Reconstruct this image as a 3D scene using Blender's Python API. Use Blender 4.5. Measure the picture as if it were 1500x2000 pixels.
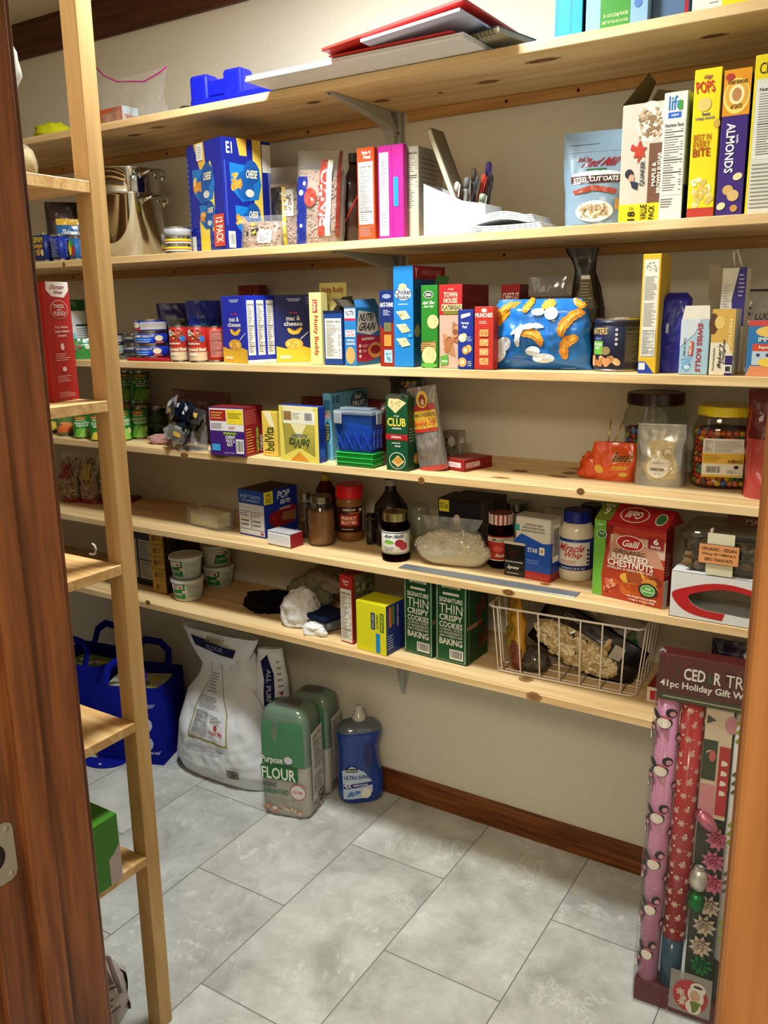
import bpy, bmesh, math, random
import numpy as np
from mathutils import Vector, Matrix, noise
for o in list(bpy.data.objects): bpy.data.objects.remove(o)
S = bpy.context.scene
COL = S.collection
PI = math.pi

# ---------------------------------------------------------------- camera
FPX, PITCH, YAW, ROLL = 1661.8, .2343, .5641, -.0175
CAM = np.array([1.3777, -2.0706, 1.5017])
_c, _s = math.cos(YAW), math.sin(YAW)
FW = np.array([-_s*math.cos(PITCH), _c*math.cos(PITCH), -math.sin(PITCH)])
_r = np.array([_c, _s, 0.]); _u = np.cross(_r, FW)
RT = _r*math.cos(ROLL)+_u*math.sin(ROLL); UP = -_r*math.sin(ROLL)+_u*math.cos(ROLL)
cam = bpy.data.objects.new('camera', bpy.data.cameras.new('camera')); COL.objects.link(cam)
cam.matrix_world = Matrix([[RT[i], UP[i], -FW[i], CAM[i]] for i in range(3)]+[[0, 0, 0, 1]])
cam.data.sensor_fit = 'HORIZONTAL'; cam.data.sensor_width = 36; cam.data.lens = 36*FPX/1500
cam.data.clip_start = .02; cam.data.clip_end = 50
S.camera = cam

# ---------------------------------------------------------------- light and exposure
S.view_settings.view_transform = 'Standard'; S.view_settings.look = 'None'
S.view_settings.gamma = 1; S.view_settings.use_curve_mapping = False
S.view_settings.exposure = 0.0
W = bpy.data.worlds.new('world'); S.world = W; W.use_nodes = True
W.node_tree.nodes['Background'].inputs[0].default_value = (.9, .95, 1, 1)
W.node_tree.nodes['Background'].inputs[1].default_value = .3
def area(name, loc, size, energy, color, aim, shape='DISK'):
    l = bpy.data.lights.new(name, 'AREA'); l.shape = shape; l.size = size; l.energy = energy; l.color = color
    o = bpy.data.objects.new(name, l); COL.objects.link(o); o.location = loc
    o.rotation_euler = (Vector(aim)-Vector(loc)).to_track_quat('-Z', 'Y').to_euler(); return o
LIGHT = (.26, -.80, 2.412)                      # the pantry's ceiling lamp
area('ceiling_lamp_light', LIGHT, .22, 38, (.93, 1, 1), (LIGHT[0], LIGHT[1], 0))
area('hall_lamp_light', (1.5, -2.9, 2.38), .8, 50, (1, .87, .66), (1.3, -2.9, 0))

# ---------------------------------------------------------------- pixel -> place helpers
def at(x, y, X=None, Y=None, Z=None):
    d = FW+RT*(x-750)/FPX-UP*(y-1000)/FPX
    t = (X-CAM[0])/d[0] if X is not None else (Y-CAM[1])/d[1] if Y is not None else (Z-CAM[2])/d[2]
    return Vector(CAM+t*d)
SZ = {0: 0., 1: 2.0169, 2: 1.6603, 3: 1.3647, 4: 1.1135, 5: .8614, 6: .6142}
FRONT = -.3216
E_ = .0006                                       # things rest this far above a board

# ---------------------------------------------------------------- materials
def lin(h):
    h = h.lstrip('#'); c = [int(h[i:i+2], 16)/255 for i in (0, 2, 4)]
    return tuple(x/12.92 if x <= .04045 else ((x+.055)/1.055)**2.4 for x in c)+(1,)
_M = {}
def nt(name):
    m = bpy.data.materials.new(name); m.use_nodes = True; n = m.node_tree
    return m, n, n.nodes['Principled BSDF']
KIND = dict(card=(.42, 0, .3), gloss=(.18, 0, .5), cloth=(.95, 0, .1), metal=(.25, 1, .5), foil=(.3, .75, .5), film=(.22, 0, .6), matte=(.8, 0, .2), chrome=(.06, 1, .5))
def C(hexc, kind='card'):
    k = (hexc, kind)
    if k in _M: return _M[k]
    m, n, b = nt(kind+'_'+hexc)
    r, me, sp = KIND[kind]
    b.inputs['Roughness'].default_value = r; b.inputs['Metallic'].default_value = me
    b.inputs['Specular IOR Level'].default_value = sp
    tc = n.nodes.new('ShaderNodeTexCoord'); nz = n.nodes.new('ShaderNodeTexNoise')
    nz.inputs['Scale'].default_value = {'cloth': 260, 'film': 14, 'foil': 16}.get(kind, 45); nz.inputs['Detail'].default_value = 3
    n.links.new(tc.outputs['Object'], nz.inputs['Vector'])
    mx = n.nodes.new('ShaderNodeMix'); mx.data_type = 'RGBA'; mx.blend_type = 'MIX'
    c = lin(hexc); mx.inputs[6].default_value = tuple(x*.92 for x in c[:3])+(1,); mx.inputs[7].default_value = tuple(min(1, x*1.05) for x in c[:3])+(1,)
    n.links.new(nz.outputs['Fac'], mx.inputs[0]); n.links.new(mx.outputs[2], b.inputs['Base Color'])
    if kind in ('cloth', 'film', 'foil'):
        bp = n.nodes.new('ShaderNodeBump'); bp.inputs['Strength'].default_value = {'cloth': .5, 'film': .25, 'foil': .35}[kind]; bp.inputs['Distance'].default_value = .004
        n.links.new(nz.outputs['Fac'], bp.inputs['Height']); n.links.new(bp.outputs['Normal'], b.inputs['Normal'])
    _M[k] = m; return m
def clear(tint='ffffff', a=.12, rough=.08, name='clear_film'):
    k = ('clear', tint, a, rough)
    if k in _M: return _M[k]
    m, n, b = nt(name)
    tr = n.nodes.new('ShaderNodeBsdfTransparent'); tr.inputs[0].default_value = lin(tint)
    b.inputs['Base Color'].default_value = tuple(.8*q for q in lin(tint)[:3])+(1,); b.inputs['Roughness'].default_value = rough; b.inputs['Specular IOR Level'].default_value = 1; b.inputs['Metallic'].default_value = .8 if a < .1 else .35
    lw = n.nodes.new('ShaderNodeLayerWeight'); lw.inputs[0].default_value = .12
    ad = n.nodes.new('ShaderNodeMath'); ad.operation = 'MULTIPLY_ADD'; ad.inputs[1].default_value = .45; ad.inputs[2].default_value = a; ad.use_clamp = True
    n.links.new(lw.outputs['Fresnel'], ad.inputs[0])
    mx = n.nodes.new('ShaderNodeMixShader'); n.links.new(ad.outputs[0], mx.inputs[0]); n.links.new(tr.outputs[0], mx.inputs[1]); n.links.new(b.outputs[0], mx.inputs[2])
    nz = n.nodes.new('ShaderNodeTexNoise'); nz.inputs['Scale'].default_value = 25; tc = n.nodes.new('ShaderNodeTexCoord'); n.links.new(tc.outputs['Object'], nz.inputs['Vector'])
    bp = n.nodes.new('ShaderNodeBump'); bp.inputs['Strength'].default_value = .4 if name == 'clear_film' else .03; bp.inputs['Distance'].default_value = .006
    n.links.new(nz.outputs['Fac'], bp.inputs['Height']); n.links.new(bp.outputs['Normal'], b.inputs['Normal'])
    n.links.new(mx.outputs[0], n.nodes['Material Output'].inputs[0]); _M[k] = m; return m
def ramp(n, stops):
    r = n.nodes.new('ShaderNodeValToRGB'); e = r.color_ramp.elements
    while len(e) < len(stops): e.new(.5)
    for i, (p, h) in enumerate(stops): e[i].position = p; e[i].color = lin(h) if isinstance(h, str) else h
    return r
def wood(name, along, c, rough=.5, ring=9, fine=1., knots=True, seed=0, kn='6b3f1c', streak=.35):
    m, n, b = nt(name); L = n.links.new
    tc = n.nodes.new('ShaderNodeTexCoord'); mp = n.nodes.new('ShaderNodeMapping'); L(tc.outputs['Object'], mp.inputs[0])
    sc = [1., 1., 1.]; sc[along] = .07; mp.inputs['Scale'].default_value = sc; mp.inputs['Location'].default_value = (seed*1.7, seed*.9, seed*.37)
    n1 = n.nodes.new('ShaderNodeTexNoise'); n1.inputs['Scale'].default_value = ring; n1.inputs['Detail'].default_value = 4; n1.inputs['Distortion'].default_value = .6; L(mp.outputs[0], n1.inputs['Vector'])
    wv = n.nodes.new('ShaderNodeMath'); wv.operation = 'MULTIPLY'; wv.inputs[1].default_value = 34; L(n1.outputs['Fac'], wv.inputs[0])
    sn = n.nodes.new('ShaderNodeMath'); sn.operation = 'SINE'; L(wv.outputs[0], sn.inputs[0])
    n2 = n.nodes.new('ShaderNodeTexNoise'); n2.inputs['Scale'].default_value = 110*fine; n2.inputs['Detail'].default_value = 5; L(mp.outputs[0], n2.inputs['Vector'])
    a1 = n.nodes.new('ShaderNodeMath'); a1.operation = 'MULTIPLY_ADD'; a1.inputs[1].default_value = .17; L(sn.outputs[0], a1.inputs[0])
    a2 = n.nodes.new('ShaderNodeMath'); a2.operation = 'MULTIPLY_ADD'; a2.inputs[1].default_value = streak; a2.inputs[2].default_value = .5-streak/2; L(n2.outputs['Fac'], a2.inputs[0]); L(a2.outputs[0], a1.inputs[2])
    rp = ramp(n, [(0, c[0]), (.5, c[1]), (1, c[2])]); L(a1.outputs[0], rp.inputs[0]); col = rp.outputs[0]
    if knots:
        m2 = n.nodes.new('ShaderNodeMapping'); s2 = [1., 1., 1.]; s2[along] = .45; m2.inputs['Scale'].default_value = s2; m2.inputs['Location'].default_value = (seed*.53, seed*.31, 0); L(tc.outputs['Object'], m2.inputs[0])
        vo = n.nodes.new('ShaderNodeTexVoronoi'); vo.inputs['Scale'].default_value = 4.2; L(m2.outputs[0], vo.inputs['Vector'])
        kr = ramp(n, [(0, (1, 1, 1, 1)), (.05, (.8, .8, .8, 1)), (.075, (.1, .1, .1, 1)), (.11, (0, 0, 0, 1))]); L(vo.outputs['Distance'], kr.inputs[0])
        mx = n.nodes.new('ShaderNodeMix'); mx.data_type = 'RGBA'; L(kr.outputs[0], mx.inputs[0]); L(col, mx.inputs[6]); mx.inputs[7].default_value = lin(kn); col = mx.outputs[2]
    L(col, b.inputs['Base Color']); b.inputs['Roughness'].default_value = rough; b.inputs['Specular IOR Level'].default_value = .3
    bp = n.nodes.new('ShaderNodeBump'); bp.inputs['Strength'].default_value = .15; bp.inputs['Distance'].default_value = .002; L(n2.outputs['Fac'], bp.inputs['Height']); L(bp.outputs[0], b.inputs['Normal'])
    return m
PINE = ['b98d54', 'dbba86', 'ebd4a4']
M_pine = wood('pine_board', 0, PINE, seed=1)
M_pine2 = wood('pine_board_side', 0, ['a9794a', 'cfa468', 'e6c894'], knots=False, ring=16, fine=1.6, seed=3, streak=.5)
M_post = wood('pine_post', 2, ['a77c48', 'c89f66', 'dcb883'], knots=False, seed=5)
M_cleat = wood('pine_cleat', 0, ['94652f', 'b58548', 'cb9f62'], seed=7, kn='4a2a10')
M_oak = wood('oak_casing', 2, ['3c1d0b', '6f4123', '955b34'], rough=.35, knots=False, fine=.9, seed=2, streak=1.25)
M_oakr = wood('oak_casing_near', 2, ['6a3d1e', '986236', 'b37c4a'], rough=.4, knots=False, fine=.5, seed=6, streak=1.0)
M_oakx = wood('oak_baseboard', 0, ['3f1e08', '6e3c17', '8d5526'], rough=.35, knots=False, seed=4, streak=1.1)
def paint(name, hexc, bump=.25):
    m, n, b = nt(name); b.inputs['Base Color'].default_value = lin(hexc); b.inputs['Roughness'].default_value = .8; b.inputs['Specular IOR Level'].default_value = .2
    tc = n.nodes.new('ShaderNodeTexCoord'); nz = n.nodes.new('ShaderNodeTexNoise'); nz.inputs['Scale'].default_value = 60; nz.inputs['Detail'].default_value = 4; n.links.new(tc.outputs['Object'], nz.inputs['Vector'])
    mx = n.nodes.new('ShaderNodeMix'); mx.data_type = 'RGBA'; c = lin(hexc); mx.inputs[6].default_value = tuple(x*.94 for x in c[:3])+(1,); mx.inputs[7].default_value = tuple(min(x*1.05, 1) for x in c[:3])+(1,)
    n.links.new(nz.outputs['Fac'], mx.inputs[0]); n.links.new(mx.outputs[2], b.inputs['Base Color'])
    bp = n.nodes.new('ShaderNodeBump'); bp.inputs['Strength'].default_value = bump; bp.inputs['Distance'].default_value = .003; n.links.new(nz.outputs['Fac'], bp.inputs['Height']); n.links.new(bp.outputs[0], b.inputs['Normal'])
    return m
M_wall = paint('wall_paint', 'd3ccba'); M_ceil = paint('ceiling_paint', 'd8d0b8')
def tile_mat():
    m, n, b = nt('marble_look_tile'); L = n.links.new
    def mt(op, a, b_=None, c_=None):
        k = n.nodes.new('ShaderNodeMath'); k.operation = op
        for i, v in enumerate((a, b_, c_)):
            if v is None: continue
            if isinstance(v, (int, float)): k.inputs[i].default_value = v
            else: L(v, k.inputs[i])
        return k.outputs[0]
    tc = n.nodes.new('ShaderNodeTexCoord'); sp = n.nodes.new('ShaderNodeSeparateXYZ'); L(tc.outputs['Object'], sp.inputs[0])
    T = .305
    xr = mt('DIVIDE', mt('SUBTRACT', sp.outputs[0], .1222), T); row = mt('FLOOR', xr)
    odd = mt('FLOORED_MODULO', row, 2.)
    yr = mt('ADD', mt('DIVIDE', mt('ADD', sp.outputs[1], .298), 2*T), mt('MULTIPLY', odd, .5)); colm = mt('FLOOR', yr)
    fx = mt('FRACT', xr); fy = mt('FRACT', yr)
    dx = mt('MULTIPLY', mt('MINIMUM', fx, mt('SUBTRACT', 1., fx)), T); dy = mt('MULTIPLY', mt('MINIMUM', fy, mt('SUBTRACT', 1., fy)), 2*T)
    g = mt('LESS_THAN', mt('MINIMUM', dx, dy), .0013)
    cb = n.nodes.new('ShaderNodeCombineXYZ'); L(row, cb.inputs[0]); L(colm, cb.inputs[1])
    wn = n.nodes.new('ShaderNodeTexWhiteNoise'); L(cb.outputs[0], wn.inputs['Vector'])
    off = n.nodes.new('ShaderNodeVectorMath'); off.operation = 'SCALE'; L(wn.outputs['Color'], off.inputs[0]); off.inputs['Scale'].default_value = 30
    ad = n.nodes.new('ShaderNodeVectorMath'); ad.operation = 'ADD'; L(tc.outputs['Object'], ad.inputs[0]); L(off.outputs[0], ad.inputs[1])
    n1 = n.nodes.new('ShaderNodeTexNoise'); n1.inputs['Scale'].default_value = 6; n1.inputs['Detail'].default_value = 10; n1.inputs['Roughness'].default_value = .68; n1.inputs['Distortion'].default_value = .25; L(ad.outputs[0], n1.inputs['Vector'])
    rp = ramp(n, [(.34, 'a3a39d'), (.47, 'b9b9b3'), (.55, 'c3c4be'), (.68, 'd2d3cd')]); L(n1.outputs['Fac'], rp.inputs[0])
    n2 = n.nodes.new('ShaderNodeTexNoise'); n2.inputs['Scale'].default_value = 3.2; n2.inputs['Detail'].default_value = 9; n2.inputs['Roughness'].default_value = .68; n2.inputs['Distortion'].default_value = .8; L(ad.outputs[0], n2.inputs['Vector'])
    v = mt('ABSOLUTE', mt('SUBTRACT', n2.outputs['Fac'], .5)); vr = ramp(n, [(0, (1, 1, 1, 1)), (.006, (.35, .35, .35, 1)), (.016, (0, 0, 0, 1))]); L(v, vr.inputs[0])
    vp = n.nodes.new('ShaderNodeTexVoronoi'); vp.feature = 'SMOOTH_F1'; vp.inputs['Scale'].default_value = 24
    dm = n.nodes.new('ShaderNodeVectorMath'); dm.operation = 'ADD'; L(ad.outputs[0], dm.inputs[0]); sc2 = n.nodes.new('ShaderNodeVectorMath'); sc2.operation = 'SCALE'; L(n1.outputs['Color'], sc2.inputs[0]); sc2.inputs['Scale'].default_value = .25; L(sc2.outputs[0], dm.inputs[1]); L(dm.outputs[0], vp.inputs['Vector'])
    pr_ = ramp(n, [(.12, (1, 1, 1, 1)), (.3, (0, 0, 0, 1))]); L(vp.outputs['Distance'], pr_.inputs[0])
    n3 = n.nodes.new('ShaderNodeTexNoise'); n3.inputs['Scale'].default_value = 3.; L(ad.outputs[0], n3.inputs['Vector']); r3 = ramp(n, [(.48, (0, 0, 0, 1)), (.62, (1, 1, 1, 1))]); L(n3.outputs['Fac'], r3.inputs[0])
    n5 = n.nodes.new('ShaderNodeTexNoise'); n5.inputs['Scale'].default_value = 6.; n5.inputs['Detail'].default_value = 3; L(dm.outputs[0], n5.inputs['Vector']); rq = ramp(n, [(.50, (0, 0, 0, 1)), (.62, (1, 1, 1, 1))]); L(n5.outputs['Fac'], rq.inputs[0])
    pm = mt('MULTIPLY', mt('MULTIPLY', pr_.outputs[0], r3.outputs[0]), .9)
    m1 = n.nodes.new('ShaderNodeMix'); m1.data_type = 'RGBA'; L(pm, m1.inputs[0]); L(rp.outputs[0], m1.inputs[6]); m1.inputs[7].default_value = lin('dadcd7')
    m2 = n.nodes.new('ShaderNodeMix'); m2.data_type = 'RGBA'; L(mt('MULTIPLY', mt('MULTIPLY', vr.outputs[0], rq.outputs[0]), .7), m2.inputs[0]); L(m1.outputs[2], m2.inputs[6]); m2.inputs[7].default_value = lin('e0e1db')
    tone = mt('MULTIPLY_ADD', wn.outputs['Value'], .16, .9)
    m4 = n.nodes.new('ShaderNodeVectorMath'); m4.operation = 'SCALE'; L(m2.outputs[2], m4.inputs[0]); L(tone, m4.inputs['Scale'])
    m3 = n.nodes.new('ShaderNodeMix'); m3.data_type = 'RGBA'; L(g, m3.inputs[0]); L(m4.outputs[0], m3.inputs[6]); m3.inputs[7].default_value = lin('6f6f69')
    L(m3.outputs[2], b.inputs['Base Color']); b.inputs['Roughness'].default_value = .33; b.inputs['Specular IOR Level'].default_value = .4
    bp = n.nodes.new('ShaderNodeBump'); bp.inputs['Strength'].default_value = .6; bp.inputs['Distance'].default_value = .001; L(mt('SUBTRACT', 1., g), bp.inputs['Height']); L(bp.outputs[0], b.inputs['Normal'])
    return m
M_tile = tile_mat()
M_film = clear(); M_film2 = clear('f2f2f2', .2, .12); M_glass = clear('eef2ee', .06, .02, 'clear_glass'); M_plas = clear('e8e8e4', .16, .1, 'clear_plastic')
M_steel = C('c9c9c6', 'chrome'); M_white = C('d8d8d4', 'gloss'); M_black = C('0c0b0c', 'gloss')

# ---------------------------------------------------------------- mesh builder
class B:
    def __init__(s): s.v = []; s.f = []; s.mi = []; s.sm = []; s.m = []
    def add(s, vf, mat, smooth=False, T=None):
        vs, fs = vf; k = len(s.v)
        if isinstance(mat, str): mat = C(mat)
        if mat not in s.m: s.m.append(mat)
        i = s.m.index(mat)
        for p in vs:
            p = Vector(p); s.v.append(T @ p if T else p)
        for f in fs: s.f.append([k+j for j in f]); s.mi.append(i); s.sm.append(smooth)
        return s
    def obj(s, name, parent=None, loc=None, rz=0, M=None):
        me = bpy.data.meshes.new(name); me.from_pydata([tuple(p) for p in s.v], [], s.f)
        for m in s.m: me.materials.append(m)
        me.polygons.foreach_set('material_index', s.mi); me.polygons.foreach_set('use_smooth', s.sm); me.update()
        o = bpy.data.objects.new(name, me); COL.objects.link(o)
        if parent: o.parent = parent
        if M is not None: o.matrix_local = M
        else:
            if loc is not None: o.location = loc
            o.rotation_euler = (0, 0, rz)
        return o
def tag(o, label, cat, group=None, kind=None):
    o['label'] = label; o['category'] = cat
    if group: o['group'] = group
    if kind: o['kind'] = kind
    return o
def thing(name, label, cat, loc=(0, 0, 0), rz=0, group=None, M=None):
    o = bpy.data.objects.new(name, None); COL.objects.link(o); o.empty_display_size = .02
    if M is not None: o.matrix_world = M
    else: o.location = loc; o.rotation_euler = (0, 0, rz)
    return tag(o, label, cat, group)
def gbox(x0, y0, z0, x1, y1, z1):
    return ([(x, y, z) for z in (z0, z1) for y in (y0, y1) for x in (x0, x1)], [(0, 2, 3, 1), (4, 5, 7, 6), (0, 1, 5, 4), (2, 6, 7, 3), (0, 4, 6, 2), (1, 3, 7, 5)])
def gbev(x0, y0, z0, x1, y1, z1, b=.001, seg=1):
    bm = bmesh.new(); bmesh.ops.create_cube(bm, size=1)
    for v in bm.verts: v.co = Vector(((v.co.x+.5)*(x1-x0)+x0, (v.co.y+.5)*(y1-y0)+y0, (v.co.z+.5)*(z1-z0)+z0))
    bmesh.ops.bevel(bm, geom=bm.edges[:], offset=b, segments=seg, profile=.5, affect='EDGES')
    r = ([v.co.copy() for v in bm.verts], [[v.index for v in f.verts] for f in bm.faces]) if not bm.verts.index_update() else 0
    bm.free(); return r
def glathe(prof, n=32, sx=1, sy=1):
    vs = []; fs = []
    for r, z in prof:
        for i in range(n): a = 2*PI*i/n; vs.append((r*math.cos(a)*sx, r*math.sin(a)*sy, z))
    for j in range(len(prof)-1):
        for i in range(n):
            k = (i+1) % n
            fs.append((j*n+i, j*n+k, (j+1)*n+k, (j+1)*n+i))
    if prof[0][0] > 1e-5: fs.append(tuple(range(n))[::-1])
    if prof[-1][0] > 1e-5: fs.append(tuple((len(prof)-1)*n+i for i in range(n)))
    return vs, fs
def gsuper(prof, hx, hy, n=40, e=4.):
    """stack of rounded-square sections: prof (scale, z)"""
    vs = []; fs = []
    for s, z in prof:
        for i in range(n):
            a = 2*PI*i/n; c, d = math.cos(a), math.sin(a); k = (abs(c)**e+abs(d)**e)**(-1/e)
            vs.append((c*k*hx*s, d*k*hy*s, z))
    for j in range(len(prof)-1):
        for i in range(n):
            k = (i+1) % n; fs.append((j*n+i, j*n+k, (j+1)*n+k, (j+1)*n+i))
    fs.append(tuple(range(n))[::-1]); fs.append(tuple((len(prof)-1)*n+i for i in range(n)))
    return vs, fs
def gtube(pts, r, n=8, closed=False):
    pts = [Vector(p) for p in pts]; vs = []; fs = []; N = len(pts); up = None
    for i, p in enumerate(pts):
        a = pts[(i-1) % N] if closed or i else p; b = pts[(i+1) % N] if closed or i < N-1 else p
        t = (b-a).normalized()
        if up is None: up = t.orthogonal().normalized()
        up = (up-t*up.dot(t)).normalized(); sd = t.cross(up)
        rr = r[i] if isinstance(r, (list, tuple)) else r
        for k in range(n): an = 2*PI*k/n; vs.append(p+(up*math.cos(an)+sd*math.sin(an))*rr)
    for i in range(N if closed else N-1):
        j = (i+1) % N
        for k in range(n): l = (k+1) % n; fs.append((i*n+k, i*n+l, j*n+l, j*n+k))
    if not closed: fs.append(tuple(range(n))[::-1]); fs.append(tuple((N-1)*n+k for k in range(n)))
    return vs, fs
def gsph(c, r, n=10, m=6, nz=0, seed=0):
    vs = []; fs = []; rx, ry, rz = r if isinstance(r, (tuple, list)) else (r, r, r); c = Vector(c)
    for j in range(m+1):
        t = PI*j/m
        for i in range(n):
            a = 2*PI*i/n; d = Vector((math.sin(t)*math.cos(a), math.sin(t)*math.sin(a), math.cos(t)))
            k = 1+(nz*noise.noise(d*2.3+Vector((seed*7.1, 0, 0))) if nz else 0)
            vs.append(c+Vector((d.x*rx, d.y*ry, d.z*rz))*k)
    for j in range(m):
        for i in range(n): k = (i+1) % n; fs.append((j*n+i, (j+1)*n+i, (j+1)*n+k, j*n+k))
    return vs, fs
def gprism(poly, d0, d1, ax='y'):
    """2-D outline (x,z) thickened along y (or (x,y) along z)"""
    n = len(poly); vs = []
    for d in (d0, d1):
        for p in poly: vs.append((p[0], d, p[1]) if ax == 'y' else (p[0], p[1], d) if ax == 'z' else (d, p[0], p[1]))
    return vs, [tuple(range(n)), tuple(range(n, 2*n))[::-1]]+[(i, i+n, (i+1) % n+n, (i+1) % n) for i in range(n)]
def ggrid(f, nu, nv, flip=False):
    vs = [f(i/nu, j/nv) for j in range(nv+1) for i in range(nu+1)]; w = nu+1
    fs = [(j*w+i, j*w+i+1, (j+1)*w+i+1, (j+1)*w+i) for j in range(nv) for i in range(nu)]
    return vs, [q[::-1] for q in fs] if flip else fs

# ---------------------------------------------------------------- print on surfaces
_T = {}
def textgeo(s, bold):
    k = (s, bold)
    if k not in _T:
        cu = bpy.data.curves.new('t', 'FONT'); cu.body = s; cu.resolution_u = 2; cu.offset = .022 if bold else 0; cu.align_x = 'LEFT'
        o = bpy.data.objects.new('t', cu); me = o.to_mesh()
        vs = [(v.co.x, v.co.y) for v in me.vertices]; fs = [tuple(p.vertices) for p in me.polygons]
        o.to_mesh_clear(); bpy.data.objects.remove(o); bpy.data.curves.remove(cu)
        x0 = min(v[0] for v in vs); x1 = max(v[0] for v in vs); y0 = min(v[1] for v in vs); y1 = max(v[1] for v in vs)
        _T[k] = ([((x-x0)/(x1-x0), (y-y0)/max(1e-6, y1-y0)) for x, y in vs], fs)
    return _T[k]
def split(vs, fs, ml):
    vs = list(vs); tr = [t for f in fs for t in [(f[0], f[i], f[i+1]) for i in range(1, len(f)-1)]]; mid = {}
    for _ in range(9):
        out = []; ch = False
        for t in tr:
            L = [math.dist(vs[t[i]], vs[t[(i+1) % 3]]) for i in range(3)]; i = L.index(max(L))
            if L[i] <= ml: out.append(t); continue
            a, b, c = t[i], t[(i+1) % 3], t[(i+2) % 3]; k = (min(a, b), max(a, b))
            if k not in mid: mid[k] = len(vs); vs.append(((vs[a][0]+vs[b][0])/2, (vs[a][1]+vs[b][1])/2))
            out += [(a, mid[k], c), (mid[k], b, c)]; ch = True
        tr = out
        if not ch: break
    return vs, tr
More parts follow.
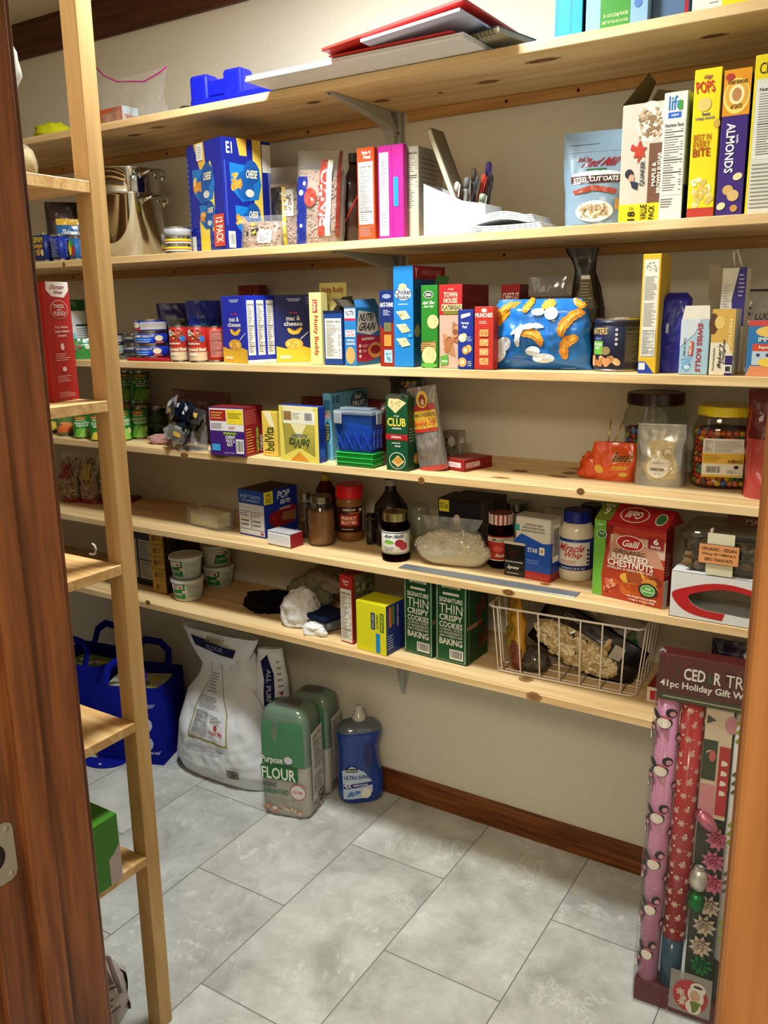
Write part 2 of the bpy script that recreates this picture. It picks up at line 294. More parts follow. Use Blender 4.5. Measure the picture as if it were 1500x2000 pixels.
class Face:
    """a printable face: mp(x, y, lift) maps metres on the face to space; w, h its size"""
    def __init__(s, b, mp, w, h, curved=0, lift=.00022, kind='card'): s.b, s.mp, s.w, s.h, s.cv, s.lift, s.kind, s.L = b, mp, w, h, curved, lift, kind, 1
    def put(s, vs, fs, col, smooth=False):
        if s.cv: vs, fs = split(vs, fs, s.cv)
        l = s.L*s.lift; m = col if not isinstance(col, str) else C(col, s.kind)
        s.b.add(([s.mp(x, y, l) for x, y in vs], fs), m, smooth)
    def draw(s, ops):
        w, h = s.w, s.h
        for o in ops:
            k = o[0]
            if k in 'rpets': s.cnt = getattr(s, 'cnt', 0)+1; s.L += .07 if s.cnt < 30 else .015
            if k == 'r':
                _, x0, y0, x1, y1, c = o; s.put([(x0*w, y0*h), (x1*w, y0*h), (x1*w, y1*h), (x0*w, y1*h)], [(0, 1, 2, 3)], c)
            elif k == 'p':
                q = [(x*w, y*h) for x, y in o[1]]; cx = sum(a for a, _ in q)/len(q); cy = sum(a for _, a in q)/len(q); n = len(q)
                s.put(q+[(cx, cy)], [(i, (i+1) % n, n) for i in range(n)], o[2])
            elif k == 's':                                     # bent strip: centre, length, angle, bend, width
                _, x, y, Ln, a0_, bd, wd, c = o; q = []; n = 12; R = Ln/(bd*2); ca, sa = math.cos(a0_), math.sin(a0_)
                for i in range(n+1):
                    kk = i/n; th = (kk-.5)*bd*2; hw = wd*(1-abs(2*kk-1)**4*.75)/2*(1+.12*math.sin(i*2.1))
                    for sg in (-1, 1):
                        X = (R+sg*hw)*math.sin(th); Y = (R+sg*hw)*math.cos(th)-R; q.append((x*w+(X*ca-Y*sa)*w, y*h+(X*sa+Y*ca)*w))
                s.put(q, [(2*i, 2*i+1, 2*i+3, 2*i+2) for i in range(n)], c)
            elif k == 'x':                                     # snowflake
                _, cx, cy, r, c = o
                for i in range(3):
                    a = i*PI/3+cx*7; dx, dy = math.cos(a)*r, math.sin(a)*r; nx, ny = -dy*.13, dx*.13
                    s.put([(cx*w-dx-nx, cy*h-dy-ny), (cx*w+dx-nx, cy*h+dy-ny), (cx*w+dx+nx, cy*h+dy+ny), (cx*w-dx+nx, cy*h-dy+ny)], [(0, 1, 2, 3)], c)
                    for sg in (-1, 1):
                        ex, ey = cx*w+dx*sg*.72, cy*h+dy*sg*.72; s.put([(ex-nx*2.2-dx*.1, ey-ny*2.2-dy*.1), (ex+nx*2.2-dx*.1, ey+ny*2.2-dy*.1), (ex+nx*2.2+dx*.1, ey+ny*2.2+dy*.1), (ex-nx*2.2+dx*.1, ey-ny*2.2+dy*.1)], [(0, 1, 2, 3)], c)
            elif k == 'e':
                _, cx, cy, rx, ry, c = o[:6]; n = 20; an = math.radians(o[6]) if len(o) > 6 else 0
                q = []
                for i in range(n):
                    a = 2*PI*i/n; X, Y = math.cos(a)*rx*w, math.sin(a)*ry*h
                    q.append((cx*w+X*math.cos(an)-Y*math.sin(an), cy*h+X*math.sin(an)+Y*math.cos(an)))
                s.put(q+[(cx*w, cy*h)], [(i, (i+1) % n, n) for i in range(n)], c)
            elif k == 't':
                _, t, x0, y0, x1, y1, c = o[:7]; rot = o[7] if len(o) > 7 else 0; sh = o[8] if len(o) > 8 else 0; bold = o[9] if len(o) > 9 else 1
                vs, fs = textgeo(t, bold); q = []
                for a, b in vs:
                    a = (a+sh*b)/(1+abs(sh))
                    if rot == 90: a, b = 1-b, a
                    elif rot == 270: a, b = b, 1-a
                    elif rot == 180: a, b = 1-a, 1-b
                    q.append(((x0+(x1-x0)*a)*w, (y0+(y1-y0)*b)*h))
                s.put(q, fs, c)
            elif k == 'n':                                     # nutrition panel
                _, x0, y0, x1, y1 = o[:5]; rnd = random.Random(int(x0*97+y0*31+w*1e4)); ink = '2a2a2a'
                s.draw([('r', x0, y0, x1, y1, o[5] if len(o) > 5 else 'd9d6cc')]); s.L += 1
                dx = (x1-x0); px = x0+dx*.07; qx = x1-dx*.07; y = y1-(y1-y0)*.05; st = (y1-y0)/30
                s.draw([('t', 'Nutrition Facts', px, y-st*1.5, qx, y, ink)]); y -= st*2.6
                while y > y0+st*1.5:
                    if rnd.random() < .12: s.draw([('r', px, y, qx, y+st*.35, ink)])
                    else:
                        e = px+dx*rnd.uniform(.3, .72); s.draw([('r', px, y, e, y+st*.3, '77746c')])
                        if rnd.random() < .6: s.draw([('r', qx-dx*.12, y, qx, y+st*.3, '77746c')])
                    y -= st
                s.L -= 1
            elif k == 'l':                                     # lines of fine print
                _, x0, y0, x1, y1, nl, c = o; rnd = random.Random(int(x0*91+y0*53+nl)); st = (y1-y0)/nl
                for i in range(nl): s.draw([('r', x0, y0+st*(i+.3), x0+(x1-x0)*rnd.uniform(.6, 1), y0+st*(i+.62), c)])
            elif k == 'b':                                     # bar code
                _, x0, y0, x1, y1 = o[:5]; rnd = random.Random(int(x0*997+y0*31))
                s.draw([('r', x0, y0, x1, y1, 'dedcd4')]); s.L += 1; x = x0+(x1-x0)*.08
                while x < x1-(x1-x0)*.1:
                    e = (x1-x0)*rnd.choice((.02, .03, .05)); s.draw([('r', x, y0+(y1-y0)*.16, x+e, y1-(y1-y0)*.1, '1d1d1d')]); x += e+(x1-x0)*rnd.choice((.02, .03, .04))
                s.L -= 1
            elif k == 'c':                                     # cluster of blobs
                _, x0, y0, x1, y1, n, sz, cols = o[:8]; rnd = random.Random(int(x0*97+y0*57+n)); asp = o[8] if len(o) > 8 else .7
                for i in range(n):
                    r = sz*rnd.uniform(.7, 1.2)
                    s.L += .04; s.draw([('e', rnd.uniform(x0+sz, max(x0+sz, x1-sz)), rnd.uniform(y0+sz*w/h, max(y0+sz*w/h, y1-sz*w/h)), r, r*asp*w/h, rnd.choice(cols), rnd.uniform(0, 180))])
            elif k == '+': s.L += 1
            elif k == '0': s.L = 1
        return s
def unders(n, c): pass
def ztop(P, px, py):
    """height at which the upright through P meets image row py"""
    q = at(px, py, Y=P.y); return q.z
LOG = {}
def carton_at(name, label, cat, A, Bp, h, d, base, front=(), right=(), top=(), left=(), side=None, group=None, topc=None, bev=.0012, kind='card', opened=False, parts=None):
    """A, Bp: bottom corners of the front face (world); h height; d depth"""
    v = Bp-A; w = math.hypot(v.x, v.y); rz = math.atan2(v.y, v.x)
    b = B(); b.add(gbev(0, 0, 0, w, d, h, bev), C(base, kind))
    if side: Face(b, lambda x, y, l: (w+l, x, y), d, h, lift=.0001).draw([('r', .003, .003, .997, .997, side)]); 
    if topc: Face(b, lambda x, y, l: (x, y, h+l), w, d, lift=.0001).draw([('r', .005, .005, .995, .995, topc)])
    def fc(mp, ww, hh, ops):
        f = Face(b, mp, ww, hh, kind=kind); f.draw(ops)
    fc(lambda x, y, l: (x, -l, y), w, h, front); fc(lambda x, y, l: (w+l, x, y), d, h, right)
    fc(lambda x, y, l: (x, y, h+l), w, d, top); fc(lambda x, y, l: (-l, d-x, y), d, h, left)
    loc = (A.x, A.y, A.z)
    if parts:
        t = thing(name, label, cat, loc, rz, group); b.obj('carton_body', t)
        for pn, bb in parts(w, d, h): bb.obj(pn, t)
        return t
    return tag(b.obj(name, None, loc, rz), label, cat, group)
def carton(name, label, cat, s, A, Bq, top, d, base, ya=None, yb=None, **k):
    """A=(px,py) Bq=(px,py): bottom corners of the front face in the photograph; s: shelf; ya/yb fix their distance"""
    z = SZ[s]+E_ if s in SZ else s
    def pt(p, y):
        if y is None:
            q = at(p[0], p[1], Z=z)
            return q
        lo = at(p[0], p[1], Y=y)
        for _ in range(3):                                   # slide along the upright to the board
            e = at(p[0]+.0, p[1], Y=y)
        q = Vector((lo.x, y, z)); return q
    a = pt(A, ya); c = pt(Bq, yb if yb is not None else ya)
    h = ztop(a, A[0] if len(A) < 3 else A[2], top)-z
    return carton_at(name, label, cat, a, c, h, d, base, **k)
# ================================================================ THE ROOM
CZ = 2.465; XL, XR, YF = -1.75, 1.62, -1.468
def struct(b, name, **k): o = b.obj(name, **k); o['kind'] = 'structure'; return o
struct(B().add(gbox(XL-.1, -3.7, -.05, 3.2, .1, 0), M_tile), 'floor')
struct(B().add(gbox(XL-.1, -3.7, CZ, 3.2, .1, CZ+.05), M_ceil), 'ceiling')
struct(B().add(gbox(XL-.1, 0, 0, XR+.1, .1, CZ), M_wall), 'wall_back')
struct(B().add(gbox(XL-.1, YF, 0, XL, 0, CZ), M_wall), 'wall_left')
struct(B().add(gbox(XR, YF, 0, XR+.1, 0, CZ), M_wall), 'wall_right')
DX0, DX1, DZ = .53, 1.33, 2.10
b = B()
b.add(gbox(XL-.1, -1.6, 0, DX0, YF, CZ), M_wall); b.add(gbox(DX1, -1.6, 0, 3.2, YF, CZ), M_wall); b.add(gbox(DX0, -1.6, DZ, DX1, YF, CZ), M_wall)
struct(b, 'wall_front')
struct(B().add(gbox(XL-.1, -3.8, 0, 3.2, -3.7, CZ), M_wall), 'wall_hall_back')
struct(B().add(gbox(XL-.2, -3.7, 0, XL-.1, -1.6, CZ), M_wall), 'wall_hall_left')
struct(B().add(gbox(3.2, -3.7, 0, 3.3, -1.6, CZ), M_wall), 'wall_hall_right')
# crown board and baseboards
pc = [(0, 2.356), (-.011, 2.356), (-.013, 2.372), (-.0145, 2.386), (-.0145, 2.44), (-.019, 2.447), (-.019, 2.465), (0, 2.465)]
M_crown = wood('crown_wood', 0, ['2f170b', '4c2a18', '63392a'], rough=.45, knots=False, seed=9, streak=.8)
struct(B().add(gprism(pc, XL, XR, 'x'), M_crown), 'trim_1')
pb = [(0, 0), (-.0155, 0), (-.0155, .032), (-.013, .036), (-.012, .058), (-.009, .066), (-.0075, .0785), (0, .0785)]
struct(B().add(gprism(pb, XL, XR, 'x'), M_oakx), 'baseboard_back')
struct(B().add(gbox(XL, YF, 0, XL+.014, -.016, .0785), M_oakx), 'baseboard_left')
struct(B().add(gbox(XR-.014, YF, 0, XR, -.016, .0785), M_oakx), 'baseboard_right')
# door frame: left jamb with stop, casing and strike plate, slightly out of plumb
SH = Matrix(((1, 0, .0106, -.0133), (0, 1, 0, 0), (0, 0, 1, 0), (0, 0, 0, 1)))     # follows the frame's lean
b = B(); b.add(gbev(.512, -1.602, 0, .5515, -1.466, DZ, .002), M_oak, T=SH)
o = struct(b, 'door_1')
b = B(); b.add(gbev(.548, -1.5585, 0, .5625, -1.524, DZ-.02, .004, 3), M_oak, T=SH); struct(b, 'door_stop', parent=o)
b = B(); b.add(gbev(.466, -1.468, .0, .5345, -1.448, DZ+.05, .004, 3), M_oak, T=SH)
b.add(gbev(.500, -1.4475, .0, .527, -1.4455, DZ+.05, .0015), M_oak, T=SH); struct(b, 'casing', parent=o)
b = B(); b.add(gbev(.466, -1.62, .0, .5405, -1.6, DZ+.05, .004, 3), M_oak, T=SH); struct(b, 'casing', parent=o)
b = B(); M_sn = C('8f897c', 'gloss')
pts = [(-1.600, .868), (-1.578, .868), (-1.5715, .872), (-1.5695, .879), (-1.5695, .931), (-1.5715, .938), (-1.578, .942), (-1.600, .942)]
b.add(gprism(pts, .5512, .5532, 'x'), M_sn, T=SH)
b.add(gprism([(-1.594+.0115*math.cos(a*PI/8), .905+.0155*math.sin(a*PI/8)) for a in range(16)], .5533, .5536, 'x'), C('1c0d06'), T=SH)
for z in (.876, .934): b.add(gsph((.5532, -1.578, z), (.0012, .0036, .0036)), M_sn, True, T=SH)
struct(b, 'strike_plate', parent=o)
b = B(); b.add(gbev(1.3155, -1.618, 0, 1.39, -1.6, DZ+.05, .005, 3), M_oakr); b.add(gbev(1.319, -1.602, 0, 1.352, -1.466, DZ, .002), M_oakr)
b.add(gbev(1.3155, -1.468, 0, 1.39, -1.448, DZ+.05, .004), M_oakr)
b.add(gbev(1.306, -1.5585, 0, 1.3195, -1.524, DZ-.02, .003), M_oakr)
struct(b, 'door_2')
b = B(); b.add(gbev(.54, -1.602, DZ-.02, 1.33, -1.466, DZ+.012, .002), M_oakx); b.add(gbev(.46, -1.62, DZ+.012, 1.39, -1.602, DZ+.08, .004), M_oakx); b.add(gbev(.46, -1.467, DZ+.012, 1.39, -1.448, DZ+.08, .004), M_oakx)
struct(b, 'door_3')
# the ceiling lamp (its dome sits on the ceiling)
t = thing('ceiling_lamp', 'round white glass dome lamp on the pantry ceiling', 'lamp', (LIGHT[0], LIGHT[1], CZ))
B().add(glathe([(.16, 0), (.165, -.008), (.165, -.018), (.15, -.020)], 40), C('b9b9b4', 'metal'), True).obj('lamp_base', t)
m, n, bs = nt('lit_lamp_glass'); bs.inputs['Base Color'].default_value = (.9, .88, .8, 1); bs.inputs['Emission Color'].default_value = (1, .95, .8, 1); bs.inputs['Emission Strength'].default_value = 5
B().add(glathe([(.15, -.020), (.145, -.030), (.12, -.039), (.07, -.045), (.001, -.047)], 40), m, True).obj('lamp_shade', t)

# ================================================================ WALL SHELVES
LAB = {1: 'long pine board of the top wall shelf, seen from below, foam boards on it', 2: 'long pine wall shelf carrying the steel pot and the cereal boxes', 3: 'long pine wall shelf carrying the cracker boxes and the orange puffs bag',
       4: 'long pine wall shelf with the candy jars and a knotty bright front edge', 5: 'long pine wall shelf carrying the peanut butter and the chestnut box', 6: 'lowest long pine wall shelf, with towels and a wire basket on it'}
for s in range(1, 7):
    z = SZ[s]; b = B(); bb = gbev(XL+.002, FRONT, -.0198, XR-.002, -.0005, 0, .0015)
    b.add(bb, M_pine); o = b.obj('wall_shelf', loc=(0, 0, z)); tag(o, LAB[s], 'shelf')
    # every board gets its own figure
    me = o.data; m = wood('pine_board', 0, PINE, seed=s*3.1); me.materials[0] = m
def knot(s, px, py, rx, ry, on='top', c='6b4526', n=20):
    """a knot in the board: on its top, its front edge or its underside"""
    z = SZ[s]
    if on == 'top': p = at(px, py, Z=z); p.z = z+.0003; ax = (Vector((1, 0, 0)), Vector((0, 1, 0)), Vector((0, 0, .0003)))
    elif on == 'edge': p = at(px, py, Y=FRONT); p.y = FRONT-.0003; ax = (Vector((1, 0, 0)), Vector((0, 0, 1)), Vector((0, -.0003, 0)))
    else: p = at(px, py, Z=z-.0198); p.z = z-.0201; ax = (Vector((1, 0, 0)), Vector((0, 1, 0)), Vector((0, 0, -.0003)))
    for k, (f, cc) in enumerate(((1.35, 'a8783f'), (1, c), (.55, '8a5d33'))):
        q = [p+ax[0]*math.cos(2*PI*i/n)*rx*f*(1+.15*math.sin(i*2.3))+ax[1]*math.sin(2*PI*i/n)*ry*f+ax[2]*k for i in range(n)]
        KN.setdefault(s, B()).add((q, [tuple(range(n))]), C(cc))
KN = {}
knot(1, 1060, 118, .03, .010, 'under', '5d3f22'); knot(1, 953, 160, .022, .011, 'under', '6a4526'); knot(1, 1395, 70, .02, .009, 'under', '5d3f22'); knot(1, 262, 264, .018, .009, 'under', '4d3218')
knot(1, 612, 200, .016, .009, 'under'); knot(1, 745, 197, .018, .011, 'under', '5d3418'); knot(1, 195, 302, .012, .009, 'under', '43200d'); knot(1, 860, 181, .006, .006, 'under')
knot(4, 1016, 920, .016, .012, 'top'); knot(4, 1112, 924, .014, .014, 'top'); knot(4, 1092, 931, .02, .008, 'top'); knot(4, 978, 933, .018, .008, 'top', 'b5824c')
knot(4, 1134, 960, .007, .006, 'edge', '54402c'); knot(4, 823, 938, .007, .006, 'edge', '5f3d22'); knot(4, 360, 889, .012, .006, 'edge')
knot(5, 993, 1157, .012, .006, 'edge'); knot(5, 1065, 1141, .01, .008, 'top', '9a6a3c'); knot(6, 1043, 1361, .015, .009, 'edge', '8a6a48'); knot(6, 1027, 1327, .014, .012, 'top', '8d7550'); knot(6, 289, 1177, .008, .006, 'edge', '6b4f33'); knot(2, 125, 518, .005, .008, 'edge', '5d4020')
def join(o, b, dz=Vector((0, 0, 0))):
    """adds the builder's faces to an object's own mesh"""
    bm = bmesh.new(); bm.from_mesh(o.data); ix = {m.name: i for i, m in enumerate(o.data.materials)}
    for m in b.m:
        if m.name not in ix: o.data.materials.append(m); ix[m.name] = len(o.data.materials)-1
    vs = [bm.verts.new(p+dz) for p in b.v]
    for f, mi, sm in zip(b.f, b.mi, b.sm):
        try: g = bm.faces.new([vs[i] for i in f]); g.material_index = ix[b.m[mi].name]; g.smooth = sm
        except ValueError: pass
    bm.to_mesh(o.data); bm.free()
for s, b in KN.items(): join([o for o in bpy.data.objects if o.name.startswith('wall_shelf')][s-1], b, Vector((0, 0, -SZ[s])))
# cleats screwed to the wall under each board, broken at the bracket line
for s in (1, 2, 3, 4, 5, 6):
    for x0, x1, side in ((XL+.003, .085, 'left'), (.17, XR-.003, 'right')):
        b = B(); z = SZ[s]-.0201; b.add(gbev(x0, -.0185, z-.0235, x1, -.0005, z, .001), M_cleat)
        if s < 3:
            for x in ((-1.2, -.7, -.15) if side == 'left' else (.45, .63, 1.2)): b.add(gsph((x, -.0185, z-.012), (.004, .0012, .004)), C('2a1a0e', 'matte'), True)
        tag(b.obj('wall_cleat'), 'pine cleat on the wall under the %s wall shelf, %s of its steel bracket' % (('topmost', 'second', 'third', 'fourth', 'fifth', 'lowest')[s-1], side), 'cleat')
# steel brackets
M_brk = C('a7a59c', 'gloss')
def bracket(s, label, x):
    z = SZ[s]-.0200; t = thing('shelf_bracket', label, 'bracket', (x, -.0006, z)); b = B()
    
    # folded arm: wide at the wall, narrow at the tip
    N = 14; vs = []; fs = []
    for i in range(N+1):
        k = i/N; yw_ = -.0198 if s < 3 else -.0032
        if k < .6: y = -.300+(.250 if s < 3 else .262)*(k/.6); hz = -.004-.03*(k/.6)**1.2; w = .007+.008*(k/.6)
        else: q = (k-.6)/.4; y = -.050+.026*math.sin(q*PI/2)**.5 if s < 3 else -.038+.030*math.sin(q*PI/2)**.5; hz = -.034-.20*q**1.35; w = .015-.008*q
        vs += [(-w, y, hz), (w, y, hz), (w*1.15, min(y+.0, yw_) if k < .6 else yw_, -.0005 if k < .6 else hz), (-w*1.15, min(y, yw_) if k < .6 else yw_, -.0005 if k < .6 else hz)]
    for i in range(N):
        for j in range(4): a = i*4+j; c = i*4+(j+1) % 4; fs.append((a, c, c+4, a+4))
    fs += [(0, 3, 2, 1), (N*4, N*4+1, N*4+2, N*4+3)]
    b.add((vs, fs), M_brk, False); b.obj('arm', t)
    b = B(); b.add(gprism([(.0235, 0), (.0235, -.16), (.006, -.245), (-.006, -.245), (-.0235, -.16), (-.0235, 0)], -.0195 if s < 3 else -.003, -.0002), M_brk)
    b.obj('wall_plate', t)
    b = B(); b.add(gprism([(-.009, -.306), (.009, -.306), (.02, -.03), (-.02, -.03)], -.0028, -.0006, 'z'), M_brk); b.obj('top_plate', t)
    yw = -.0197 if s < 3 else -.0032
    for p in ((.017, yw, -.05), (-.017, yw, -.085), (0, yw, -.228)): B().add(gsph(p, (.0035, .0012, .0035)), C('2a2622', 'metal'), True).obj('screw', t)
    B().add(gsph((0, -.302, -.0034), (.0035, .0035, .001)), C('2a2622', 'metal'), True).obj('screw', t)
bracket(1, 'grey steel bracket holding the topmost wall shelf', .128)
bracket(2, 'grey steel bracket under the second wall shelf, above the blue cracker box', .128)
bracket(3, 'grey steel bracket under the third wall shelf, behind the cracker boxes', .128)
bracket(6, 'grey steel bracket on the bare wall under the lowest wall shelf', .128)

# ================================================================ SIDE UNIT LEFT OF THE DOOR
SH2 = Matrix(((1, 0, .0117, -.0165), (0, 1, 0, 0), (0, 0, 1, 0), (0, 0, 0, 1)))
b = B(); b.add(gbev(.1195, -1.0500, 0, .1580, -1.0160, CZ-.001, .0015), M_post, T=SH2)
tag(b.obj('shelf_post'), 'upright pine post of the side rack, in front of the wall shelves', 'post')
SB = [1.718, 1.352, 1.048, .726, .427]
SL = ['side rack board seen from below, topmost of its five', 'side rack board carrying the tall red brownie mix box', 'side rack board with a small white hook lying on it', 'side rack board with bright bare grain in front of the blue bags', 'lowest side rack board, carrying the green box']
def xr(z): return .158+.0117*z-.0165
for z, l in zip(SB, SL):
    b = B(); b.add(gbev(XL+.003, -1.446, z-.0195, xr(z), -1.0505, z, .001), M_pine2)
    tag(b.obj('side_shelf'), l, 'shelf')
# ================================================================ BUILDERS FOR THE GOODS
def camdir(p):
    d = Vector((p.x-CAM[0], p.y-CAM[1], 0)); return d.normalized()
def depth(p): return float(np.dot(np.array(p)-CAM, FW))
def face_rz(p): d = camdir(p); return math.atan2(d.y, d.x)-PI/2
def pcol(p): v = np.array(p)-CAM; return 750+FPX*float(v@RT)/float(v@FW)
def cyl(s, x0, x1, yb, yt, Y=None, lift=0):
    """base centre, radius and height of a round thing seen between columns x0..x1, rows yt..yb"""
    z = (SZ[s] if s in SZ else s)+E_+lift; px = (x0+x1)/2
    if Y is None:
        p = at(px, yb, Z=z); r = (x1-x0)/2/FPX*depth(p)/1.03; c = p+camdir(p)*r
    else:
        p = at(px, yb, Y=Y); c = Vector((p.x, Y, z)); r = (x1-x0)/2/FPX*depth(c)/1.03; p = c
    return Vector((c.x, c.y, z)), r, ztop(p, px, yt)-z
def box(name, label, cat, s, A, Bq, top, rx, base, ya=None, yb=None, **k):
    """carton whose right side reaches image column rx (or is rx metres deep when rx < 1)"""
    z = (SZ[s] if s in SZ else s)+E_
    def pt(p, y):
        if y is None: return at(p[0], p[1], Z=z)
        q = at(p[0], p[1], Y=y); return Vector((q.x, y, z))
    a = pt(A, ya); c = pt(Bq, yb if yb is not None else ya)
    v = (c-a); v.z = 0; n = Vector((-v.y, v.x, 0)).normalized()
    if rx < 1: d = rx
    else:
        lo, hi = .004, .45
        for _ in range(30):
            m = (lo+hi)/2
            if pcol(c+n*m) < rx: lo = m
            else: hi = m
        d = lo
    h = ztop(a, A[0], top)-z
    if k.pop('dbg', 0): print('BOX', name, [round(t, 3) for t in (*a, *c, d, h)])
    return carton_at(name, label, cat, a, c, h, d, base, **k)
def cface(b, r, z0, h, span=PI*.95, kind='card', lift=.0003, a0=0):
    w = span*r
    def mp(x, y, l): a = (x/w-.5)*span+a0; rr = r(y) if callable(r) else r; return ((rr+l)*math.sin(a), -(rr+l)*math.cos(a), z0+y)
    return Face(b, mp, w, h, curved=max(.004, w/14), lift=lift, kind=kind)
def can(name, label, cat, c, r, h, ops, base, group=None, turn=0., top='b9b9b4', plain=False):
    t = thing(name, label, cat, c, face_rz(c)+turn, group); m = C(top, 'metal')
    b = B(); R = r-.0006
    b.add(glathe([(R*.9, 0), (R+.0008, .0006), (R+.0008, .003), (R-.0004, .0045), (R-.0004, h-.0045), (R+.0008, h-.003), (R+.0008, h), (R-.0012, h), (R-.0018, h-.003), (R*.8, h-.003), (R*.78, h-.0024), (R*.4, h-.0024), (0.0001, h-.0024)], 36), m, False); b.obj('can_body', t)
    b = B(); b.add(glathe([(R, .0048), (r, .0052), (r, h-.0052), (R, h-.0048)], 36), C(base), True); cface(b, r, .0052, h-.0104).draw(ops); b.obj('label_band', t)
    return t
def jarobj(name, label, cat, c, prof, lid=None, lidc='b08d3a', lidkind='metal', glass=None, fill=None, fillc='5a3a1c', band=None, bandc='ffffff', ops=(), group=None, turn=0, n=40, sup=None, extra=None, lift=.0003):
    """prof: (r, z) outline; lid: (r, z0, z1); fill: fraction top z; band: (z0, z1)"""
    t = thing(name, label, cat, c, face_rz(c)+turn, group)
    def shp(pr): return gsuper([(r, z) for r, z in pr], sup[0], sup[1], 48, sup[2]) if sup else glathe(pr, n)
    B().add(shp(prof), glass or M_glass, True).obj('jar_body', t)
    if fill:
        pr = [(max(.0005, r-(.0022 if not sup else .03)), max(z, .003)) for r, z in prof if z < fill]
        zr = np.interp(fill, [z for _, z in prof], [r for r, _ in prof]); pr.append((zr-(.0022 if not sup else .03), fill)); pr.append((.0004, fill))
        o = B().add(shp(pr), fillc if not isinstance(fillc, str) else C(fillc, 'matte'), True).obj('contents', t)
    if lid:
        r, z0, z1 = lid; b = B(); q = C(lidc, lidkind)
        pl = [(r, z0), (r*1.01, z0+.001), (r, z0+(z1-z0)*.2), (r, z1-.0015), (r-.0015, z1), (r*.82, z1), (r*.80, z1-.0008), (.0003, z1-.0008)]
        b.add(glathe(pl, 40), q, False)
        if lidkind != 'metal':
            for i in range(60):
                a = 2*PI*i/60; b.add(gbox(-.0004, -.0006, z0+.002, .0004, .0006, z1-.003), q, T=Matrix.Rotation(a, 4, 'Z') @ Matrix.Translation((r+.0002, 0, 0)))
        b.obj('lid', t)
    if band:
        z0, z1 = band; rz = [p for p in prof if z0-.001 <= p[1] <= z1+.001]; rr = float(np.interp((z0+z1)/2, [z for _, z in prof], [q_ for q_, _ in prof]))+.0006
        b = B(); b.add(glathe([(rr-.0004, z0), (rr, z0+.0004), (rr, z1-.0004), (rr-.0004, z1)], 40), C(bandc), True); cface(b, rr, z0, z1-z0).draw(ops); b.obj('label_band', t)
    if extra: extra(t)
    return t
def curve(*p):
    xs = [a for a, _ in p]; ys = [b for _, b in p]; return lambda v: float(np.interp(v, xs, ys))
def bagf(W, H, T, wr=.004, seed=0, wp=lambda v: 1, tp=lambda v: math.sin(PI*min(1, max(0, v)))**.5, xo=lambda v: 0, yo=lambda v: 0, fr=9, pw=2.4):
    def f(u, v, l=0, side=-1):
        q = abs(2*u-1); e = max(0., 1-q**pw)**.5; x = (u-.5)*W*wp(v)+xo(v)
        z = v*H; y = side*T/2*tp(v)*e
        k = noise.noise(Vector((x*fr*3+seed*5.3, z*fr*3, side*3.1+seed)))+.5*noise.noise(Vector((x*fr*8, z*fr*8+seed*2.7, side)))
        ed = min(1, 4*min(u, 1-u)+.15)*min(1, 5*v+.1)
        return Vector((x+wr*.5*k*(1-ed), y+side*wr*k*ed*(.3+.7*min(1, tp(v)))+side*l+yo(v), z))
    return f
def addbag(b, f, mat, nu=26, nv=30, v0=0, v1=1, bottom=True, smooth=True):
    b.add(ggrid(lambda u, v: f(u, v0+(v1-v0)*v, 0, -1), nu, nv), mat, smooth)
    b.add(ggrid(lambda u, v: f(u, v0+(v1-v0)*v, 0, 1), nu, nv, True), mat, smooth)
    if bottom:
        vs = [f(i/nu, v0, 0, -1) for i in range(nu+1)]+[f(i/nu, v0, 0, 1) for i in range(nu, -1, -1)]
        b.add((vs, [tuple(range(len(vs)))[::-1]]), mat)
    return b
def bface(b, f, W, H, kind='film', lift=.0009): return Face(b, lambda x, y, l: f(x/W, y/H, l, -1), W, H, curved=max(.006, W/12), lift=lift, kind=kind)
def place(p, rz=0, rx=0, ry=0): return Matrix.Translation(p) @ Matrix.Rotation(rz, 4, 'Z') @ Matrix.Rotation(rx, 4, 'X') @ Matrix.Rotation(ry, 4, 'Y')
def lump(r, seed=0, nz=.25, n=28, m=16, flat=.6, fr=2.3):
    vs, fs = gsph((0, 0, 0), 1., n, m); out = []
    for p in vs:
        k = 1+nz*noise.noise(p*fr+Vector((seed*3.7, seed, 0)))+nz*.5*noise.noise(p*fr*2.6+Vector((0, seed*2.1, 0)))
        q = Vector((p.x*r[0], p.y*r[1], p.z*r[2]))*k; q.z = max(q.z, -r[2]*flat); out.append(q+Vector((0, 0, r[2]*flat)))
    return out, fs
def ptY(px, py, Y, z): q = at(px, py, Y=Y); return Vector((q.x, Y, z+E_))
def ptZ(px, py, s): z = (SZ[s] if s in SZ else s)+E_; return at(px, py, Z=z)
W_, K_, R_ = 'e6e3da', '1a1a1a', 'b3261e'
# ================================================================ TOP SHELF
z1 = SZ[1]+E_
# yellow cloth
p = ptY(100, 255, -.27, SZ[1]); b = B(); b.add(lump((.062, .035, .026), 3, .25), C('c2c21e', 'cloth'), True); tag(b.obj('cleaning_cloth', loc=p, rz=.1), 'yellow cloth crumpled at the left end of the topmost wall shelf', 'cloth')
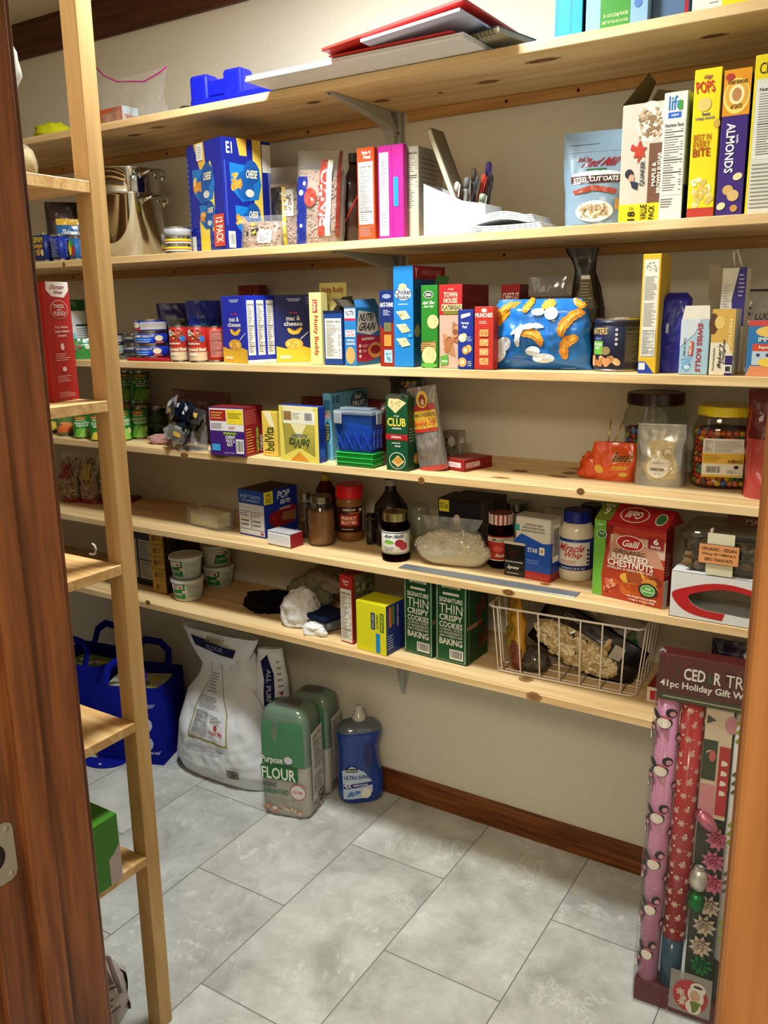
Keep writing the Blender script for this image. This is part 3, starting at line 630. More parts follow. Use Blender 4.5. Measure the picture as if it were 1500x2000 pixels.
# zip bag holding a small orange and white box
p = ptY(262, 235, -.255, SZ[1])
t = thing('zip_bag', 'clear zip bag with a pink seal on the topmost wall shelf', 'bag', p, -.05)
f = bagf(.30, .125, .07, .012, 4, tp=curve((0, 1), (.3, .9), (.75, .25), (1, .02)), wp=lambda v: 1-.12*math.sin(PI*v)); b = B(); addbag(b, f, M_film, 22, 16); b.obj('bag_film', t)
b = B(); b.add(gtube([f(.0, .97)+Vector((0, -.001, .05)), f(.12, .97)+Vector((0, -.001, .022)), f(.3, .95), f(.5, .88), f(.72, .80), f(.9, .9), f(1, 1.0)], .0022, 6), C('b81f7c', 'gloss'), True); b.obj('zip_seal', t)
box('ointment_box', 'small orange and white box inside the clear zip bag', 'box', 1, (194, 243), (240, 235), 216, .055, 'b5552c', ya=-.275, yb=-.282,
    front=[('r', .12, .1, .9, .75, 'b9765a'), ('l', .18, .2, .8, .7, 4, 'c89a80')], right=[('r', 0, .5, 1, 1, 'b8c4c8'), ('r', 0, 0, 1, .5, 'c9c2b8'), ('+',), ('t', 'TRIPLE', .06, .3, .9, .55, 'a8351e'), ('t', 'PASTE', .1, .06, .7, .26, 'a8351e')])
# dark small thing by the blue case
p = ptY(366, 208, -.25, SZ[1]); tag(B().add(glathe([(.02, 0), (.024, .004), (.024, .014), (.018, .02), (.001, .021)], 28), C('2f2a26', 'gloss'), True).obj('round_tin', loc=p), 'small dark round tin beside the blue plastic case', 'tin')
# blue plastic case
p = ptY(372, 207, -.29, SZ[1]); t = thing('plastic_case', 'bright blue plastic case standing at the end of the white foam boards', 'case', p, 0)
MB_ = C('1420c4', 'gloss')
b = B(); b.add(gbev(.0, 0, 0, .27, .20, .012, .003), MB_); b.add(gbev(0, .19, .0, .27, .20, .03, .002), MB_); b.add(gbev(0, 0, 0, .27, .006, .022, .002), MB_); b.add(gbev(.264, 0, 0, .27, .2, .022, .002), MB_); b.add(gbev(0, 0, 0, .006, .2, .022, .002), MB_); b.obj('tray', t)
for x in (0., .115): b = B(); b.add(gbev(x, -.002, .012, x+.062, .05, .080, .010, 3), MB_); b.add(gbev(x+.008, .05, .012, x+.05, .12, .066, .008, 2), MB_); b.obj('corner_block', t)
b = B(); b.add(gbev(.058, .004, .024, .12, .030, .062, .004, 2), MB_); b.obj('crossbar', t)
# two white foam boards reaching over the edge
fb = at(478, 150, Z=SZ[1]+.012); fr_ = at(905, 62, Z=SZ[1]+.012)
for k, (dz, lab) in enumerate(((0, 'lower of the two white foam boards on the topmost shelf'), (.0062, 'upper of the two white foam boards on the topmost shelf'))):
    b = B(); b.add(gbev(0, 0, 0, fr_.x-fb.x-.002*k, .43, .0058, .0006), C('dfe3e6')); o = b.obj('foam_board', loc=(fb.x+.001*k, fb.y+.002*k, SZ[1]+.0305+dz), rz=0); tag(o, lab, 'board', 'white foam boards on the topmost shelf')
    o.rotation_euler = (-.035*0, 0, 0); o.location.z = SZ[1]+.0012+dz
# red folder, pale sheet, spiral notebook, papers
q = at(660, 95, Z=SZ[1]+.015)
zz = SZ[1]+.0012+.0124
t = thing('red_binder', 'red folder lying open on the foam boards', 'folder', (.215, -.455, zz+.001), .0)
b = B(); b.add(gbev(0, .03, 0, .30, .34, .003, .0008), C('c4281f')); b.obj('lower_cover', t, (0, 0, 0))
b = B(); b.add(gbev(0, 0, .0, .34, .34, .007, .0015), C('c4281f')); o = b.obj('upper_cover', t, (0.002, 0.002, .0045)); o.rotation_euler = (0, -.105, 0)
b = B(); b.add(gbev(0, 0, 0, .23, .30, .006, .0005), C('c6c9e8')); o = b.obj('pale_sheet', t, (.105, -.003, .0045)); o.rotation_euler = (0, -.078, 0)
t = thing('spiral_notebook', 'thick spiral notebook on the foam boards, under the red folder', 'notebook', (.515, -.350, zz+.001), -.2)
b = B(); b.add(gbev(0, 0, 0, .075, .13, .011, .001), C('a39d86')); b.obj('pages', t)
b = B(); b.add(gbev(-.001, -.001, .0112, .076, .131, .0125, .0004), C('5f6164')); b.obj('cover', t)
for i in range(7): B().add(gtube([(.006+.01*i, -.004+.006*math.cos(a*PI/5), .006+.0085*math.sin(a*PI/5)) for a in range(10)], .0007, 5, True), C('26262a', 'metal'), True).obj('wire_ring', t)
p = ptY(1035, 80, -.28, SZ[1]); tag(B().add(gbev(-.05, 0, 0, .05, .18, .006, .001), C('c9b8a6')).obj('paper_stack', loc=p), 'thin stack of papers between the foam boards and the cyan box', 'papers')
# boxes at the right end
box('snack_box', 'bright cyan box at the left end of the box row on the topmost shelf', 'box', 1, (1083, 73), (1137, 62), -70, .16, '1397cf', ya=-.29, front=[('r', .0, 0, .12, 1, '1a86bd'), ('r', .55, 0, .6, 1, '1a86bd')], right=[('r', 0, 0, 1, 1, '17161a')])  # right face near black: shade of the gap put into its colour
box('pouch_box', 'light blue and green ninety count box on the topmost shelf', 'box', 1, (1143, 61), (1265, 39), -80, .15, '86aacb', ya=-.29, front=[('r', .24, 0, .72, 1, '3c8a2c'), ('+',), ('e', .22, .66, .19, .23, 'e8eef0'), ('+',), ('t', '90', .11, .64, .33, .85, '1d5ea8'), ('t', 'COUNT', .1, .54, .34, .6, '1d5ea8', 0, .1), ('t', '89 - 0.8 OZ (22.8g) POUCHES', .3, .17, .69, .23, 'c9d8a0'), ('t', 'NET WT 50 OZ (1.4 KG)', .28, .09, .69, .14, 'c9d8a0'), ('e', .84, .6, .06, .06, '4a78b5'), ('e', .84, .45, .06, .06, '4a78b5'), ('e', .84, .3, .06, .06, '4a78b5')])
box('slate_box', 'slate blue box between the ninety count box and the white box', 'box', 1, (1272, 36), (1344, 23), -80, .15, '4f6a8c', ya=-.27, front=[('r', .9, .1, 1, 1, 'a01c28'), ('e', .3, .7, .2, .2, '6b8099')])
box('cereal_multipack', 'white and yellow box at the right end of the topmost shelf', 'box', 1, (1351, 21), (1530, -16), -100, .15, 'dcd9d2', ya=-.29, front=[('r', .34, 0, 1, 1, 'e8d31c'), ('l', .2, .12, .32, .6, 9, '8d8d93'), ('t', 'G', .06, .25, .12, .5, '2b2a78', 0, .2), ('l', .12, .35, .18, .5, 3, '7d7d83')])

# ================================================================ SECOND SHELF
Y2 = -.285
# far left: dark bag, blue bag, meat tins
p = ptY(128, 500, -.13, SZ[2]); f = bagf(.10, .20, .06, .004, 5, tp=curve((0, 1), (.7, .7), (1, .05))); b = B(); addbag(b, f, C('2a1712', 'film')); bface(b, f, .1, .2).draw([('e', .6, .72, .3, .1, '51403a'), ('t', 'B', .3, .4, .5, .55, 'a59a92'), ('l', .25, .5, .8, .62, 3, '6b5a52')])
tag(b.obj('coffee_bag', loc=p, rz=face_rz(p)), 'dark brown bag standing behind the blue candy bag, far left of the second shelf', 'bag')
p = ptY(143, 500, -.190, SZ[2]); f = bagf(.085, .135, .035, .004, 6, tp=curve((0, 1), (.7, .8), (1, .1))); b = B(); addbag(b, f, C('1c5f96', 'film')); bface(b, f, .095, .135).draw([('r', 0, .86, 1, 1, 'd8a72c'), ('t', 'Thinnables', .1, .62, .9, .76, 'e8e8e8', 0, .2), ('t', 'Andes', .15, .3, .85, .48, 'e4e0d0', 0, .3), ('r', .1, .05, .9, .22, '14365e')])
tag(b.obj('candy_bag', loc=p, rz=face_rz(p)), 'blue candy bag with a yellow top edge, behind the square meat tin', 'bag')
sp = [('r', 0, .0, 1, 1, '16224e'), ('+',), ('t', 'SPAM', .05, .7, .95, .95, 'e8c31c'), ('r', .05, .5, .9, .64, 'b5862c'), ('c', .05, .05, .95, .5, 14, .14, ['a8763a', 'c9a05c', '7a4a22']), ('e', .82, .3, .14, .14, 'd8cf9a')]
p = ptY(92, 512, -.30, SZ[2]); q = ptY(113, 511, -.30, SZ[2])
def tin(name, label, px, py, w, d, h, y, ops, side, rz=0, z=None):
    p = ptY(px, py, y, SZ[2]); t = thing(name, label, 'tin', p, rz)
    b = B(); b.add(gsuper([(.97, 0), (1, .002), (1, .004), (.985, .006), (.985, h-.006), (1, h-.004), (1, h), (.93, h), (.92, h-.003)], w/2, d/2, 40, 5), C('b5b2a4', 'metal'), False); b.obj('tin_body', t)
    b = B(); b.add(gsuper([(.99, .006), (.995, h-.006)], w/2, d/2, 40, 5), C(side), True)
    Face(b, lambda x, y, l: (x-w*.42, -d/2-.0004-l, .006+y), w*.84, h-.012).draw(ops); Face(b, lambda x, y, l: (w/2+.0004+l, x-d*.36, .006+y), d*.72, h-.012).draw([('l', .1, .1, .9, .9, 12, '9aa0c8')]); b.obj('label_band', t); return t
tin('meat_tin', 'square dark tin with yellow lettering, far left of the second shelf', 103, 512, .055, .09, .085, -.262, sp, '1b2a6a')
tin('meat_tin', 'square blue tin showing its printed side, behind the left post', 134, 509, .05, .09, .078, -.262, [('l', .1, .1, .9, .9, 12, '9aa0c8')], '1e2f8c')
tin('small_tin', 'small colourful tin just left of the post on the second shelf', 158, 508, .04, .06, .07, -.262, [('e', .3, .5, .2, .35, 'd8c31c'), ('e', .7, .4, .2, .3, 'b3261e'), ('e', .5, .75, .2, .2, '3c9a3c')], '2c5f9a')
# steel stock pot with its insert
c, r, h = cyl(2, 196, 326, 498, 333, Y=-.175); c.y = -.175
t = thing('stock_pot', 'polished steel stock pot with a steamer insert on the second shelf', 'pot', c, face_rz(c))
hm = h*.72
b = B(); b.add(glathe([(r*.93, 0), (r*.98, .004), (r*.985, hm-.006), (r*1.04, hm-.002), (r*1.045, hm+.001), (r*.98, hm+.003), (r*.975, hm-.004), (r*.95, .01), (.001, .01)], 56), M_steel, True); b.obj('pot_body', t)
b = B(); b.add(glathe([(r*.90, .03), (r*.95, hm+.004), (r*.965, h-.006), (r*1.03, h-.003), (r*1.035, h), (r*.96, h+.001), (r*.95, h-.01), (r*.9, .034), (.001, .034)], 56), M_steel, True); b.obj('pot_insert', t)
for zz_, sc in ((h-.012, 1.), (hm-.012, 1.)):
    for a in (-.8, PI-.8):
        ca, sa = math.cos(a), math.sin(a); ra = r*1.0; pts = []
        for k in range(13):
            q = PI*k/12; off = .045*math.cos(q); out = ra*.985+.034*math.sin(q)**.6
            pts.append((out*ca-off*sa, out*sa+off*ca, zz_-.012+.016*math.sin(q)))
        b = B(); b.add(gtube(pts, [.006]+[.0042]*11+[.006], 8), M_steel, True)
        for kk in (0, 12): b.add(gsph(pts[kk], (.007, .007, .009)), M_steel, True)
        b.obj('handle', t)
# small tins, nested
ops = [('r', 0, .0, 1, .3, 'd8d4c8'), ('r', 0, .3, 1, .6, '9c3a22'), ('r', 0, .6, 1, 1, 'd8cf1e'), ('+',), ('t', 'shrimp', .65, .7, .95, .88, 'a8351e', 0, .2), ('l', .1, .7, .4, .85, 2, '7a8a2c')]
def foilcup(label, x0, x1, yb, yt, Y, lift, grp):
    c, r, h = cyl(2, x0, x1, yb, yt, Y=Y, lift=lift); t = thing('small_tin', label, 'tin', c, face_rz(c), grp)
    return c, r, h, t
c, r, _ = cyl(2, 322, 376, 493, 433, Y=-.285)
for k in range(3):
    z0 = k*.0205; o_ = ops if k < 2 else []
    can('small_tin', ['lowest of the small tins stacked beside the big blue noodle carton', 'middle one of the small tins stacked beside the big blue noodle carton', 'plain silver topmost tin stacked beside the big blue noodle carton'][k], 'tin', c+Vector((0, 0, z0)), r-.0006, .020 if k < 2 else .027, o_, 'd8cf1e' if k < 2 else '9a9c9c', group='small tins by the blue carton')
c2, r2, _ = cyl(2, 299, 322, 491, 440, Y=-.25)
for k in range(2):
    z0 = k*.03; can('small_tin', ['lower of two small tins between the steel pot and the tin stack', 'upper silver one of two small tins right beside the steel pot'][k], 'tin', Vector((c.x-.069, c.y+.045, c.z+z0)), .0285, .0295, ops if k < 1 else [], 'd8cf1e' if k < 1 else '8a8c8c', group='small tins by the blue carton')
# big blue macaroni carton
bowl = lambda x, y, s: [('p', [(x-.16*s, y+.09*s), (x+.18*s, y+.075*s), (x+.2*s, y-.01*s), (x+.16*s, y-.085*s), (x-.03*s, y-.10*s), (x-.15*s, y-.04*s)], '1a6db5'), ('+',), ('e', x+.01*s, y-.02*s, .1*s, .075*s, '184f94'), ('c', x-.17*s, y-.05*s, x+.0*s, y+.05*s, 12, .035*s, ['d9953c', 'e8b85c', 'c9822c'], .6), ('e', x+.06*s, y-.055*s, .05*s, .02*s, 'c9c4b8'), ('e', x+.09*s, y+.05*s, .09*s, .06*s, '184a8c'), ('t', 'CHEESE', x+.02*s, y+.02*s, x+.16*s, y+.06*s, 'e8d9a0', 0, .1)]
box('macaroni_multipack', 'tall blue twelve pack macaroni carton on the second shelf', 'box', 2, (376, 488), (444, 486), 285, 536, '14208c', ya=-.245, yb=-.30, side='15217f', kind='gloss',
    front=[('p', [(.22, 1), (.5, 1), (.55, .7), (.4, .7)], 'd8a83c'), ('r', .28, 0, .55, .3, 'e0c23c'), ('e', .66, .5, .07, .32, 'e8cf3c'), ('r', .02, .02, .14, .16, 'd8d8d4'), ('+',)]+bowl(.42, .62, 1.7)+bowl(.5, .33, 1.2)+[('r', .68, .04, .97, .33, 'c9452c'), ('+',), ('t', '12 PACK', .74, .07, .93, .3, 'e6e3da', 270), ('r', .3, .84, .48, .99, 'd8d4c8'), ('l', .33, .86, .46, .97, 5, '7d7d83'), ('l', .02, .2, .07, .9, 14, '5a68b5')],
    right=[('r', .62, 0, .8, 1, 'e0c04c'), ('r', .82, .72, 1, .97, 'd8d4c8'), ('p', [(.3, 1), (.5, 1), (.5, .85), (.35, .85)], 'd8a83c'), ('+',)]+bowl(.42, .62, 1.8)+bowl(.45, .27, 1.5)+[('r', .04, .02, .18, .17, 'd8d8d4'), ('b', .05, .03, .17, .16), ('t', 'E1', .08, .86, .2, .96, 'd8d8e8'), ('r', .02, .22, .05, .8, '3a48a5')])
# bags of beans
def beanbag(label, p, W, H, T, seed, ops, rz, rx=0, beans='957a69', nb=260, tp=None, ry=0, group=None, name='bean_bag'):
    t = thing(name, label, 'bag', M=place(p, rz, rx, ry), group=group)
    f = bagf(W, H, T, .006, seed, tp=tp or curve((0, .75), (.2, 1), (.75, .8), (1, .04))); b = B(); addbag(b, f, M_film, 20, 22); Face(b, lambda x, y, l: f(x/W, y/H, l+.0008, -1), W, H, curved=W/10, lift=.0006, kind='film').draw(ops); b.obj('bag_film', t)
    g = bagf(W*.93, H*.80, T*.9, .003, seed, tp=curve((0, .8), (.2, 1), (.8, .9), (1, .3))); b = B(); addbag(b, g, C(beans, 'matte'), 14, 12)
    rnd = random.Random(seed)
    for _ in range(nb):
        u, v = rnd.uniform(.05, .95), rnd.uniform(.02, .98); q = g(u, v, 0, -1 if rnd.random() < .8 else 1)
        b.add(gsph(q, (.0042, .0032, .0032), 6, 4), C(rnd.choice([beans, 'ab9280', '86705f']), 'card'), True, T=Matrix.Identity(4))
    b.obj('beans', t)['kind'] = 'stuff'; return t
p = ptY(566, 470, -.17, SZ[2]); beanbag('bag of dry beans with a black ribbon print, left one standing', p, .105, .21, .06, 11, [('r', .1, .0, .4, .75, '17161a'), ('r', .4, .0, .5, .75, 'd8b43c'), ('r', .42, .4, .7, .72, 'c9c9c4')], face_rz(p)*.6)
p = ptY(625, 467, -.235, SZ[2]); beanbag('bag of dry beans with red and white stripes and blue print, standing right', p, .125, .225, .07, 12, [('r', .0, .0, .26, .72, '1b2a7c'), ('+',), ('e', .13, .55, .05, .03, W_), ('e', .15, .2, .03, .02, W_), ('e', .2, .65, .03, .02, W_), ('+',), ('r', .52, .1, .66, .9, 'a83a30'), ('r', .66, .1, .76, .9, 'd8d4c8'), ('e', .34, .5, .13, .1, 'a83a30'), ('t', 'PINTO', .54, .2, .74, .8, W_, 90), ('r', .86, .1, .93, 1, '7a2f26')], face_rz(p)*.6, ry=.06)
p = ptY(512, 485, -.268, SZ[2]); beanbag('small low bag of dry beans with a white tag, lying in front', p, .115, .085, .045, 13, [('p', [(.45, .1), (.75, .1), (.8, .5), (.5, .55)], W_), ('+',), ('l', .5, .15, .72, .48, 6, '5a5a5a'), ('c', .1, .3, .5, .8, 8, .05, ['d8b43c', '2a2a2a'])], face_rz(p)*.5, rx=-.2, nb=130)
# syrup jug with round handle, cereal side panels
p = ptY(694, 462, -.15, SZ[2])
t = thing('syrup_bottle', 'dark syrup bottle with a moulded handle behind the orange box', 'bottle', p, face_rz(p))
b = B(); b.add(gsuper([(.8, 0), (1, .008), (1, .1), (.9, .14), (.55, .17), (.3, .19), (.3, .205)], .04, .03, 36, 3), C('2c110c', 'gloss'), True); b.obj('bottle_body', t); b = B(); b.add(glathe([(.013, .203), (.013, .225), (.001, .226)], 24), C('2a221d', 'gloss')); b.obj('cap', t)
b = B(); b.add(gtube([(-.03+.0*a, -.028, .06+.0*a) for a in (0,)]+[(-.005-.022*math.cos(a*PI/8), -.031, .095+.04*math.sin(a*PI/8-PI/2)) for a in range(9)], .0022, 6), C('a8251e', 'gloss'), True); b.obj('handle_rim', t)
box('coating_mix_box', 'narrow orange red box showing its white nutrition panel, second shelf', 'box', 2, (700, 463), (733, 461), 290, .045, 'cf4522', ya=-.285, front=[('t', 'Shake N', .3, .93, .8, .965, W_), ('t', 'Meal', .4, .88, .8, .92, W_), ('n', .08, .18, .92, .85), ('l', .12, .05, .85, .16, 6, '8d8d83')])
box('pink_folder_box', 'magenta box with a white strip and a blue sticker on the second shelf', 'box', 2, (740, 460), (789, 458), 286, .02, 'a81f7c', ya=-.285, front=[('r', .06, .04, .42, .93, 'd9d3d8'), ('r', .55, 0, .57, 1, '7c1259'), ('+',), ('l', .12, .1, .36, .3, 8, '8d7d8d'), ('l', .12, .55, .36, .85, 12, '8d7d8d'), ('r', .62, .35, .8, .66, '1f7fc0')])
box('rice_box', 'grey box with a printed panel standing right of the magenta box', 'box', 2, (792, 459), (818, 457), 287, .12, 'a59e8e', ya=-.26, front=[('n', .04, .3, .96, .98, 'aaa291')], right=[('l', .1, .5, .9, .9, 8, '7d776b')])
# magazine file with pens and a thin leaning tablet
a = ptY(828, 455, -.275, SZ[2]); t = thing('magazine_file', 'white cardboard magazine file with a sloping side, holding pens', 'holder', a, .0)
Wm, Dm = .095, .20; M_mf = C('cfd0d2')
hL = ztop(a, 826, 360)-SZ[2]; b = B()
th = .0016
b.add(gprism([(0, 0), (Dm, 0), (Dm, .085), (Dm*.62, .09), (0, hL)], 0, th, 'x'), M_mf)     # placeholder orientation: sides run left to right
b = B()
prof = [(0, 0), (.155, 0), (.155, .062), (.10, .072), (0, hL)]
b.add(gprism(prof, 0, th, 'y'), M_mf); b.add(gprism(prof, .085, .085+th, 'y'), M_mf)
b.add(gbox(0, th, 0, th, .085, hL), M_mf); b.add(gbox(.155-th, th, 0, .155, .085, .062), M_mf); b.add(gbox(th, th, 0, .155-th, .085, th), M_mf); b.obj('file_body', t)
def pen(label, x, y, h, r, col, tip, lean=(0, 0), cat='pen', name='pen'):
    x *= .72; M = Matrix.Translation((a.x+x, a.y+y, a.z+.004)) @ Matrix.Rotation(lean[0], 4, 'Y') @ Matrix.Rotation(lean[1], 4, 'X')
    t = thing(name, label, cat, M=M); b = B(); b.add(glathe([(r*.6, 0), (r, .01), (r, h*.8), (r*.95, h*.82)], 14), C(col, 'gloss'), True); b.obj('barrel', t)
    b = B(); b.add(glathe([(r*1.02, h*.8), (r*1.05, h*.97), (r*.6, h), (.0002, h)], 14), C(tip, 'gloss'), True); b.add(gbox(r*.9, -.001, h*.72, r*1.5, .001, h*.96), C(tip, 'gloss')); b.obj('cap', t)
pen('red marker with a white cap, leftmost in the magazine file', .075, .03, .115, .0055, 'b3261e', 'd8d4d0', (.15, 0), 'marker', 'marker')
pen('grey marker in the magazine file', .102, .05, .125, .007, '8a8a86', '77777a', (.1, 0), 'marker', 'marker')
pen('dark flat wooden ruler like stick in the magazine file', .125, .07, .145, .006, '5d574d', '5d574d', (.02, 0), 'stick', 'stick')
pen('slim black pen in the magazine file', .122, .03, .125, .004, '1d1d22', '44444c', (.28, 0))
pen('red pen leaning right in the magazine file', .138, .045, .13, .0048, 'a81f1c', 'c23a30', (.25, 0))
pen('purple brush handle, tallest in the magazine file', .162, .06, .155, .006, '5a2a26', '3d2a6c', (.12, 0), 'brush', 'brush')
pen('black pen at the right end of the magazine file', .185, .04, .125, .004, '17171c', '17171c', (.14, 0))
pen('short grey marker end low in the magazine file', .165, .03, .085, .0075, '7a7f74', '8c9484', (.2, 0), 'marker', 'marker')
M = Matrix.Translation((a.x-.004, a.y+.052, a.z+.26)) @ Matrix.Rotation(-.46, 4, 'Y')
M = Matrix.Translation((a.x+.088, a.y+.018, a.z+.016)) @ Matrix.Rotation(-.40, 4, 'Y')
t = thing('book', 'thin grey book leaning left inside the magazine file', 'book', M=M); b = B(); b.add(gbev(0, 0, 0, .014, .06, .235, .001), C('6f6656')); b.obj('cover', t); b = B(); b.add(gbox(.002, -.001, .002, .012, .0, .232), C('c5bfa6')); b.obj('pages', t)
# open leaflets
p = ptY(884, 452, -.312, SZ[2]); p.x += .018
b = B()
for k in range(8):
    z0 = .0008+.0042*k; x0_ = (0, .004, .008, .012, .034, .036, .038, .04)[k]; x1_ = (.19, .188, .186, .184, .172, .17, .168, .166)[k]
    f_ = lambda u, v, k=k, z0=z0, x0_=x0_, x1_=x1_: Vector((x0_+u*(x1_-x0_), v*.12, z0+(.010*math.sin(PI*min(u*1.15, 1)) if k > 3 else -.002*math.sin(PI*u))*(1-.3*v)))
    vs = [f_(i/16, j) for j in (0, 1) for i in range(17)]; vs += [p_-Vector((0, 0, .0032)) if p_.z > .004 else Vector((p_.x, p_.y, max(0, p_.z-.002))) for p_ in vs]
    b.add((vs, [(i, i+1, i+18, i+17) for i in range(16)]+[(i+34, i+51, i+52, i+35) for i in range(16)]+[(i, i+34, i+35, i+1) for i in range(16)]+[(0, 17, 51, 34), (16, 50, 67, 33)]), C('d6d9de' if k % 4 else 'e6e8ea'), False)
tag(b.obj('leaflet', loc=p, rz=.05), 'open white leaflet curling on the second shelf edge, right of the magazine file', 'leaflet')
p = ptY(1030, 448, -.18, SZ[2]); b = B(); b.add(gbev(-.06, 0, 0, .09, .12, .010, .001), C('77705f')); tag(b.obj('closed_folder', loc=p, rz=-.15), 'flat grey folder lying behind the white leaflet', 'folder')
# oats pouch
p = ptY(1160, 437, -.20, SZ[2]); Hb = ztop(p, 1150, 258)-p.z; Wb = 115/FPX*depth(p)/.96
f = bagf(Wb, Hb, .07, .003, 21, tp=curve((0, 1), (.45, .85), (.75, .35), (.95, .02), (1, .02)), wp=curve((0, .93), (.4, .97), (.55, 1.02), (1, 1.05)))
b = B(); addbag(b, f, C('7d95a8', 'film')); bface(b, f, Wb, Hb).draw([('l', .1, .86, .8, .88, 1, '56697a'), ('r', .02, .79, .98, .795, '8fa5b6'), ('t', "Bob's", .22, .69, .42, .745, '7a1f26', 0, .1), ('t', 'Red Mill', .28, .63, .92, .72, '8c1f2a', 0, .25), ('r', .38, .585, .68, .61, '2c5f3c'), ('e', .52, .55, .38, .04, 'c9cfd0'), ('r', .14, .46, .92, .54, '4a1f1a'), ('+',), ('t', 'STEEL CUT OATS', .18, .475, .88, .525, 'ece6d6'), ('p', [(.2, .35), (.16, .39), (.5, .44), (.88, .39), (.86, .34), (.5, .385)], '9c3a26'), ('e', .53, .17, .31, .11, 'e2ddd0'), ('+',), ('c', .28, .1, .78, .25, 60, .025, ['b59a6c', 'd0bb90', '9a8058']), ('r', .86, .18, .97, .29, 'c08a3c'), ('l', .15, .01, .8, .045, 2, '445060')])
tag(b.obj('oats_pouch', loc=p, rz=face_rz(p)*.55), 'grey blue stand up pouch of steel cut oats on the second shelf', 'pouch')
# instant oatmeal carton with a torn open top
Mq = 'c5bba9'
def flaps(w, d, h):
    b = B(); m = C('6b5c40', 'matte')
    b.add(([(0, 0, h), (0, d*.95, h), (.028, d*.95, h+.062), (.028+.0, d*.55, h+.068)], [(0, 1, 2, 3)]), m); b.add(([(-.001, 0, h), (-.001, d*.95, h), (.027, d*.95, h+.063), (.027, d*.55, h+.069)], [(3, 2, 1, 0)]), m)
    b2 = B(); b2.add(([(w, d, h), (0, d, h), (.03, d+.001, h+.05), (w*.95, d+.002, h+.04)], [(0, 1, 2, 3)]), C('8c7e62', 'matte')); b2.add(([(w, d+.001, h), (0, d+.001, h), (.03, d+.002, h+.05), (w*.95, d+.003, h+.04)], [(3, 2, 1, 0)]), C('8c7e62', 'matte'))
    return [('flap', b), ('flap', b2)]
box('oatmeal_box', 'tall oatmeal box with a torn open top and yellow value pack base', 'box', 2, (1207, 438), (1288, 434), 208, .13, Mq, ya=-.285, topc='3d3020', parts=flaps,
    front=[('r', 0, 0, 1, .16, 'e6cf1c'), ('r', .67, .16, 1, .66, '6e4a34'), ('e', .66, .84, .33, .17, 'd8d0c0'), ('+',), ('c', .36, .70, .97, .97, 60, .05, ['a58c6c', '8a6c4c', 'c0aa88']), ('p', [(.22, .62), (.35, .6), (.3, .55), (.42, .56), (.4, .5), (.5, .56), (.58, .55), (.54, .6), (.62, .63), (.5, .64), (.45, .7), (.38, .64), (.26, .67)], 'b53a26'),
           ('t', 'QUAKER', .48, .31, .6, .52, '1c2230', 90), ('e', .22, .42, .1, .04, '2a2430'), ('e', .28, .38, .07, .035, 'c99a80'), ('p', [(.25, .36), (.45, .34), (.42, .28), (.3, .3)], '1f2a44'), ('t', 'MAPLE &', .76, .3, .85, .5, 'ece6d6', 90), ('t', 'BROWN SUGAR', .88, .24, .97, .58, 'ece6d6', 90), ('t', '18', .22, .02, .4, .1, K_, 90), ('t', 'VALUE', .52, .02, .68, .15, K_, 90), ('t', 'PACK', .72, .02, .86, .14, K_, 90), ('l', .25, .11, .4, .14, 2, K_)])
box('cereal_box', 'white cereal box with a colourful name and a nutrition panel', 'box', 2, (1285, 432), (1330, 429), 184, .19, 'd9d6cc', ya=-.295, front=[('t', 'life', .2, .86, .78, .97, '2b6fb0'), ('r', .2, .80, .75, .845, '1f5fc0'), ('+',), ('t', 'original', .32, .81, .64, .835, W_), ('n', .03, .2, .95, .79), ('l', .05, .1, .6, .18, 4, '77777a'), ('r', .62, .86, .78, .93, '3c9a3c')], right=[('r', 0, 0, 1, .28, '14284a'), ('r', 0, .28, 1, 1, '8d9a8a')])
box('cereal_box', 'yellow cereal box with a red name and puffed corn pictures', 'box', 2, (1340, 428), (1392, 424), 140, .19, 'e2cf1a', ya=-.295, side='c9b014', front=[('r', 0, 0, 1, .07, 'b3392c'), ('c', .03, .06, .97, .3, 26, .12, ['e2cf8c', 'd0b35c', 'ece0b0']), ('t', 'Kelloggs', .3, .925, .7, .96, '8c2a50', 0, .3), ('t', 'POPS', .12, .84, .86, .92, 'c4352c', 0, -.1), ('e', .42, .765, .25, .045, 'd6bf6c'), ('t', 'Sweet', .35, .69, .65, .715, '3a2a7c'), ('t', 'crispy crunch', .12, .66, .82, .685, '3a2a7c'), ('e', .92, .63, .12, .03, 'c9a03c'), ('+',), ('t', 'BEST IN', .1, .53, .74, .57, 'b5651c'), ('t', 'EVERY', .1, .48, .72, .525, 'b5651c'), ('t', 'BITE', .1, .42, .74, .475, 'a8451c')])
box('cereal_box', 'orange and purple cereal box with almonds on its side', 'box', 2, (1396, 425), (1448, 420), 141, .19, '3b2370', ya=-.30, side='1f1640', front=[('r', 0, .69, 1, 1, 'd98f1c'), ('+',), ('e', .5, .82, .48, .12, 'e8cf6c'), ('+',), ('e', .5, .83, .42, .1, 'd9a03c'), ('e', .5, .83, .28, .067, 'ecd9a0'), ('+',), ('e', .5, .83, .17, .045, 'b5814c'), ('t', 'HONEY BUNCHES', .16, .9, .86, .925, '4a3410'), ('t', 'of OATS', .3, .735, .72, .765, '4a3410'), ('e', .22, .95, .16, .025, 'a8382c'), ('t', 'ALMONDS', .22, .3, .55, .64, 'e8e4ea', 270), ('t', 'with', .6, .5, .7, .56, 'd8d4e8', 270), ('e', .42, .18, .2, .035, 'c9a55c'), ('e', .62, .14, .22, .04, 'd0b070'), ('e', .75, .27, .18, .025, 'e0d0a0', 20), ('e', .2, .07, .17, .025, 'e0d0a0', 30), ('e', .68, .05, .14, .025, 'c08a4c')])
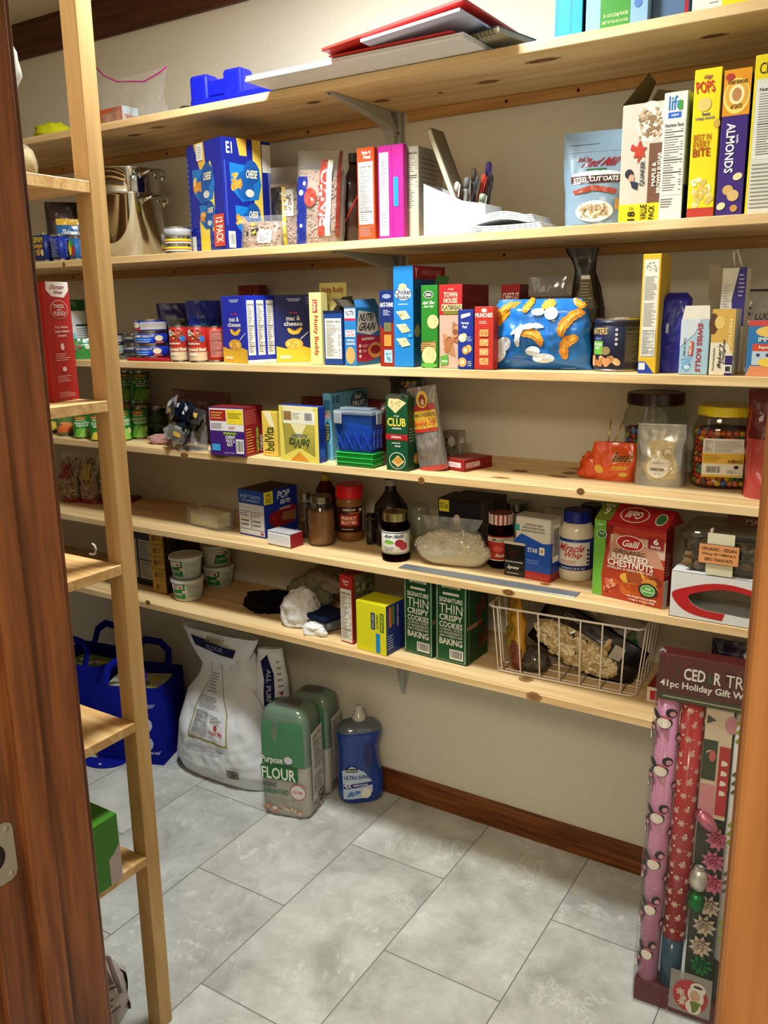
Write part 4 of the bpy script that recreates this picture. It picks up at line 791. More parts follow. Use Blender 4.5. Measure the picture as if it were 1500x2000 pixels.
box('cereal_box', 'yellow rimmed cereal box with a long printed panel, rightmost in its row', 'box', 2, (1453, 421), (1530, 413), 112, .19, 'e0c81c', ya=-.30, front=[('r', .06, .0, 1, .85, 'd3d0c2'), ('+',), ('t', 'Cheerios', .12, .88, 1, .95, '2a1c10', 0, 0, 0), ('e', .75, .98, .12, .02, '4a3a5c'), ('n', .1, .35, .95, .82), ('l', .1, .03, .95, .33, 12, '8d8d83')])
# ================================================================ THIRD SHELF
# white tub with green lid and the green carton beside it (behind the left post)
c, r, h = cyl(3, 130, 176, 700, 600, Y=-.20)
t = thing('oil_tub', 'white tub with a green screw lid, behind the tall red brownie box', 'tub', c, face_rz(c))
B().add(glathe([(r*.95, 0), (r, .006), (r, h*.85), (r*.9, h*.95), (r*.8, h)], 40), M_white, True).obj('tub_body', t)
b = B(); b.add(glathe([(r*.96, h*.93), (r*.98, h*1.12), (r*.9, h*1.15), (.001, h*1.15)], 40), C('1d5a2c', 'gloss'), True); b.obj('lid', t)
b = B(); b.add(glathe([(r+.0003, .015), (r+.0006, .016), (r+.0006, h*.78), (r+.0003, h*.79)], 40), C('cfd6d4'), True); cface(b, r+.0006, .016, h*.7).draw([('r', .0, 0, .5, .55, '7ec0cf'), ('l', .52, .2, .95, .7, 8, '7a7a7a'), ('r', .52, .75, .95, .8, K_), ('p', [(.2, .6), (.35, .95), (.3, .6), (.45, .8), (.33, .55)], '3c8a3c'), ('r', 0, 0, 1, .12, '2f8a3c')]); b.obj('label_band', t)
c, r, h = cyl(3, 146, 180, 705, 664, Y=-.275)
p = ptY(162, 704, -.27, SZ[3]); f = bagf(.075, .062, .05, .003, 31, tp=curve((0, 1), (.7, .95), (1, .6))); b = B(); addbag(b, f, C('2c7a30', 'film')); bface(b, f, .075, .062).draw([('c', .02, .3, .5, .9, 10, .1, ['6b3a3a', '8a5a5a', '3c9a4c']), ('e', .75, .6, .12, .12, 'c9d8c0'), ('e', .7, .85, .1, .06, '7ab0c9')])
tag(b.obj('nut_pouch', loc=p, rz=face_rz(p)), 'small green pouch in front of the white tub, by the left post', 'pouch')
p = ptY(120, 590, -.10, SZ[3]); b = B(); b.add(lump((.08, .04, .05), 35, .3), C('5a1f1c', 'film'), True); tag(b.obj('snack_bag', loc=Vector((p.x, -.075, SZ[3]+E_))), 'dark red bag slumped at the back behind the white tub', 'bag')
# tuna and chicken tins
def flat(label, x0, x1, yb, Y, k, hh, ops, base, top='b9b9b4'):
    c, r, h = cyl(3, x0, x1, yb, yb-30, Y=Y); can('flat_tin', label, 'tin', Vector((c.x, c.y, c.z+k)), r, hh, ops, base, group='flat meat and fish tins on the third shelf', top=top)
ck = [('r', .0, .12, .5, .9, 'd8d4cc'), ('+',), ('r', .12, .2, .56, .66, '1c48c4'), ('r', .3, .7, .62, .88, K_), ('+',), ('t', 'CHICKEN BREAST', .16, .32, .53, .5, '7ac0e0'), ('t', 'KIRKLAND', .33, .73, .6, .85, W_), ('e', .7, .55, .09, .32, 'd8cba8'), ('r', .62, .0, .8, .2, 'b3503c')]
nf = [('r', .25, .1, .9, .92, 'b5aca5'), ('l', .28, .15, .88, .88, 7, '6a625c'), ('e', .13, .6, .11, .35, 'd8cba8'), ('r', .06, .0, .25, .25, 'a8352c')]
c0, r0, _ = cyl(3, 267, 331, 699, 660, Y=-.255)
hh = .0365
for k, (l, o_) in enumerate((('lowest chicken tin of the stack of three on the third shelf', ck), ('middle chicken tin of the stack of three on the third shelf', ck), ('topmost tin of the stack of three, turned to its printed side', nf))):
    can('flat_tin', l, 'tin', c0+Vector((-.003*k, .002*k, hh*k+.0087)), r0, hh-.0005, o_, '1a2f9c', group='flat meat and fish tins on the third shelf', turn=(-.3, -.12, .1)[k])
tn = [('r', .0, .55, .5, .9, '8a8478'), ('r', .1, .1, .9, .5, '2a2a44'), ('+',), ('t', 'TUNA', .3, .6, .5, .85, 'c9c4b8'), ('l', .55, .15, .95, .85, 5, '9a948a')]
for k in range(2): flat(('lower tuna tin left of the chicken tins', 'upper dark tuna tin left of the chicken tins')[k], 243, 281, 693, -.165, .0087+.032*k, .0315, tn, ('23233c', '46403a')[k])
for k in range(2): flat(('lower grey tin of the leftmost pair by the post', 'upper blue tin of the leftmost pair by the post')[k], 204, 243, 695, -.20, .0087+.034*k, .0335, ([('l', .1, .1, .9, .9, 7, '4a5a4a')], nf)[k], ('a8aca4', '1a2a7c')[k])
# things lying flat under the tins
p = ptY(250, 706, -.30, SZ[3]); b = B(); b.add(gbev(0, 0, 0, .175, .20, .0082, .002), C('a81a24')); b.obj
tag(b.obj('red_folder', loc=(p.x, -.305, p.z)), 'flat red folder lying under the chicken tins', 'folder')
p = ptY(232, 703, -.24, SZ[3]); b = B(); b.add(gbev(0, 0, 0, .083, .12, .008, .002), C('8a8c84', 'foil')); tag(b.obj('foil_sheet', loc=(fb.x*0+p.x-.035, -.26, p.z), rz=0), 'flat silver grey packet lying left of the red folder', 'packet')
# blue pouches behind the hash cans
p = ptY(350, 690, -.12, SZ[3]); Hn = ztop(p, 350, 592)-p.z
f = bagf(.115, Hn, .06, .004, 33, tp=curve((0, 1), (.6, .9), (1, .25))); b = B(); addbag(b, f, C('141f6a', 'film')); bface(b, f, .115, Hn).draw([('r', .38, .25, .9, .72, '3a3a30'), ('+',), ('c', .4, .28, .88, .7, 12, .06, ['1c1a14', '55503c']), ('t', 'N', .1, .35, .25, .65, '5a7a9a', 0, .2)])
tag(b.obj('blue_pouch', loc=p, rz=face_rz(p)), 'dark blue pouch with a photo window behind the hash cans', 'pouch')
p = ptY(403, 690, -.17, SZ[3]); Hn = ztop(p, 400, 587)-p.z
f = bagf(.098, Hn, .07, .006, 34, tp=curve((0, 1), (.7, 1), (1, .45))); b = B(); addbag(b, f, C('1a2f9a', 'film')); bface(b, f, .1, Hn).draw([('e', .5, .5, .25, .18, '1c4a9c'), ('+',), ('e', .5, .5, .18, .12, '2a6ab0')])
tag(b.obj('blue_packet', loc=p, rz=face_rz(p)), 'glossy bright blue packet left of the macaroni boxes', 'packet')
# hash cans
hs = [('r', 0, 0, 1, .3, 'c9b08a'), ('r', 0, .25, 1, .42, 'b8602c'), ('r', 0, .38, 1, .62, 'a82a20'), ('+',), ('e', .26, .84, .15, .1, 'e0dcd0'), ('c', .3, .52, .8, .98, 26, .05, ['8a4a2c', 'c98a5c', '5a2a1c']), ('+',), ('t', 'Hormel', .17, .81, .36, .87, '7a2420'), ('e', .72, .66, .1, .09, '2f6fb5'), ('t', 'MaryKitchen', .18, .47, .62, .55, 'ece6d6'), ('t', 'Corned Beef', .12, .29, .85, .39, 'ece6d6'), ('t', 'Hash', .2, .14, .5, .25, 'ece6d6')]
hn = [('n', .3, .1, .9, .95, 'c46a60')]
for k, (x0, x1, yb, yt, Y, o_, l, tu) in enumerate(((334, 371, 710, 636, -.285, hs, 'leftmost of the three red corned beef hash cans', -.25), (368, 410, 711, 636, -.29, hs, 'middle one of the three red corned beef hash cans', -.2), (406, 439, 710, 637, -.262, hn, 'rightmost of the three red hash cans, turned to its nutrition side', 0.))):
    c, r, h = cyl(3, x0, x1, yb, yt, Y=Y); can('hash_can', l, 'can', c, min(r, .0262), h, o_, 'a8241c', group='corned beef hash cans on the third shelf', turn=tu)
# macaroni boxes
mf = [('p', [(0, 0), (1, 0), (1, .2), (.6, .26), (.3, .2), (0, .24)], 'e0b02c'), ('+',), ('t', 'kraft', .42, .72, .66, .75, 'c4352c'), ('t', 'mac &', .32, .62, .72, .69, W_), ('t', 'cheese', .25, .54, .78, .61, W_), ('p', [(.33, .5), (.4, .51), (.5, .455), (.62, .47), (.72, .52), (.78, .5), (.66, .42), (.5, .41), (.38, .44)], 'e8b83c'), ('r', .35, .93, .75, .945, 'b0b5e0'), ('r', .4, .905, .7, .92, 'b0b5e0'), ('p', [(.7, .33), (.95, .44), (.96, .46), (.72, .36)], 'c9cfd8'), ('e', .52, .27, .26, .085, 'd8a83c'), ('+',), ('c', .3, .2, .74, .34, 20, .05, ['f0c85c', 'd89a3c']), ('r', .1, .05, .42, .1, 'ecd9a0')]
A0 = ptY(438, 711, -.272, SZ[3]); B0 = ptY(485, 713, -.312, SZ[3]); v = B0-A0; n_ = Vector((-v.y, v.x, 0)).normalized()
lo = .02
for i in range(80):
    if pcol(B0+n_*3*(.02+i*.0005)) > 539: lo = .02+i*.0005; break
hm_ = ztop(A0, 432, 579)-A0.z
for k in range(3):
    carton_at('macaroni_box', ('front one of the three blue macaroni boxes, showing its face', 'middle one of the three blue macaroni boxes stood side by side', 'rearmost of the three blue macaroni boxes stood side by side')[k], 'box', A0+n_*(lo+.0006)*k, B0+n_*(lo+.0006)*k, hm_, lo, '1a2aa8', front=mf, right=[('n', .12, .12, .88, .93), ('r', 0, 0, 1, .05, 'd8d4cc'), ('l', .1, .06, .9, .1, 2, '5a5a9a')], side='1a2aa8', group='blue macaroni boxes on the third shelf')
q0 = A0+n_*3*(lo+.001)
box('macaroni_carton', 'large blue macaroni carton turned right, coloured darker for shade, behind the three boxes', 'box', 3, (541, 707), (608, 700), 576, .075, '16205c', ya=-.235, yb=-.175, front=[(o[0], *o[1:]) for o in mf if o[0] != 'n']+[('t', '5', .88, .85, .98, .97, '5a64a0')])  # darker blue than its neighbours: dimness at this angle put into the colour
p = ptY(500, 700, -.05, SZ[3]); b = B(); b.add(gbev(-.04, -.02, 0, .04, .02, ztop(p, 500, 557)-p.z, .001), C('7a2a20')); fz = Face(b, lambda x, y, l: (x-.04, -.02-l, y), .08, .2); fz.draw([('c', .05, .8, .95, .99, 30, .04, ['4a1a12', 'b5604c', 'd8c0a0'])])
tag(b.obj('red_carton', loc=Vector((p.x, -.05, p.z))), 'red patterned box top peeking over the macaroni boxes', 'box')
# peanut wafer box with open lid
def nbf(w, d, h):
    b = B(); m = C('b5a468', 'matte'); b.add(gprism([(0, d*.7), (.0, h), (.0, h)], 0, 0, 'x') if 0 else ([(0, d*.98, h), (w*3.0, d*.98, h), (w*2.9, d*1.0, h+.018), (.002, d*1.0, h+.02)], [(0, 1, 2, 3)]), m); return [('flap', b)]
box('wafer_box', 'narrow pale yellow box with red sideways lettering, lid open', 'box', 3, (607, 705), (630, 706), 571, .03, 'e0d68a', ya=-.285, topc='5a5238', front=[('t', 'Nutty Buddy', .3, .12, .75, .68, 'a82a24', 270), ('p', [(.3, .72), (.7, .72), (.7, .9), (.3, .9)], 'b53a34'), ('+',), ('t', 'Little', .35, .74, .65, .88, 'e8dcb0', 270)])
p = ptY(628, 702, -.235, SZ[3]); b = B(); Hn = ztop(p, 655, 552)-p.z
b.add(gbev(0, 0, 0, .085, .0012, Hn, .0004), C('c9bb72')); Face(b, lambda x, y, l: (x, -l, y), .085, Hn).draw([('t', 'Nutty Buddy', .1, .86, .9, .95, '8a2a22'), ('p', [(.1, .75), (.3, .8), (.25, .6)], '8a3a22')]); tag(b.obj('wafer_box_card', loc=p, rz=.0), 'pale yellow cardboard back standing up behind the white nutrition box', 'card')
# dark topped box with nutrition side
def dfl(w, d, h):
    b = B(); m = C('2a2419', 'matte')
    b.add(([(w, 0, h), (w, d, h), (w-.03, d, h+.028), (w-.035, .01, h+.03)], [(0, 1, 2, 3)]), m); b.add(([(0, d, h), (w, d, h), (w+.004, d+.002, h+.035), (.03, d+.002, h+.033)], [(0, 1, 2, 3)]), m); return [('flap', b)]
box('bar_box', 'navy box with a white nutrition panel and open dark flaps', 'box', 3, (634, 706), (670, 707), 607, .042, '1f3c7c', ya=-.288, topc='1a160f', parts=dfl, front=[('r', .0, .95, 1, 1, '14203c'), ('n', .08, .12, .95, .86)])
# cereal bars
def gfl(w, d, h):
    b = B(); m = C('4a4438', 'matte'); b.add(([(0, 0, h), (0, d, h), (-.02, d, h+.02), (-.02, 0, h+.02)], [(0, 1, 2, 3)]), m)
    b2 = B(); b2.add(([(w, 0, h), (w, d, h), (w-.012, d, h+.022), (w-.012, .01, h+.018)], [(0, 1, 2, 3)]), C('2f6ea8')); return [('flap', b), ('flap', b2)]
box('cereal_bar_box', 'blue cereal bar box with a big white name and raspberries', 'box', 3, (674, 709), (697, 711), 601, 742, '2a77b5', ya=-.295, topc='2a2620', side='2a77b5', parts=gfl,
    front=[('r', .05, .82, .95, .98, 'dfe3e6'), ('r', .05, .78, .95, .82, 'c4284a'), ('+',), ('t', 'NUTRI', .15, .86, .85, .95, '1a1a22'), ('r', .1, .5, .92, .62, 'd8dce0'), ('+',), ('t', 'FRUIT', .2, .57, .8, .61, 'c4284a'), ('t', 'FLAVOR', .15, .51, .85, .555, 'c4284a'), ('t', 'WHOLE', .2, .42, .85, .46, W_), ('t', 'GRAINS', .15, .36, .9, .4, W_), ('e', .5, .18, .4, .15, 'c99a5c')],
    right=[('p', [(.02, .58), (.12, .95), (.8, .9), (.98, .6), (.6, .52)], 'd6d8d6'), ('+',), ('t', 'NUTRI', .12, .76, .78, .9, K_, 0, .15), ('t', 'GRAIN', .08, .60, .86, .74, K_, 0, .15), ('p', [(0, .08), (0, .48), (.2, .53), (1, .5), (1, .12), (.4, .05)], 'a81f44'), ('+',), ('t', 'RASPBERRY', .22, .43, .78, .48, W_), ('c', .0, .38, .14, .56, 6, .07, ['b3243c', '8a1a30']), ('e', .8, .25, .32, .14, 'c98a4c'), ('e', .8, .26, .22, .08, '8a1f24'), ('e', .14, .34, .05, .03, W_), ('e', .14, .25, .05, .03, W_), ('e', .14, .16, .05, .03, W_), ('l', .24, .31, .5, .36, 2, W_), ('l', .24, .22, .45, .27, 2, W_)])
box('nut_cracker_box', 'slim navy and red cracker box left of the tall light blue box', 'box', 3, (743, 710), (771, 711), 567, .05, '8a2418', ya=-.287, front=[('r', 0, .62, 1, 1, '1a2a66'), ('p', [(0, .62), (1, .62), (.5, .45), (0, .55)], '1a2a66'), ('+',), ('t', 'NUT-THINS', .06, .78, .94, .84, W_), ('e', .5, .92, .3, .03, '8a96b0'), ('l', .25, .67, .75, .75, 4, 'c9cdd8'), ('r', .3, .46, .8, .58, '6b6a44'), ('r', .3, .27, .8, .42, 'c98a3c'), ('r', .3, .05, .85, .22, '9ac0cf'), ('+',), ('c', .35, .06, .8, .2, 8, .08, ['d8d8c8', '5a8aa5'])])
# tall light blue cracker box
wf = lambda x, y, a: [('p', [(x-.38, y+.055), (x+.12, y+.065), (x+.36, y-.01), (x-.06, y-.03)], 'd9cfa0'), ('+',), ('c', x-.28, y-.015, x+.28, y+.05, 10, .035, ['a8925a', 'c0ad74'])]
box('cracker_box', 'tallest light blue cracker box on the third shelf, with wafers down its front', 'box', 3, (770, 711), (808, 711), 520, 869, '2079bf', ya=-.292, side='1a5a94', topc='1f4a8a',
    front=[('e', .5, .73, .42, .065, 'e0dcc4'), ('+',), ('t', 'Chicken', .08, .72, .92, .775, '1c2d66', 0, 0), ('t', 'Biskit', .2, .675, .8, .715, '1c2d66'), ('e', .48, .80, .2, .03, 'd8c48a'), ('l', .25, .615, .75, .64, 1, W_)]+wf(.5, .5, 0)+wf(.5, .37, 0)+wf(.5, .23, 0)+[('r', .75, .3, .95, .33, '3c9ad8')], right=[('r', 0, .87, 1, 1, 'a32430'), ('+',), ('t', 'FAMILY SIZE', .28, .91, .85, .96, 'c98a8a'), ('t', 'Y', .05, .89, .14, .98, W_), ('c', .0, .3, .25, .42, 4, .08, ['b5a87a'])])
def gr_fl(w, d, h):
    b = B(); b.add(([(w*.3, d*.4, h), (w*.9, d*.6, h), (w*.9, d*.65, h+.02), (w*.35, d*.5, h+.022)], [(0, 1, 2, 3)]), C('2c5a24')); return [('flap', b)]
bis = lambda x, y, r: [('e', x, y, r, r*.25, 'd6c28a'), ('+',), ('c', x-r*.7, y-r*.16, x+r*.7, y+r*.16, 10, .03, ['b59a5c', 'c9b070'])]
box('biscuit_box', 'green biscuit box with round biscuits on its front', 'box', 3, (823, 711), (855, 711), 557, .10, '2a7a28', ya=-.298, topc='1a2a14', parts=gr_fl, front=[('e', .45, .885, .3, .045, 'c9cfc0'), ('+',), ('e', .45, .885, .27, .036, '1c1c1a'), ('+',), ('t', 'GIBBA', .25, .865, .66, .905, 'c9cfc0'), ('t', 'Snak Time', .06, .77, .9, .81, W_, 0, .2), ('t', 'Stack Pack', .12, .73, .86, .76, 'c9e0b0', 0, .2)]+bis(.72, .56, .34)+[('p', [(.0, .3), (.9, .33), (.9, .2), (0, .2)], 'b59058'), ('+',), ('l', .0, .2, .9, .33, 5, '6b4a24')]+bis(.5, .15, .44)+[('e', .5, .03, .5, .03, '5aa040')])
crk = lambda x0, y0, x1, y1, nn: ('c', x0, y0, x1, y1, nn, .12, ['a86a44', 'c0875c', '8a5234', 'd0a078'], 1.)
box('flatbread_box', 'red and tan flatbread cracker box with dark crackers pictured', 'box', 3, (858, 711), (902, 711), 556, 953, 'c2a08c', ya=-.30, side='7a1f20', topc='6a1a1c',  # side a darker red than the front, shade painted in
    front=[('r', 0, .64, 1, 1, 'b02628'), ('+',), ('t', 'TOWN', .2, .85, .8, .91, 'e8d8b0'), ('t', 'HOUSE', .2, .78, .8, .84, 'e8d8b0'), ('r', .1, .69, 1, .765, 'd8c48a'), ('t', 'Kelloggs', .36, .93, .66, .955, 'd8b0a0', 0, .2), ('+',), ('t', 'FLATBREAD', .12, .70, .98, .755, '3a2a18'), ('r', .2, .65, 1, .685, '6a7a2c'), ('p', [(.6, .56), (.98, .5), (.95, .28), (.55, .33)], 'a5704c'), ('p', [(.15, .42), (.6, .36), (.72, .14), (.25, .2)], 'b57c54'), ('+',), crk(.2, .18, .6, .4, 14), crk(.55, .3, .95, .52, 14), ('p', [(.05, .14), (.4, .17), (.42, .05), (.08, .03)], '5a9a3c'), ('+',), ('t', 'CRUNCH', .12, .07, .38, .1, W_)],
    right=[('t', 'TOWN', .3, .78, .75, .85, '8f4a40'), ('t', 'HOUSE', .28, .68, .78, .75, '8f4a40')])
box('cracker_pack_box', 'short dark blue variety cracker box in front of the flatbread box', 'box', 3, (894, 715), (924, 716), 605, .026, '1d2f86', ya=-.3205, front=[('p', [(.2, .85), (.8, .9), (.8, .95), (.2, .92)], 'd8c0c0'), ('t', 'Variety', .2, .75, .72, .8, W_), ('t', 'Pack', .3, .69, .62, .74, W_), ('e', .3, .53, .26, .07, 'e0d6a0'), ('e', .42, .56, .16, .05, 'cfc48c'), ('e', .7, .35, .2, .065, 'd8a85c'), ('e', .5, .32, .22, .07, 'c98a3c'), ('e', .3, .12, .28, .08, 'd8a05c'), ('+',), ('e', .3, .53, .12, .03, W_), ('e', .5, .32, .12, .04, 'e8d8a0'), ('e', .32, .12, .14, .04, 'e8c890'), ('l', .6, .47, .95, .56, 4, 'b5bbe0'), ('l', .65, .05, .95, .15, 3, 'e8d8a0')], group='small cracker boxes in the front row')
box('cracker_pack_box', 'short red snack cracker box beside the variety cracker box', 'box', 3, (926, 716), (963, 717), 599, .026, 'b53026', ya=-.3205, front=[('t', 'MUNCHIES', .05, .83, .95, .9, W_), ('e', .5, .94, .15, .03, 'e0d0c0'), ('l', .25, .73, .75, .78, 2, 'ecd8c8')]+[x for k in range(4) for x in (('r', .28, .08+.15*k, .75, .19+.15*k, 'd89a5c'), ('+',), ('c', .3, .09+.15*k, .72, .18+.15*k, 6, .05, ['e8c890', 'c4682c']))], group='small cracker boxes in the front row')
box('cheese_cracker_box', 'red cheese cracker box behind the orange puffs bag', 'box', 3, (977, 700), (1013, 700), 556, .05, 'a8221c', ya=-.20, side='571410', front=[('t', 'CHEEZ-IT', .08, .80, .94, .9, 'ece6d6'), ('l', .2, .55, .9, .62, 1, 'd8b0a0')])  # side colour carries the shade of the face turned from the lamp
# clear bag of pretzels at the back
p = ptY(1068, 690, -.10, SZ[3]); Hn = ztop(p, 1060, 541)-p.z; t = thing('pretzel_bag', 'clear topped brown snack bag at the back behind the orange puffs bag', 'bag', p, face_rz(p)*.5)
f = bagf(.15, Hn, .075, .007, 36, tp=curve((0, 1), (.6, .9), (.8, .3), (1, .05)), wp=curve((0, 1), (.7, 1), (.82, .55), (1, .62))); b = B(); addbag(b, f, M_film2); b.obj('bag_film', t); f2 = bagf(.14, Hn*.78, .068, .005, 37, tp=curve((0, 1), (.8, .8), (1, .3))); b = B(); addbag(b, f2, C('6b3a24', 'film')); bface(b, f2, .14, Hn*.78).draw([('t', 'PLAYS', .1, .84, .5, .95, 'c0a090'), ('c', .1, .6, .9, .95, 16, .05, ['3c1c10', '8a5234'])]); b.obj('bag_lower', t)
# the big bag of orange puffs
p = ptY(1052, 719, -.262, SZ[3]); Hc = ztop(p, 1050, 584)-p.z; Wc = 186/FPX*depth(p)/.93
f = bagf(Wc, Hc, .078, .009, 41, tp=curve((0, .12), (.12, .6), (.5, 1), (.85, .7), (1, .12)), wp=curve((0, 1.04), (.15, 1), (.6, .97), (.9, .9), (1, .8)), fr=7)
b = B(); addbag(b, f, C('1f6fc0', 'film'), 36, 34)
def puff_(x, y, L, a, bend=.6):
    pts = []; n = 14
    for s_, sg in ((1, 1), (-1, -1)):
        for i in range(n+1):
            k = i/n if sg > 0 else 1-i/n; th = (k-.5)*bend*2; R = L/(bend*2); w = .045*(1-(2*k-1)**4*.35); rr = R+sg*w*.42
            X = rr*math.sin(th); Y = (rr*math.cos(th)-R); ca, sa = math.cos(a), math.sin(a); pts.append((x+(X*ca-Y*sa), y+(X*sa+Y*ca)*Wc/Hc))
    return pts
F_ = bface(b, f, Wc, Hc, 'gloss')
F_.draw([('p', [(0, .0), (.15, .18), (.5, .14), (1, .0)], '1c62b3'), ('p', [(0, .75), (.22, .97), (.3, .97), (.12, .62)], 'd8861f')]); F_.draw([('+',)])
for k, (x, y, L, a, bd) in enumerate(((.50, .50, .26, -.55, 1.15), (.78, .33, .24, 1.35, .7), (.84, .42, .16, .6, .6), (.86, .75, .27, .65, .8), (.77, .62, .2, 1.2, .6), (.62, .93, .16, .25, .6), (.40, .92, .15, 1.1, .5), (.13, .86, .2, .8, .5), (.95, .93, .12, -.5, .5))):
    F_.draw([('s', x, y, L, a, bd, .085, ('e09326', 'd8861f', 'e39c38')[k % 3])]); F_.L += .3; F_.draw([('s', x, y, L*.75, a, bd*.75, .030, 'eeb04c')]); F_.L -= .3
F_.draw([('+',), ('s', .42, .62, .34, .2, .5, .05, 'dfe6ee'), ('s', .34, .48, .2, 1.35, .4, .055, 'dfe6ee'), ('e', .17, .36, .1, .1, 'd8dfe6', 30), ('e', .12, .2, .09, .09, 'd8dfe6', 40), ('e', .58, .17, .11, .07, 'd8dfe6'), ('e', .48, .27, .07, .07, 'd8dfe6'), ('e', .52, .82, .07, .05, 'd8dfe6'), ('e', .66, .80, .07, .09, 'd8dfe6'), ('l', .72, .01, .95, .035, 1, '9ac0e0')])
tag(b.obj('snack_bag', loc=p, rz=face_rz(p)*.25), 'big glossy blue bag printed with orange cheese puffs, third shelf', 'bag')
# tall black coffee bag
p = ptY(1141, 712, -.165, SZ[3]); Hk = ztop(p, 1141, 484)-p.z
f = bagf(.075, Hk, .07, .006, 42, tp=curve((0, 1), (.55, 1), (.75, .5), (.92, .12), (1, .25)), wp=curve((0, 1.15), (.5, 1.1), (.70, .78), (.80, .6), (.88, .66), (1, .98)), xo=curve((0, 0), (.6, 0), (.85, -.006), (1, -.014)), fr=6)
b = B(); addbag(b, f, C('1c1612', 'film')); bface(b, f, .075, Hk).draw([('r', .3, .5, .75, .78, '5f5a44'), ('l', .33, .52, .72, .72, 8, 'a8a48c'), ('r', .35, .74, .72, .77, W_), ('r', .2, .1, .6, .2, '8a8c84'), ('b', .22, .11, .58, .19)])
tag(b.obj('coffee_bag', loc=p, rz=face_rz(p)*.6), 'tall black bag with a pinched top right of the orange puffs bag', 'bag')
# dark nut canister
c, r, h = cyl(3, 1158, 1250, 712, 621, Y=-.235)
can('nut_canister', 'wide navy nut canister with a green label patch', 'can', c, r, h, [('r', 0, .9, 1, .97, '17172a'), ('t', 'PLANTERS', .02, .72, .42, .86, 'c9a95c'), ('t', 'deluxe', .18, .6, .34, .68, '6b7ab0', 0, .2), ('r', .14, .3, .35, .58, '6bab3c'), ('+',), ('t', 'PISTACHIO', .15, .48, .34, .54, W_), ('t', 'MIX', .2, .41, .3, .46, W_), ('e', .4, .38, .07, .09, '8a7a4c'), ('c', .08, .02, .62, .3, 18, .055, ['a8703c', 'd0aa74', '8a4a2c', 'c98a5c']), ('e', .55, .82, .02, .03, 'c9c9d0'), ('e', .55, .72, .02, .03, 'c9c9d0'), ('e', .55, .62, .02, .03, 'c9c9d0'), ('e', .55, .52, .02, .03, 'c9c9d0'), ('n', .66, .12, .95, .88, '3a3a44')], '1b1e3e', turn=-.2)
# tall yellow sided box
box('cracker_sleeve_box', 'very tall narrow yellow and white box on the third shelf', 'box', 3, (1245, 726), (1280, 726), 497, 1299, 'd9b02c', ya=-.305, side='c9a52c', front=[('r', .1, .14, .9, .955, 'dcd8ca'), ('+',), ('c', .2, .85, .8, .94, 20, .04, ['77736a', '9a968a']), ('l', .15, .62, .85, .82, 14, '8d897f'), ('l', .15, .4, .85, .6, 14, '8d897f'), ('n', .12, .15, .88, .38), ('p', [(0, 0), (0, .1), (.4, .1), (.8, .02), (.9, 0)], '1f3c9a'), ('r', .05, .03, .4, .09, 'd8d4d8')])
# blue cookie bag
p = ptY(1314, 726, -.25, SZ[3]); Hn = ztop(p, 1318, 572)-p.z
f = bagf(.065, Hn, .06, .005, 43, tp=curve((0, .9), (.5, 1), (.9, .8), (1, .2)), wp=curve((0, .95), (.5, 1), (.93, .9), (1, .55)), pw=4); b = B(); addbag(b, f, C('161c8c', 'film')); bface(b, f, .065, Hn).draw([('r', .28, .5, .36, .62, 'b5b5c0')])
tag(b.obj('cookie_bag', loc=p, rz=face_rz(p)*.4), 'narrow glossy dark blue bag right of the tall yellow box', 'bag')
def swf(w, d, h):
    b = B(); b.add(gprism([(.001, 0), (w-.001, 0), (w-.003, .026), (.006, .026)], 0, .0008, 'y'), C('d9d2c2')); b.v = [Vector((q.x, q.y, q.z+h)) for q in b.v]; return [('flap', b)]
box('swiss_roll_box', 'pale blue swiss roll box with red sideways lettering', 'box', 3, (1325, 724), (1381, 724), 624, .09, '9fbcc9', ya=-.3125, topc='3a342a', parts=swf, front=[('c', .0, .05, .45, .4, 14, .14, ['4a86b5', '7aa8c9', 'c9d8e0']), ('p', [(0, .5), (.5, .75), (.7, 1), (0, 1)], 'c5ccd2'), ('+',), ('t', 'SWISS ROLLS', .58, .05, .76, .93, 'b02a3c', 270), ('p', [(.3, .35), (.34, .62), (.48, .6), (.46, .34)], 'b5282c'), ('+',), ('t', 'Little Debbie', .33, .36, .44, .6, 'f0e6d0', 270), ('t', 'Today we Bake', .12, .32, .2, .7, '2a3a5a', 270, .1)])
box('pastry_box', 'cream and gold pastry box standing in front of the tall white carton', 'box', 3, (1384, 724), (1429, 723), 604, .06, 'dcd0b5', ya=-.3125, topc='b0a488', front=[('r', 0, .5, .72, 1, 'c9a04c'), ('p', [(.7, .5), (1, .3), (1, 1), (.7, 1)], 'c9a04c'), ('+',), ('e', .08, .78, .2, .16, '5a3a24'), ('e', .35, .8, .22, .1, 'd8b868'), ('t', 'GOLDEN', .76, .42, .9, .85, 'ecdca0', 90), ('t', "Baker's", .34, .1, .5, .5, '2a2430', 90, .1), ('t', 'Delights', .52, .16, .68, .56, '2a2430', 90, .1), ('t', 'homestyle', .12, .08, .24, .42, '6a5a5a', 90), ('r', .68, .0, 1, .3, '2a2360'), ('+',), ('r', .66, .04, .98, .16, W_), ('+',), ('r', .71, .06, .93, .14, '3a3630')])
def fl2(w, d, h):
    b = B(); b.add(([(0, d*.2, h), (-.03, d*.4, h+.01), (-.028, d*.5, h-.06), (-.002, d*.4, h-.08)], [(0, 1, 2, 3)]), C('a3957c', 'matte')); b.add(gtube([(w*.45, .01, h), (w*.35, .01, h+.03), (w*.5, .01, h+.035), (w*.75, .012, h-.002)], .0025, 6), C('c9c0a8'), True); return [('flap', b)]
